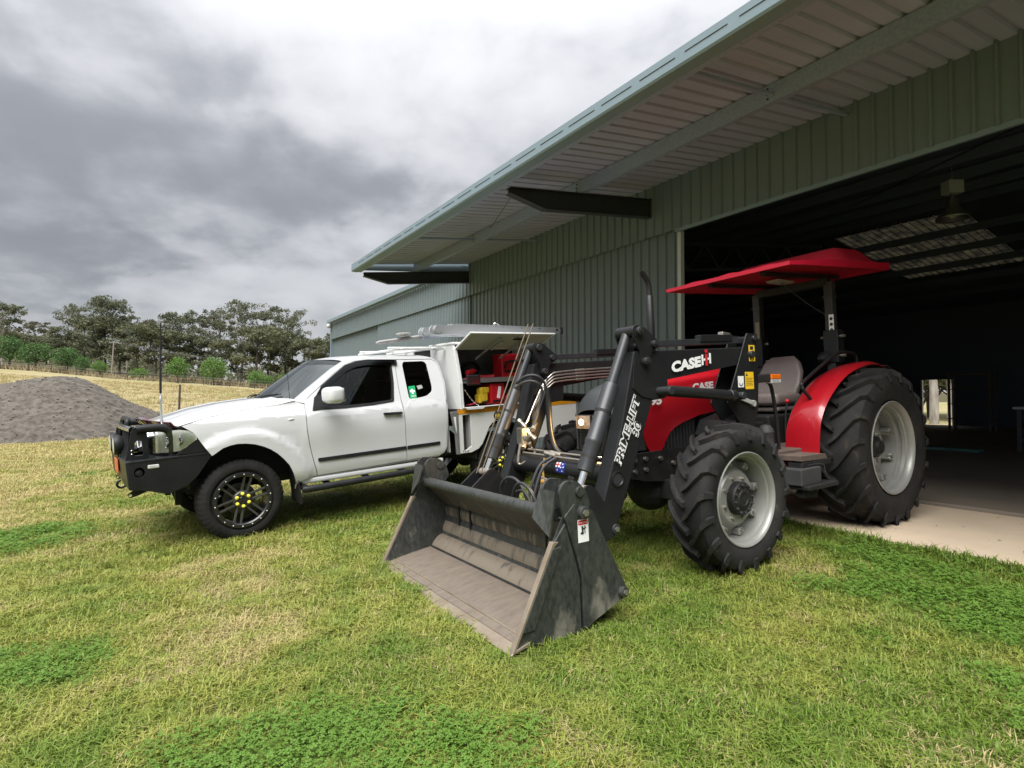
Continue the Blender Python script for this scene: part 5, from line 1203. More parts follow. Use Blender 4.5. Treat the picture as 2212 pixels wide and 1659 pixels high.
    g = MB(); g.grid(back, 36, 18); g.add([back(i / 36, 1) for i in range(36)], [tuple(range(36))]); g.build('backrest', 'seat_vinyl', se, smooth=60)
    g = MB(); g.box((-.08, 0, 1.20), (.46, .47, .13)); g.build('cushion', 'seat_vinyl', se, bevel=.05, seg=4)
    g = MB(); g.box((-.05, 0, 1.10), (.42, .42, .05)); g.build('cushion_base', 'seat_vinyl', se, bevel=.02); g = MB(); g.box((0, 0, .95), (.34, .32, .26)); g.build('pedestal', 'cast_black', se, bevel=.02)
    for s in (1, -1): MB().tube([(-.30, -s * .30, .80), (-.28, -s * .30, 1.06), (-.26, -s * .31, 1.16)], .010, 7, smooth=3).build('lever', 'cast_black', se); 
    MB().sphere((-.26, -.31, 1.18), .022, 10, 8).build('lever_knob', 'tool_red', se, smooth=60)

    # ================= loader
    LB = 'loader_black'
    ARM = [(-.745, 1.615), (.57, 1.665), (.515, 1.53), (-.44, 1.41), (-.445, 1.280), (-.583, 1.268), (-.63, 1.168), (-.951, .483), (-.985, .415), (-1.03, .385), (-1.075, .41), (-1.10, .50), (-1.085, .62), (-.90, 1.08)]
    for s in (1, -1):
        am = plate('loader_arm', ARM, s * .545, s * .665, LB, bevel=.008)
        # knee gusset welded on the outside
        for vv in (.666, .536):
            plate('knee_gusset', [(-.75, 1.60), (-.46, 1.615), (-.43, 1.40), (-.44, 1.29), (-.58, 1.275), (-.70, 1.30), (-.78, 1.36)], s * vv, s * (vv + .008), LB, am, bevel=.002)
        kn = rnd([(-.72, 1.80), (-.66, 1.79), (-.52, 1.69), (-.51, 1.655), (-.60, 1.60), (-.62, 1.53), (-.66, 1.505), (-.70, 1.53), (-.70, 1.60), (-.77, 1.72), (-.765, 1.77)], .025)
        for vv in (.505, .672): plate('knuckle_plate', kn, s * vv, s * (vv + .014), LB, am, bevel=.003)
        for (u, w, r) in ((-.715, 1.755, .030), (-.575, 1.668, .024), (-.66, 1.545, .028)):
            MB().cyl(V3(u, s * .48, w), V3(u, s * .715, w), r, n=18).build('pivot_pin', 'loader_grey', am, bevel=.004); MB().cyl(V3(u, s * .715, w), V3(u, s * .724, w), r * .6, n=6).build('pin_bolt', 'cast_black', am)
        MB().cyl(V3(-1.03, s * .50, .44), V3(-1.03, s * .72, .44), .034, n=18).build('pivot_pin', 'loader_grey', am, bevel=.004); MB().cyl(V3(-1.03, s * .72, .44), V3(-1.03, s * .728, .44), .018, n=6).build('pin_bolt', 'fitting', am)
        MB().lathe([(0, .055), (.012, .055), (.014, .046), (.004, .040)], V3(-.955, s * .662, .755), (0, -s, 0), 28, False).build('arm_boss', LB, am, smooth=30)
        MB().cyl(V3(-.955, s * .655, .755), V3(-.955, s * .668, .755), .040, n=24).build('boss_cap', 'loader_grey', am)
        # bucket cylinder: gland tube, barrel, rod
        A = V3(-.735, s * .60, 1.755); B = V3(-1.235, s * .60, .715); d = (B - A)
        cy = part('bucket_cylinder', tr)
        MB().cyl(A, A + d * .36, .036, n=20).build('upper_tube', 'loader_grey', cy, smooth=40)
        MB().lathe([(0, .050), (.02, .056), (.40, .056), (.41, .060), (.43, .060), (.44, .056), (d.length * .545, .056), (d.length * .55, .03)], A + d * .35, d, 24).build('barrel', 'loader_grey', cy, smooth=30)
        MB().cyl(A + d * .88, B, .026, n=20).build('rod', 'chrome', cy, smooth=40)
        MB().cyl(A + Vector((0, s * .09, 0)), A - Vector((0, s * .09, 0)), .042, n=20).build('rod_eye', LB, cy, bevel=.004); MB().cyl(B + Vector((0, s * .085, 0)), B - Vector((0, s * .085, 0)), .030, n=18).build('rod_eye', 'rust_plate', cy, bevel=.004)
        MB().tube([A + d * .50 + Vector((.055, 0, .02)), A + d * .7 + Vector((.07, 0, 0)), A + d * .86 + Vector((.06, 0, 0))], .010, 8).build('feed_pipe', 'loader_grey', cy, smooth=50)
        for t in (.52, .80): MB().lathe([(0, .058), (.02, .058)], A + d * t, d, 20).build('clamp', 'cast_black', cy)
        # lift cylinder
        L0_, L1_ = V3(-.525, s * .735, 1.333), V3(.30, s * .735, 1.268); e = L1_ - L0_
        lc = part('lift_cylinder', tr)
        MB().lathe([(0, .034), (.04, .040), (e.length * .86, .040), (e.length * .865, .045), (e.length * .93, .045), (e.length * .935, .03), (e.length, .03)], L0_, e, 22).build('barrel', LB, lc, smooth=30)
        MB().cyl(L0_ + Vector((0, s * .09, 0)), L0_ - Vector((0, s * .06, 0)), .030, n=18).build('cylinder_pin', 'loader_grey', lc, bevel=.004); MB().cyl(L1_ + Vector((0, s * .09, 0)), L1_ - Vector((0, s * .06, 0)), .030, n=18).build('cylinder_pin', 'loader_grey', lc, bevel=.004)
        # levelling link
        lk = part('levelling_link', tr)
        MB().bar(V3(-.56, s * .60, 1.675), V3(.66, s * .60, 1.728), .035, .05).build('link_bar', 'loader_grey', lk, bevel=.004); MB().bar(V3(.02, s * .60, 1.728), V3(.42, s * .60, 1.742), .055, .055).build('link_sleeve', LB, lk, bevel=.005)
        if s == 1: MB().bar(V3(.30, .60, 1.775), V3(.40, .60, 1.765), .05, .03).build('link_latch', 'fitting', lk, bevel=.005)
        # mast
        ms = part('loader_mast', tr)
        outer = [(.525, 1.775), (.665, 1.77), (.655, 1.40), (.63, 1.14), (.56, 1.00), (.45, .98), (.37, 1.06), (.235, 1.215), (.27, 1.29)]
        for vv in (.675, .52): plate('mast_plate', outer, s * vv, s * (vv + .012), LB, ms, bevel=.003)
        plate('mast_spine', [(.63, 1.76), (.66, 1.76), (.64, 1.15), (.57, 1.02), (.55, 1.06), (.60, 1.18)], s * .53, s * .675, LB, ms)
        plate('mast_foot', [(.36, 1.07), (.62, 1.14), (.58, .95), (.52, .82), (.36, .80), (.30, .95)], s * .30, s * .66, LB, ms)
        MB().cyl(V3(.56, s * .50, 1.60), V3(.56, s * .715, 1.60), .030, n=18).build('boom_pin', 'loader_grey', ms, bevel=.004); MB().cyl(V3(.61, s * .50, 1.735), V3(.61, s * .705, 1.735), .022, n=18).build('link_pin', 'loader_grey', ms, bevel=.004)
        MB().bar(V3(.30, s * .70, 1.275), V3(.545, s * .70, 1.20), .02, .035).build('lock_handle', 'lid_grey', ms, bevel=.005); MB().cyl(V3(.55, s * .688, 1.20), V3(.55, s * .71, 1.20), .026, n=16).build('lock_handle_end', 'lid_grey', ms)
        if s == 1:
            f = -.6885
            def rect(nm, m, u0, u1, w0, w1, y=f): return MB().add([(u0, y, w0), (u1, y, w0), (u1, y, w1), (u0, y, w1)], [(0, 1, 2, 3)]).build(nm, m, ms)
            rect('warning_decal', 'decal_yellow', .535, .618, 1.545, 1.678); rect('decal_picture', 'decal_ink', .555, .598, 1.64, 1.668, f - .001); rect('decal_picture', 'decal_white', .555, .60, 1.605, 1.632, f - .001)
            text_mesh('decal_letter', 'H', 'decal_ink', ms, (.550, f - .0005, 1.553), (1, 0, 0), (0, 0, 1), .052, width=.05)
            rect('warning_decal', 'decal_yellow', .470, .585, 1.318, 1.458); g = MB(); g.add([(.478, f - .001, 1.425), (.508, f - .001, 1.425), (.493, f - .001, 1.452)], [(0, 1, 2)]); g.build('decal_triangle', 'decal_ink', ms)
            for i in range(5): rect('decal_line', 'rod_brass', .482, .572 - .01 * (i % 2), 1.405 - .014 * i, 1.409 - .014 * i, f - .001)
            rect('white_decal', 'decal_white', .375, .452, 1.335, 1.425); g = MB(); g.lathe([(0, .026), (0, .018)], V3(.414, .6900, 1.37), (0, -1, 0), 20, False, 0, math.pi); g.build('decal_ring', 'cast_grey', ms)
    # decals on the near arm
    y = -.6765
    ta = text_mesh('maker_lettering', 'CASE', 'decal_white', tr, (-.385, y, 1.466), (1, 0, .14), (0, 0, 1), .100, offset=.006, width=.335)
    for u0 in (-.035, .055): MB().bar((u0, y - .0015, 1.516 + (u0 + .035) * .14), (u0, y - .0015, 1.596 + (u0 + .035) * .14), .020, .002, up=(0, 1, 0)).build('emblem_bar', 'decal_white', tr)
    MB().bar((-.03, y - .0015, 1.556), (.055, y - .0015, 1.568), .016, .002, up=(0, 1, 0)).build('emblem_bar', 'decal_white', tr)
    MB().bar((.010, y - .003, 1.512), (.010, y - .003, 1.602), .028, .002, up=(0, 1, 0)).build('emblem_stem', 'decal_red', tr); MB().bar((.010, y - .003, 1.612), (.010, y - .003, 1.636), .030, .002, up=(0, 1, 0)).build('emblem_dot', 'decal_red', tr)
    dx = Vector((.212, 0, .44)).normalized(); dy = Vector((-dx.z, 0, dx.x))
    p0 = Vector((-.930, -.669, .838))
    for off, m, dep in ((.0075, 'decal_white', 0), (.0005, 'decal_ink', .0012)):
        text_mesh('model_lettering', 'PRIME-LIFT', m, tr, p0 + Vector((0, -dep, 0)), dx, dy, .085, offset=off, width=.505, shear=.15)
        text_mesh('model_number', '30', m, tr, p0 + dx * .235 - dy * .078 + Vector((0, -dep, 0)), dx, dy, .085, offset=off, width=.105, shear=.15)
    yb = -.318
    text_mesh('bonnet_lettering', 'CASE', 'decal_white', tr, (.27, -.324, 1.325), (1, -.05, .06), (0, 0, 1), .078, offset=.004, width=.26)
    text_mesh('bonnet_number', '95', 'decal_white', tr, (-.20, -.2965, 1.225), (1, -.06, .02), (0, 0, 1), .085, offset=.004, shear=.2, width=.12)
    # torque tube between the arms, with hoses, pipes and flag
    tt = part('torque_tube', tr)
    MB().cyl(V3(-.93, -.55, .77), V3(-.93, .55, .77), .078, n=32).build('cross_tube', LB, tt, smooth=40)
    for k, dz in enumerate((.098, .122)): MB().tube([V3(-.99 + .05 * k, -.40, .77 + dz), V3(-.99 + .05 * k, .50, .77 + dz - .012)], .009, 8).build('hydraulic_pipe', 'pipe_steel', tt, smooth=50)
    for k in range(2): MB().lathe([(0, .016), (.02, .02), (.06, .02), (.065, .014), (.10, .018), (.13, .018), (.135, .012)], V3(-1.0 + .055 * k, .05, .87 + .0), (0, 1, .12), 12).build('pipe_union', 'fitting', tt, smooth=40)
    def flag():
        fl = part('flag_sticker', tr); r = .0795
        def pt(v, a): return V3(-.93 - r * math.cos(a), v, .77 + r * math.sin(a))
        def patch(nm, m, v0, v1, a0, a1, rr):
            nonlocal r
            r = rr; MB().grid(lambda x, q: pt(v0 + (v1 - v0) * x, a0 + (a1 - a0) * q), 2, 4).build(nm, m, fl, smooth=60)
        patch('field', 'decal_blue', .05, .16, -.25, .75, .0792); patch('canton', 'decal_white', .05, .105, .25, .75, .0795)
        patch('canton_cross', 'decal_red', .07, .083, .25, .75, .0798); patch('canton_cross', 'decal_red', .05, .105, .44, .56, .0799)
        for v, a in ((.075, 0.0), (.13, .6), (.145, .3), (.118, .25), (.132, -.08)): patch('star', 'decal_white', v - .005, v + .005, a - .06, a + .06, .0796)
    flag()
    # hose bundles: from the far arm down to the bucket
    def hose(pts, r=.012, m='hose', nm='hydraulic_hose', sm_=5): return MB().tube([V3(*p) for p in pts], r, 8, smooth=sm_).build(nm, m, tr, smooth=60)
    hose([(-1.02, .02, .86), (-1.12, .0, .80), (-1.20, -.02, .62), (-1.22, -.03, .48)]); hose([(-1.02, .08, .86), (-1.14, .07, .79), (-1.22, .06, .60), (-1.24, .05, .46)])
    hose([(-1.30, -.25, .50), (-1.34, -.20, .66), (-1.36, -.05, .74), (-1.36, .10, .70), (-1.34, .18, .52)], .011); hose([(-1.36, .02, .50), (-1.40, .06, .64), (-1.42, .18, .73), (-1.42, .32, .68), (-1.40, .38, .52)], .012, 'loader_grey'); hose([(-1.33, -.10, .52), (-1.36, .0, .62), (-1.37, .15, .66), (-1.36, .26, .54)], .011)
    hose([(-.92, -.62, 1.42), (-.88, -.50, 1.50), (-.80, -.42, 1.50), (-.72, -.42, 1.40), (-.80, -.44, 1.20)]); hose([(-.96, -.62, 1.36), (-.90, -.50, 1.45), (-.82, -.42, 1.45), (-.76, -.42, 1.36), (-.84, -.44, 1.14)])
    MB().tube([V3(-.985, -.60, 1.335), V3(-.94, -.58, 1.39)], .018, 10).build('hose_fitting', 'fitting', tr, smooth=40)
    for k in range(4):
        dz = -.028 * k
        MB().tube([V3(.42, -.515, 1.585 + dz), V3(-.42, -.515, 1.545 + dz), V3(-.60, -.515, 1.50 + dz), V3(-.72 - .01 * k, -.515, 1.36 + dz), V3(-.93 - .006 * k, -.515, .98)], .008, 7, smooth=4).build('boom_pipe', 'pipe_steel', tr, smooth=50)
        MB().tube([V3(-.20, -.515, 1.556 + dz), V3(-.30, -.515, 1.551 + dz)], .013, 8).build('pipe_union', 'fitting', tr, smooth=40)
    vb = part('valve_block', tr)
    for k, (du, dv, dw) in enumerate(((0, 0, 0), (.05, .01, .05), (-.03, .02, .08), (.02, -.02, -.06), (.06, .03, -.03), (-.05, .0, -.10))):
        MB().lathe([(0, .022), (.03, .022), (.032, .016), (.06, .016), (.062, .022), (.085, .02)], V3(-.93 + du, -.42 + dv, 1.00 + dw), (.6 if k % 2 else -.3, .4, .5 if k % 3 else -.8), 8).build('valve_fitting', 'fitting', vb, smooth=30)
    MB().box(V3(-.93, -.47, 1.0), (.10, .08, .14)).build('valve_body', 'fitting', vb, bevel=.008)
    MB().tube([V3(-.99, -.44, .94), V3(-1.02, -.44, .80), V3(-1.01, -.42, .77), V3(-.99, -.36, .80)], .012, 8, smooth=4).build('elbow_pipe', 'pipe_steel', tr, smooth=50)
    hose([(-.72, -.42, 1.38), (-.80, -.43, 1.20), (-.86, -.43, 1.08)], .014)
    # bar guard in front of the nose
    gd = part('nose_guard', tr)
    MB().tube([V3(-.74, -.36, 1.40), V3(-.74, -.36, 1.20), V3(-.74, -.345, 1.00), V3(-.73, -.28, .87), V3(-.72, -.10, .80), V3(-.71, .3, .78)], .026, 12, smooth=5).build('guard_bar', LB, gd, smooth=50)
    MB().tube([V3(-.74, .36, 1.15), V3(-.74, .345, 1.00), V3(-.73, .28, .87), V3(-.72, .10, .80)], .026, 12, smooth=5).build('guard_bar', LB, gd, smooth=50)
    MB().box(V3(-.66, 0, .74), (.12, .5, .12)).build('guard_foot', LB, gd, bevel=.01)
    # level indicator rods along the far cylinder
    for k in range(2):
        A = V3(-.735, -.60, 1.755); B = V3(-1.235, -.60, .715); o_ = Vector((-.075 - .02 * k, -.03 + .05 * k, .02))
        MB().tube([A + (A - B) * .19 + o_, B + o_ * .9 + Vector((-.0, 0, -.02))], .0055, 7).build('level_rod', 'rod_brass', tr, smooth=50)
    for t in (.12, .55): MB().bar(V3(-.735, -.60, 1.755).lerp(V3(-1.235, -.60, .715), t) + Vector((-.10, 0, .02)), V3(-.735, -.60, 1.755).lerp(V3(-1.235, -.60, .715), t) + Vector((.05, 0, .02)), .03, .015).build('rod_guide', 'cast_black', tr)
    # hanging plates on the tube
    hp = part('hanging_plate', tr); q = Matrix.Rotation(.22, 3, 'X')
    MB().box(V3(-1.06, .05, .605), (.012, .26, .17), q).build('plate_sheet', 'rust_plate', hp, bevel=.003); MB().tube([V3(-1.06, -.03, .67), V3(-1.05, -.05, .76), V3(-1.04, -.04, .85)], .008, 7, smooth=4).build('plate_hook', 'rust_yellow', hp); MB().sphere(V3(-1.07, -.03, .675), .020, 10, 8).build('hook_eye', 'rust_yellow', hp, smooth=60)
    pd = part('pedal_lever', tr); plate('pedal_blade', [(-.05, 0), (.05, 0), (.045, -.08), (.015, -.12), (-.015, -.12), (-.045, -.08)], 0, .008, 'loader_grey', pd); pd.matrix_local = Matrix.Translation(V3(-1.04, .27, .74)) @ Matrix.Rotation(R(75), 4, 'Z')
    MB().tube([(0, 0, -.12), (0, 0, -.20), (.0, .03, -.28)], .008, 7, smooth=3).build('lever_rod', 'loader_grey', pd)
    # ================= bucket
    bk = part('loader_bucket', tr); HW = .96
    inner = [(-2.0, .022), (-1.68, .075)]
    corners = [(-1.60, .085), (-1.485, .19), (-1.425, .315), (-1.44, .435), (-1.655, .650)]
    for k, ((u0, w0), (u1, w1)) in enumerate(zip(corners, corners[1:])):
        bl = (.013, .014, .012, .0)[k]; dn = Vector((w1 - w0, -(u1 - u0))).normalized()      # each fold bellies into the bucket between pressed grooves
        for i in range(6):
            t = i / 5; off = bl * math.sin(math.pi * t) ** .8 - (.007 if i in (0, 5) and k < 3 else 0); inner.append((u0 + (u1 - u0) * (.05 + .9 * t) - dn.x * off, w0 + (w1 - w0) * (.05 + .9 * t) - dn.y * off))
    def sweep(nm, pts, m, t0, rows=12):
        g = MB(); k = len(pts); vs = [V3(u, -HW + 2 * HW * i / rows, w) for i in range(rows + 1) for u, w in pts]
        g.add(vs, [(i * k + j, i * k + j + 1, (i + 1) * k + j + 1, (i + 1) * k + j) for i in range(rows) for j in range(k - 1)]); return g.build(nm, m, bk, smooth=25, solid=t0)
    sweep('bucket_floor', [(-1.99, .030), (-1.80, .062), (-1.68, .078), (-1.60, .088)], 'bucket_inner', .014)
    sweep('bucket_back', inner[2:], 'bucket_back', .012)
    plate('cutting_edge', [(-2.055, .004), (-2.03, .022), (-1.93, .048), (-1.93, .030)], -HW - .03, HW + .03, 'worn_edge', bk, bevel=.004)
    MB().tube([V3(-1.598, -HW + .02, .094), V3(-1.598, HW - .02, .094)], .011, 8).build('floor_weld', 'cast_black', bk)
    MB().tube([V3(-1.932, -HW + .04, .0505), V3(-1.932, HW - .04, .0505)], .006, 6).build('edge_weld', 'worn_edge', bk)
    MB().cyl(V3(-1.655, -HW + .06, .655), V3(-1.655, HW - .06, .655), .040, n=24).build('top_tube', 'bucket_outer', bk, smooth=40)
    SIDE = [(-2.035, .012), (-1.745, .525), (-1.77, .672), (-1.69, .75), (-1.70, .815), (-1.60, .835), (-1.515, .80), (-1.478, .73), (-1.37, .469), (-1.239, .195), (-1.245, .125), (-1.485, .042), (-1.575, -.005)]
    for s in (1, -1):
        sd = plate('bucket_side', [(-2.035, .012), (-1.745, .525), (-1.66, .62), (-1.60, .42), (-1.572, .30), (-1.575, -.005)], s * (HW + .004), s * (HW + .022), 'bucket_outer', bk)
        plate('side_liner', [(-2.02, .016), (-1.75, .51), (-1.665, .655), (-1.52, .69), (-1.38, .46), (-1.26, .18), (-1.48, .05), (-1.575, .004)], s * (HW - .004), s * (HW + .003), 'bucket_outer', bk)
        plate('side_rear', [(-1.668, .66), (-1.60, .72), (-1.52, .70), (-1.46, .66), (-1.37, .469), (-1.235, .20), (-1.228, .155), (-1.25, .12), (-1.485, .042), (-1.562, .0), (-1.560, .30), (-1.590, .42)], s * (HW + .004), s * (HW + .030), 'bucket_outer', bk)
        plate('side_edge', [(-2.045, .006), (-2.025, .006), (-1.745, .505), (-1.715, .53), (-1.755, .535)], s * (HW - .006), s * (HW + .030), 'worn_edge', bk)
        plate('side_stiffener', [(-1.98, .10), (-1.76, .50), (-1.70, .505), (-1.90, .10)], s * (HW + .02), s * (HW + .034), 'bucket_outer', bk)
        g = MB(); g.add([V3(-1.705, s * (HW - .14), .80), V3(-1.705, s * (HW + .004), .80), V3(-1.755, s * (HW + .004), .555), V3(-1.765, s * (HW - .14), .645)], [(0, 1, 2, 3)]); g.build('ear_web', 'bucket_outer', bk, solid=.014)
        for vv in (HW + .005, HW - .15):
            plate('ear_plate', rnd([(-1.66, .62), (-1.70, .80), (-1.655, .855), (-1.56, .845), (-1.50, .78), (-1.475, .70), (-1.50, .66)], .03), s * vv, s * (vv + .020), 'bucket_outer', bk)
        MB().cyl(V3(-1.555, s * (HW - .16), .785), V3(-1.555, s * (HW + .04), .785), .030, n=18).build('ear_pin', 'bucket_outer', bk, bevel=.004)
        for u, w, r in ((-1.545, .668, .036), (-1.268, .165, .030)):
            MB().cyl(V3(u, s * (HW + .01), w), V3(u, s * (HW + .062), w), r, n=20).build('bucket_pin', 'bucket_outer', bk, bevel=.004); MB().cyl(V3(u, s * (HW + .062), w), V3(u, s * (HW + .072), w), r * .55, n=6).build('pin_bolt', 'fitting', bk)
        for vv in (.50, .69): plate('hitch_plate', rnd([(-1.46, .60), (-1.25, .76), (-1.19, .73), (-1.00, .46), (-1.02, .40), (-1.10, .38), (-1.38, .16), (-1.46, .20)], .03), s * vv, s * (vv + .018), LB, bk)
    plate('bucket_heel', [(-1.60, .07), (-1.25, .13), (-1.23, .18), (-1.36, .46), (-1.45, .46), (-1.44, .33), (-1.50, .16)], -HW, HW, 'bucket_outer', bk)
    y = -(HW + .0312)
    def brect(nm, m, u0, u1, w0, w1, dy=0): return MB().add([(u0, y - dy, w0), (u1, y - dy, w0), (u1, y - dy, w1), (u0, y - dy, w1)], [(0, 1, 2, 3)]).build(nm, m, bk)
    brect('danger_decal', 'decal_white', -1.580, -1.502, .500, .628); brect('danger_band', 'decal_red', -1.576, -1.506, .598, .624, .001)
    text_mesh('danger_word', 'DANGER', 'decal_white', bk, (-1.571, y - .001, .606), (1, 0, 0), (0, 0, 1), .014, width=.06)
    g = MB(); g.bar((-1.545, y - .0015, .545), (-1.548, y - .0015, .590), .012, .001, up=(0, 1, 0)); g.bar((-1.546, y - .0015, .572), (-1.522, y - .0015, .580), .007, .001, up=(0, 1, 0)); g.bar((-1.530, y - .0015, .548), (-1.530, y - .0015, .592), .005, .001, up=(0, 1, 0)); g.bar((-1.56, y - .0015, .548), (-1.545, y - .0015, .560), .01, .001, up=(0, 1, 0)); g.build('danger_figure', 'decal_ink', bk)
    return tr
tractor = build_tractor()
# ---------------------------------------------------------------- background: heap, trees, fence, pole
mat('gravel', (.115, .100, .082), .95, noise_amt=1.0, nscale=5, col2=(.042, .036, .029), bump=1.0, bscale=9, detail=9, dirt=((.17, .152, .128), .64, 9))
mat('post_wood', (.045, .035, .03), .9, noise_amt=.6, nscale=10, col2=(.09, .075, .06)); mat('pole_wood', (.26, .23, .20), .9, noise_amt=.5, nscale=4, col2=(.17, .15, .13)); mat('fence_wire', (.20, .19, .18), .6)
mat('gravel_stone', (.20, .175, .145), .9, noise_amt=1.0, nscale=3, col2=(.12, .105, .085))
def gravel_heap():
    a, b = Vector((-17.4, 21.6)), Vector((-24.5, 22.3)); base = gz(-17, 20)
    nx, ny = 150, 90; x0, x1, y0, y1 = -31, -12.6, 17, 27; vs = []; keep = []
    for i in range(nx + 1):
        for j in range(ny + 1):
            x = x0 + (x1 - x0) * i / nx; y = y0 + (y1 - y0) * j / ny; p = Vector((x, y)); t = 0; ddx = x + 17.6; ddx = ddx * (.42 if ddx < 0 else 1); d = math.hypot(ddx, y - 21.7)
            top = 2.28 + .10 * noise.noise(Vector((x * .35, y * .3, 1))) - .35 * max(0, t - .35)
            d += .25 * noise.noise(Vector((x * .5, y * .5, 5))) + .07 * noise.noise(Vector((x * 1.8, y * 1.8, 2)))
            h = top - .56 * math.sqrt(max(0, d) ** 2 + .5) + .36
            h += .045 * noise.noise(Vector((x * 3.1, y * 3.1, 0))) + .030 * noise.noise(Vector((x * 7, y * 7, 4)))
            if h < .35: h = h - .1 * (.35 - h)
            vs.append((x, y, base + max(-.15, h)))
    m = ny + 1
    g = MB(); g.add(vs, [(i * m + j, (i + 1) * m + j, (i + 1) * m + j + 1, i * m + j + 1) for i in range(nx) for j in range(ny) if max(vs[i * m + j][2], vs[(i + 1) * m + j + 1][2], vs[i * m + j + 1][2], vs[(i + 1) * m + j][2]) > base - .10])
    hp = tag(g.build('gravel_heap', 'gravel', smooth=70), 'big grey brown heap of road gravel on the lawn edge', 'gravel heap')
    rng = random.Random(8); st = MB(); live = [p for p in vs if base - .05 < p[2]]
    for _ in range(2600):
        p = Vector(rng.choice(live)); p += Vector((rng.uniform(-.1, .1), rng.uniform(-.1, .1), 0)); r = rng.uniform(.02, .05) * (1.6 if rng.random() < .06 else 1)
        q = [Vector((rng.uniform(.6, 1.2) * a, rng.uniform(.6, 1.2) * b, rng.uniform(.5, 1) * c)) * r + p for a, b, c in ((1, 0, 0), (-1, 0, 0), (0, 1, 0), (0, -1, 0), (0, 0, 1), (0, 0, -1))]
        st.add(q, [(0, 2, 4), (2, 1, 4), (1, 3, 4), (3, 0, 4), (2, 0, 5), (1, 2, 5), (3, 1, 5), (0, 3, 5)])
    so = st.build('loose_stones', 'gravel_stone', hp, fix=False); stuff(so)
gravel_heap()

def leaf_material(name, c1, c2, c3, tr=.22):
    m = bpy.data.materials.new(name); m.use_nodes = True; nt = m.node_tree; N = nt.nodes; L = nt.links; b = N['Principled BSDF']; b.inputs['Roughness'].default_value = .6; b.inputs['Specular IOR Level'].default_value = .3
    tc = N.new('ShaderNodeTexCoord'); n1 = N.new('ShaderNodeTexNoise'); n1.inputs['Scale'].default_value = .55; n1.inputs['Detail'].default_value = 3; L.new(tc.outputs['Object'], n1.inputs['Vector'])
    n2 = N.new('ShaderNodeTexNoise'); n2.inputs['Scale'].default_value = 5; n2.inputs['Detail'].default_value = 2; L.new(tc.outputs['Object'], n2.inputs['Vector'])
    def mix(f, a, c, lo, hi):
        r = N.new('ShaderNodeMapRange'); L.new(f, r.inputs[0]); r.inputs[1].default_value = lo; r.inputs[2].default_value = hi
        x = N.new('ShaderNodeMix'); x.data_type = 'RGBA'; L.new(r.outputs[0], x.inputs[0])
        for i, q in ((6, a), (7, c)):
            if isinstance(q, tuple): x.inputs[i].default_value = (*q, 1)
            else: L.new(q, x.inputs[i])
        return x.outputs[2]
    c = mix(n2.outputs[0], mix(n1.outputs[0], c1, c2, .4, .6), c3, .52, .75); L.new(c, b.inputs['Base Color'])
    t = N.new('ShaderNodeBsdfTranslucent'); L.new(c, t.inputs[0]); mx = N.new('ShaderNodeMixShader'); mx.inputs[0].default_value = tr
    L.new(b.outputs[0], mx.inputs[1]); L.new(t.outputs[0], mx.inputs[2]); L.new(mx.outputs[0], N['Material Output'].inputs[0]); MATS[name] = m
leaf_material('gum_leaf', (.105, .122, .072), (.132, .140, .085), (.16, .15, .10), .36); leaf_material('gum_leaf_brown', (.14, .125, .085), (.115, .12, .072), (.175, .15, .112), .36); leaf_material('round_leaf', (.10, .19, .04), (.135, .24, .055), (.18, .29, .08), .35); leaf_material('dark_leaf', (.060, .125, .034), (.078, .155, .042), (.11, .19, .055), .3); leaf_material('bush_leaf', (.105, .118, .060), (.13, .135, .07), (.15, .138, .085), .34)  # own leaf colours, from grey gums to dark green round trees
mat('gum_bark', (.36, .33, .29), .85, noise_amt=.9, nscale=3, col2=(.17, .145, .12), stretch=(1, 1, .4)); mat('dark_bark', (.085, .068, .055), .95, noise_amt=.6, nscale=6, col2=(.05, .04, .034))

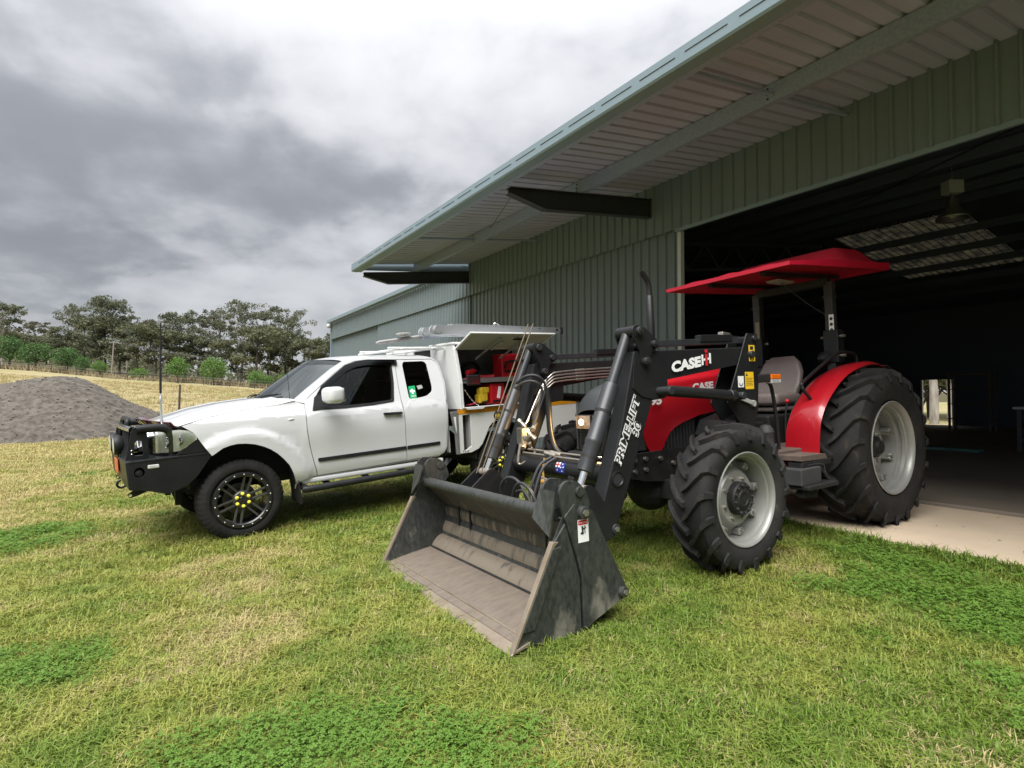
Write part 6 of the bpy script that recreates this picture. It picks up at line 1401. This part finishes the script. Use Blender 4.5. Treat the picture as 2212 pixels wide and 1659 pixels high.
def leaf_cloud(g, rng, c, r, n, size, flat=.75):
    """n leaf sprays scattered through an uneven ball"""
    for _ in range(n):
        d = Vector((rng.gauss(0, 1), rng.gauss(0, 1), rng.gauss(0, 1))).normalized() * (r * rng.random() ** .45); d.z *= flat
        p = c + d; a = Vector((rng.gauss(0, 1), rng.gauss(0, 1), rng.gauss(0, .8))).normalized(); b = a.cross(Vector((rng.gauss(0, 1), rng.gauss(0, 1), rng.gauss(0, 1)))).normalized(); s = size * rng.uniform(.55, 1.25)
        g.add([p - a * s * .5, p + b * s * .28, p + a * s * .55, p - b * s * .25], [(0, 1, 2, 3)])
def gum(seed, H, crown_w, clumps, leaves, lsize, lean=0.0, trunk_r=.30, low=.42):
    rng = random.Random(seed); tk = MB(); cr = MB()
    base = [Vector((0, 0, -.3))]; x = y = 0
    for k in range(1, 7):
        t = k / 6; x += rng.uniform(-.25, .25) * H / 14 + lean * .3; y += rng.uniform(-.25, .25) * H / 14; base.append(Vector((x, y, H * .80 * t)))
    pts = spline(base, 4); tk.tube(pts, [trunk_r * (1 - .80 * i / (len(pts) - 1)) for i in range(len(pts))], 8)
    for k in range(clumps):
        t = rng.uniform(low, 1.0); s = pts[min(len(pts) - 1, int(t * (len(pts) - 1)))]
        an = k * 2.4 + rng.uniform(-.5, .5); reach = crown_w * (.30 + .70 * rng.random()) * (1.05 - .55 * max(0, t - .6) / .4)
        e = s + Vector((math.cos(an) * reach, math.sin(an) * reach, reach * rng.uniform(.45, .95) + H * .05)); e.z = min(e.z, H * rng.uniform(.9, 1.0))
        mid = s.lerp(e, .5) + Vector((rng.uniform(-.3, .3), rng.uniform(-.3, .3), rng.uniform(-.1, .4)))
        br = spline([s, mid, e], 4); r0 = trunk_r * .30 * (1.15 - t * .6); tk.tube(br, [r0 * (1 - .75 * i / (len(br) - 1)) for i in range(len(br))], 5)
        for q in range(rng.randint(3, 5)):
            tw = e + Vector((rng.gauss(0, 1), rng.gauss(0, 1), rng.uniform(-.2, .7))) * (crown_w * .17); tk.tube([br[-3], (br[-3] + tw) / 2 + Vector((0, 0, .15)), tw], [r0 * .35, r0 * .15], 4)
            leaf_cloud(cr, rng, tw, crown_w * rng.uniform(.14, .24), leaves, lsize, .62)
    for k in range(clumps // 2):
        t = rng.uniform(.75, 1); s = pts[int(t * (len(pts) - 1))]; leaf_cloud(cr, rng, s + Vector((rng.gauss(0, 1), rng.gauss(0, 1), 0)) * crown_w * .25 + Vector((0, 0, H * .12 * rng.random())), crown_w * .22, leaves, lsize, .6)
    return tk, cr
def round_tree(seed, H, w, n, lsize):
    rng = random.Random(seed); tk = MB(); cr = MB()
    tk.tube([Vector((0, 0, -.2)), Vector((.05, 0, H * .2)), Vector((0, .05, H * .55))], [.14, .11, .06], 7)
    for k in range(22):
        an = k * 2.4; t = (k + .5) / 22; el = t * 1.0
        r = w * .5 * math.sqrt(max(.05, 1 - (2 * t - .85) ** 2 * .8)) * rng.uniform(.62, .98); c = Vector((math.cos(an) * r * .72, math.sin(an) * r * .72, H * (.30 + .60 * t) + rng.uniform(-.1, .1)))
        tk.tube([Vector((0, 0, H * .25 + H * .2 * t)), c], [.05, .02], 4); leaf_cloud(cr, rng, c, w * rng.uniform(.15, .23), n, lsize, .75)
    leaf_cloud(cr, rng, Vector((0, 0, H * .6)), w * .36, n * 4, lsize, .8)
    return tk, cr
def proto(fn, name, bark, leaf):
    tk, cr = fn; return name, tk, cr, bark, leaf
def mesh_of(mb, nm, m):
    me = bpy.data.meshes.new(nm); me.from_pydata(mb.v, [], mb.f); me.materials.append(MATS[m])
    if nm == 'trunk':
        for p in me.polygons: p.use_smooth = True
    return me
PROTO = {}
def add_proto(key, pair, bark, leaf): PROTO[key] = (mesh_of(pair[0], 'trunk', bark), mesh_of(pair[1], 'crown', leaf))
add_proto('g1', gum(1, 16, 5.0, 15, 46, .50), 'gum_bark', 'gum_leaf'); add_proto('g2', gum(2, 16, 4.2, 13, 46, .48, .3), 'gum_bark', 'gum_leaf_brown')
add_proto('g3', gum(5, 16, 6.0, 20, 52, .52, low=.30), 'dark_bark', 'gum_leaf'); add_proto('g4', gum(9, 16, 3.6, 10, 34, .45, -.3, .26, .5), 'gum_bark', 'gum_leaf_brown'); add_proto('g5', gum(12, 16, 5.4, 17, 34, .46, 0, .33, .5), 'gum_bark', 'gum_leaf')
add_proto('b1', gum(21, 9, 4.2, 15, 46, .45, 0, .18, .12), 'dark_bark', 'bush_leaf'); add_proto('b2', gum(23, 9, 3.8, 14, 46, .42, 0, .16, .10), 'dark_bark', 'gum_leaf')
add_proto('r1', round_tree(31, 4, 4.2, 75, .26), 'dark_bark', 'round_leaf'); add_proto('r2', round_tree(33, 4, 4.6, 75, .26), 'dark_bark', 'round_leaf'); add_proto('d1', round_tree(35, 4, 4.6, 75, .27), 'dark_bark', 'dark_leaf')
def spot(px, Y): x = (px - 1106) / 1200 * Y; return x, Y
def tree(key, name, px, Y, H, wf, label, group=None, rz=None, H0=16.0, sink=0):
    x, y = spot(px, Y); t = thing(name, label, 'tree', (x, y, gz(x, y) - sink), (0, 0, rz if rz is not None else (px * 1.7) % 6.28), group)
    s = H / H0; t.scale = (s * wf, s * wf, s)
    for me in PROTO[key]:
        o = bpy.data.objects.new(me.name.split('.')[0], me); COL.objects.link(o); o.parent = t
GT = 'gum trees behind the paddock'
for key, px, Y, H, wf, lab in (
    ('g1', 4, 100, 12.5, .9, 'gum tree cut by the left edge of the picture'), ('g2', 62, 150, 12.5, 1.0, 'thin far gum tree behind the leftmost dark green trees'), ('g4', 104, 150, 11.5, 1.1, 'sparse reddish far gum tree left of the two leaning gums'),
    ('g5', 160, 112, 13.5, .72, 'pale open gum tree left of the densest dark gum'), ('g3', 226, 105, 14.6, .86, 'densest dark gum tree with tall crown behind the power pole'), ('g1', 272, 118, 13.0, .8, 'gum tree just right of the power pole top'),
    ('g2', 318, 112, 12.4, .9, 'brownish gum tree behind the tall radio aerial'), ('g3', 382, 110, 13.0, .75, 'broad gum tree above the first round green tree'), ('g1', 430, 106, 14.0, .9, 'large gum tree above the biggest round green tree'), ('g2', 470, 112, 15.2, .9, 'tall brown leaved gum tree left of the white trunked gum'),
    ('g5', 522, 104, 15.8, .82, 'tallest gum tree with bare white trunk and open crown'), ('g1', 582, 110, 16.4, .74, 'tall gum tree with rounded open crown right of the white trunked gum'), ('g5', 632, 104, 14.6, .72, 'leaning gum tree with open crown above the windscreen'), ('g4', 700, 108, 11.5, .9, 'small gum tree beside the far shed corner'), ('g2', 742, 112, 10.5, .9, 'gum tree mostly hidden behind the far shed corner')):
    tree(key, 'gum_tree', px, Y, H, wf, lab, GT)
for i, (key, px, Y, H) in enumerate((('g3', -60, 104, 13), ('g1', -130, 110, 14), ('g5', -210, 106, 13), ('g2', -300, 112, 14), ('g3', -390, 108, 13))):
    tree(key, 'gum_tree', px, Y, H, .9, 'gum tree beyond the left edge of the picture, %s out' % 'first second third fourth fifth'.split()[i], 'gum trees left of the view')
GB = 'olive scrub trees under the gums'
ORD = 'first second third fourth fifth sixth seventh eighth ninth tenth eleventh twelfth thirteenth fourteenth fifteenth sixteenth seventeenth eighteenth'.split()
for i, px in enumerate(range(150, 760, 36)):
    tree('b1' if i % 2 else 'b2', 'scrub_tree', px + (i * 37 % 17) - 8, 97 + (i * 53 % 11), 8.0 + (i * 29 % 10) * .35, 1.05, 'olive scrub tree under the tall gums, %s from the left' % ORD[i], GB, None, 9.0, .3)
for i, px in enumerate((20, 60, 100, 132)):
    tree('b1', 'scrub_tree', px, 128 + i * 3, 7.5, 1.3, 'olive scrub tree on the far rise behind the dark green trees, %s from the left' % ORD[i], 'scrub trees on the far rise', None, 9.0, .3)
for key, px, Y, H, W_, lab in (('d1', 20, 90, 5.4, 5.6, 'leftmost dark green round tree at the paddock fence'), ('d1', 76, 89, 4.6, 5.8, 'wide dark green round tree second from the left edge'), ('d1', 144, 87, 4.1, 4.6, 'dark green round tree third from the left edge'), ('d1', 178, 86, 2.9, 2.8, 'small dark green tree touching the third dark tree'),
    ('r1', 214, 86, 2.4, 2.8, 'small light green tree left of the power pole'), ('r2', 300, 84, 1.9, 2.9, 'low light green bushy tree right of the power pole'), ('r1', 383, 80, 3.7, 3.9, 'round light green tree behind the dark post'), ('r2', 462, 79, 4.1, 4.4, 'largest round light green tree above the ute bonnet'), ('r1', 553, 80, 2.5, 3.2, 'round light green tree left of the windscreen'), ('r2', 578, 82, 2.0, 2.2, 'small light green tree beside the windscreen edge'), ('r1', 612, 81, 2.3, 2.2, 'small light green tree seen over the windscreen')):
    x, y = spot(px, Y); t = thing('round_tree', lab, 'tree', (x, y, gz(x, y)), (0, 0, px * 2.1 % 6.28), 'planted trees along the paddock fence'); t.scale = (W_ / 4.4, W_ / 4.4, H / 4)
    for me in PROTO[key]:
        o = bpy.data.objects.new(me.name.split('.')[0], me); COL.objects.link(o); o.parent = t
# the wood far behind reads as one mass
def far_wood():
    rng = random.Random(77); g = MB()
    for k in range(330):
        px = rng.uniform(-900, 900); Y = rng.uniform(150, 230); x, y = spot(px, Y); h = rng.uniform(5, 9) * (1.25 if px < 140 else .8); z = gz(x, y)
        for q in range(4): leaf_cloud(g, rng, Vector((x + rng.uniform(-3, 3), y + rng.uniform(-3, 3), z + h * rng.uniform(.25, .9))), 2.4, 26, 1.1, .8)
    o = g.build('far_wood', 'bush_leaf', fix=False); stuff(o); o['label'] = 'distant olive wood on the rise behind the gum trees'; o['category'] = 'wood'
far_wood()
def fence():
    pts = [spot(px, Y) for px, Y in ((-60, 86), (0, 85), (60, 84.5), (110, 84), (165, 83), (220, 82), (275, 80.5), (330, 79.5), (385, 78), (440, 77), (495, 76.5), (550, 76.5), (605, 77), (660, 78), (720, 79))]
    f = thing('wire_fence', 'wire fence with grey timber posts along the far paddock edge', 'fence', (pts[5][0], pts[5][1], gz(*pts[5])))
    o = Vector((pts[5][0], pts[5][1], gz(*pts[5])))
    full = []
    for a, b in zip(pts, pts[1:]):
        full.append(a)
    for x, y in full: MB().cyl(Vector((x, y, gz(x, y) - .1)) - o, Vector((x, y, gz(x, y) + 1.15)) - o, .05, .045, 7).build('fence_post', 'dark_bark', f)
    for dz in (.35, .75, 1.1): MB().tube([Vector((x, y, gz(x, y) + dz)) - o for x, y in full], .012, 4).build('fence_wire', 'fence_wire', f)
fence()
def long_grass_strip():
    rng = random.Random(5); g = MB()
    for k in range(2600):
        px = rng.uniform(-60, 720); Y = 79.5 + 5 * max(0, (560 - px) / 560) * 1.1 + rng.uniform(-.2, 4.5); x, y = spot(px, Y); z = gz(x, y); h = rng.uniform(.35, .95); a = rng.uniform(0, 6.28); w = rng.uniform(.08, .2)
        g.add([(x - math.cos(a) * w, y - math.sin(a) * w, z), (x + math.cos(a) * w, y + math.sin(a) * w, z), (x + rng.uniform(-.3, .3), y + rng.uniform(-.2, .2), z + h)], [(0, 1, 2)])
    mat('dry_grass', (.27, .215, .12), .95, noise_amt=.8, nscale=.4, col2=(.17, .14, .075)); o = g.build('long_grass', 'dry_grass', fix=False); stuff(o); o['label'] = 'dry long grass left standing under the paddock fence'; o['category'] = 'grass'
long_grass_strip()
def power_pole():
    x, y = spot(240, 92); z = gz(x, y); t = thing('power_pole', 'leaning grey timber power pole behind the paddock fence', 'power pole', (x, y, z))
    MB().cyl((0, 0, -.3), (.32, 0, 5.6), .13, .10, 10).build('pole', 'pole_wood', t); MB().bar((-.5, 0, 5.42), (1.0, 0, 5.5), .1, .1).build('crossarm', 'pole_wood', t)
    for k, dx in enumerate((-.4, .85)):
        A = Vector((dx, 0, 5.6)); B = Vector((26, 18 + k, 2.6)); pts = [A.lerp(B, i / 12) - Vector((0, 0, .9 * math.sin(math.pi * i / 12))) for i in range(13)]; MB().tube(pts, .022, 4).build('power_line', 'fence_wire', t)
        MB().sphere(A, .06, 8, 6).build('insulator', 'lid_grey', t)
power_pole()
x_, y_ = spot(386, 16.5)
tag(MB().lathe([(-.2, .033), (1.72, .030), (1.76, .02)], (x_, y_, gz(x_, y_)), (.02, 0, 1), 8).build('timber_post', 'post_wood', smooth=40), 'lone dark weathered post standing behind the ute bonnet', 'post')
# trees seen through the doorway at the back of the shed
for key, n, l, H, wf, lab in (('g5', 34, 12.25, 13, .8, 'pale trunked gum tree seen through the back doorway of the shed'), ('g4', 38, 12.9, 12, .8, 'thin gum tree seen at the left of the back doorway')):
    p = S3(n, l); t = thing('gum_tree', lab, 'tree', (p.x, p.y, gz(p.x, p.y)), (0, 0, n), 'gum trees behind the shed'); t.scale = (H / 16 * wf, H / 16 * wf, H / 16)
    for me in PROTO[key]: o = bpy.data.objects.new(me.name.split('.')[0], me); COL.objects.link(o); o.parent = t
for i, (n, l, H) in enumerate(((41, 13.4, 8), (43, 15.6, 9), (47, 17.2, 9), (40, 15.2, 6))):
    p = S3(n, l); t = thing('scrub_tree', 'olive scrub tree behind the shed back doorway, %s from the door' % ORD[i], 'tree', (p.x, p.y, gz(p.x, p.y) - .3), (0, 0, n), 'scrub behind the shed'); t.scale = (H / 9 * 1.3, H / 9 * 1.3, H / 9)
    for me in PROTO['b1']: o = bpy.data.objects.new(me.name.split('.')[0], me); COL.objects.link(o); o.parent = t
# ---------------------------------------------------------------- lawn
def blade_material():
    m = bpy.data.materials.new('grass_blade'); m.use_nodes = True; nt = m.node_tree; N = nt.nodes; L = nt.links; b = N['Principled BSDF']
    b.inputs['Roughness'].default_value = .55; b.inputs['Specular IOR Level'].default_value = .35
    c = colour_field(m, b, True)
    t = N.new('ShaderNodeBsdfTranslucent'); L.new(c, t.inputs[0]); mx = N.new('ShaderNodeMixShader'); mx.inputs[0].default_value = .3
    L.new(b.outputs[0], mx.inputs[1]); L.new(t.outputs[0], mx.inputs[2]); L.new(mx.outputs[0], N['Material Output'].inputs[0]); MATS['grass_blade'] = m
blade_material()
leaf_material('clover_leaf', (.105, .205, .026), (.135, .235, .036), (.09, .18, .025), .3)
leaf_material('straw_blade', (.42, .345, .17), (.36, .29, .13), (.48, .40, .22), .2)
def clump(seed, n, rad, h0, h1, w, bend, material, droop=0.0):
    rng = random.Random(seed); v = []; f = []
    for _ in range(n):
        a = rng.uniform(0, 6.283); r = rad * math.sqrt(rng.random()); x, y = r * math.cos(a), r * math.sin(a); h = rng.uniform(h0, h1); az = rng.uniform(0, 6.283); le = rng.uniform(.2, 1.0) * bend * h
        dx, dy = math.cos(az), math.sin(az); px, py = -dy, dx; ww = w * rng.uniform(.7, 1.3); o = len(v)
        tz = h * (1 - droop * rng.random())
        v += [(x - px * ww, y - py * ww, -.005), (x + px * ww, y + py * ww, -.005), (x + dx * le * .4 - px * ww * .85, y + dy * le * .4 - py * ww * .85, h * .62), (x + dx * le * .4 + px * ww * .85, y + dy * le * .4 + py * ww * .85, h * .62), (x + dx * le * 1.15, y + dy * le * 1.15, tz)]
        f += [(o, o + 1, o + 3, o + 2), (o + 2, o + 3, o + 4)]
    me = bpy.data.meshes.new('clump'); me.from_pydata(v, [], f); me.materials.append(MATS[material]); return me
def clover(seed, n, rad, material='clover_leaf', ls=.011, hh=.05):
    rng = random.Random(seed); v = []; f = []
    for _ in range(n):
        a = rng.uniform(0, 6.283); r = rad * math.sqrt(rng.random()); c = Vector((r * math.cos(a), r * math.sin(a), rng.uniform(.35, 1.0) * hh)); tilt = Vector((rng.uniform(-.5, .5), rng.uniform(-.5, .5), 1)).normalized(); e1 = tilt.cross(Vector((1, 0, 0))).normalized(); e2 = tilt.cross(e1)
        a0 = rng.uniform(0, 6.28); s = ls * rng.uniform(.7, 1.3)
        for k in range(3):
            an = a0 + k * 2.094; d = e1 * math.cos(an) + e2 * math.sin(an); q = tilt.cross(d); o = len(v)
            for pp in (c, c + d * s * .6 + q * s * .5 + tilt * s * .15, c + d * s * 1.15, c + d * s * .6 - q * s * .5 + tilt * s * .15): v.append(tuple(pp))
            f.append((o, o + 1, o + 2, o + 3))
        o = len(v); v += [(c.x * .9, c.y * .9, -.005), (c.x * .9 + .0015, c.y * .9, -.005), tuple(c)]; f.append((o, o + 1, o + 2))
    me = bpy.data.meshes.new('clump'); me.from_pydata(v, [], f); me.materials.append(MATS[material]); return me
def lawn():
    col = bpy.data.collections.new('grass_clumps')
    meshes = [clump(1, 44, .085, .016, .042, .0027, 1.8, 'grass_blade', .4), clump(2, 44, .085, .014, .038, .0024, 2.2, 'grass_blade', .5), clump(3, 40, .085, .020, .052, .0029, 1.6, 'grass_blade', .5), clump(4, 26, .06, .04, .085, .0028, 1.1, 'grass_blade', .45),
              clover(5, 46, .085, ls=.0088, hh=.042), clover(6, 42, .085, ls=.008, hh=.034), clump(7, 30, .09, .012, .040, .0018, 1.8, 'straw_blade', .5), clump(8, 16, .05, .06, .13, .0042, .9, 'grass_blade', .4), clover(9, 16, .07, ls=.013, hh=.05)]
    for i, me in enumerate(meshes):
        o = bpy.data.objects.new('clump_%02d' % i, me); col.objects.link(o)
    rng = np.random.default_rng(3); P = []; IDX = []; SCL = []; ROT = []
    inv = TR_M.inverted()
    def put(x, y, kind, s, dz=0.0):
        P.append((x, y, gz(x, y) + dz)); IDX.append(kind); SCL.append(s); ROT.append(rng.uniform(0, 6.283))
    bands = [(1.75, 3.2, 330, 1.0), (3.2, 5.0, 230, 1.1), (5.0, 8.0, 110, 1.35), (8.0, 13.0, 46, 1.8), (13.0, 19.0, 22, 2.5), (19.0, 27.0, 9, 3.3)]
    for y0, y1, den, s0 in bands:
        area = .5 * (y1 * y1 - y0 * y0) * 1.96; n = int(area * den)
        ys = np.sqrt(rng.uniform(y0 * y0, y1 * y1, n)); xs = ys * rng.uniform(-.98, .98, n)
        pts = list(zip(xs.tolist(), ys.tolist()))
        # the lawn goes on beyond the edges of the frame
        if y0 == 3.2:
            pts += [(a, b) for a, b in zip(rng.uniform(-6, 6, 5600).tolist(), rng.uniform(-1.6, 3.2, 5600).tolist()) if abs(a) > .98 * b or b < 1.75]
        else:
            m = int((y1 - y0) * (3.5 + .35 * y1) * 2 * den * .45); yy = rng.uniform(y0, y1, m); xx = (.98 * yy + rng.uniform(0, 1, m) * (3.5 + .35 * yy)) * np.where(rng.random(m) < .5, -1, 1); pts += list(zip(xx.tolist(), yy.tolist()))
        for x, y in pts:
            nn = x * NX + y * NY; ll = -x * NY + y * NX
            if nn > 5.13 + .06 * noise.noise(Vector((ll * 2.3, 0, 7))) and ll < 10.7: continue
            if nn > 7.0 and ll < 27: continue
            if -31 < x < -12.6 and 17.4 < y < 27 and (y > 18.2 or x < -15):
                if (Vector((x, y)) - Vector((max(-24.5, min(-17.4, x)), 22))).length < 3.9: continue
            q = inv @ Vector((x, y, gz(x, y)))
            if -2.06 < q.x < -1.22 and abs(q.y) < 1.0: continue
            k1 = noise.noise(Vector((x * .55, y * .55, 11))); k2 = noise.noise(Vector((x * 1.6, y * 1.6, 15))); r = rng.random(); s = s0 * rng.uniform(.8, 1.25)
            # clover grows in patches, thickest in front of the camera and to the right
            cl = k1 * .30 + k2 * .30 + .75 * math.exp(-((x + .55) / .95) ** 2 - ((y - 2.2) / .42) ** 2) + .42 * math.exp(-((x - 2.5) / 1.3) ** 2 - ((y - 3.3) / .8) ** 2) + .50 * math.exp(-((x + 2.45) / .45) ** 2 - ((y - 2.95) / .35) ** 2) + .45 * math.exp(-((x + 5.0) / .8) ** 2 - ((y - 5.7) / .7) ** 2) - .06
            dr = noise.noise(Vector((x * .8, y * .8, 31))) + .4 * noise.noise(Vector((x * 2.6, y * 2.6, 37)))
            if cl > .20 and r < min(.80, .25 + (cl - .20) * 2.2): put(x, y, 4 if r < .4 else 5, s)
            elif dr > .30 and r < .50: put(x, y, 6, s * 1.05)
            elif r < .02: put(x, y, 7, s * .7)
            elif r < .08: put(x, y, 3, s * .85)
            elif r < .18: put(x, y, 6, s)
            else: put(x, y, int(rng.integers(0, 3)), s)
    # ranker growth along the edge of the apron
    for _ in range(1500):
        ll = rng.uniform(-.2, 8.5); nn = 5.10 - abs(rng.normal(0, .10)); p = S3(nn, ll)
        put(p.x, p.y, int(rng.choice([3, 3, 7, 8, 2, 2])), rng.uniform(.7, 1.1))
    # tufts round the wheels
    for cx, cy, rr in ((-2.75, 5.6, .42), (1.6, 4.1, .40)):
        for _ in range(120):
            a = rng.uniform(0, 6.28); d = rr * rng.uniform(.3, 1.1); put(cx + d * math.cos(a), cy + d * math.sin(a), int(rng.choice([2, 3])), rng.uniform(.8, 1.1))
    # stubble out in the paddock
    for _ in range(2200):
        y = math.sqrt(rng.uniform(26 ** 2, 72 ** 2)); x = y * rng.uniform(-.98, -.30); put(x, y, 6, rng.uniform(4, 8))
    me = bpy.data.meshes.new('lawn_grass'); me.from_pydata(P, [], [])
    for nm, ty, dat in (('kind_index', 'INT', IDX), ('clump_scale', 'FLOAT', SCL), ('clump_turn', 'FLOAT', ROT)):
        at = me.attributes.new(nm, ty, 'POINT'); at.data.foreach_set('value', np.array(dat, dtype=np.int32 if ty == 'INT' else np.float32))
    ob = bpy.data.objects.new('lawn_grass', me); COL.objects.link(ob); stuff(ob); ob['label'] = 'short mown grass with clover and dry patches covering the lawn'; ob['category'] = 'grass'
    ng = bpy.data.node_groups.new('scatter', 'GeometryNodeTree'); ng.interface.new_socket('Geometry', in_out='INPUT', socket_type='NodeSocketGeometry'); ng.interface.new_socket('Geometry', in_out='OUTPUT', socket_type='NodeSocketGeometry')
    N = ng.nodes; L = ng.links; gi = N.new('NodeGroupInput'); go = N.new('NodeGroupOutput')
    m2p = N.new('GeometryNodeMeshToPoints'); iop = N.new('GeometryNodeInstanceOnPoints'); ci = N.new('GeometryNodeCollectionInfo'); ci.inputs['Collection'].default_value = col; ci.inputs['Separate Children'].default_value = True; ci.inputs['Reset Children'].default_value = True
    def attr(nm, ty): a = N.new('GeometryNodeInputNamedAttribute'); a.data_type = ty; a.inputs['Name'].default_value = nm; return a.outputs['Attribute']
    cx = N.new('ShaderNodeCombineXYZ'); L.new(attr('clump_turn', 'FLOAT'), cx.inputs[2])
    e2r = N.new('FunctionNodeEulerToRotation'); L.new(cx.outputs[0], e2r.inputs[0])
    L.new(gi.outputs[0], m2p.inputs['Mesh']); L.new(m2p.outputs[0], iop.inputs['Points']); L.new(ci.outputs[0], iop.inputs['Instance']); iop.inputs['Pick Instance'].default_value = True
    L.new(attr('kind_index', 'INT'), iop.inputs['Instance Index']); L.new(e2r.outputs[0], iop.inputs['Rotation']); L.new(attr('clump_scale', 'FLOAT'), iop.inputs['Scale']); L.new(iop.outputs[0], go.inputs[0])
    md = ob.modifiers.new('scatter', 'NODES'); md.node_group = ng
    print('grass clumps', len(P))
lawn()
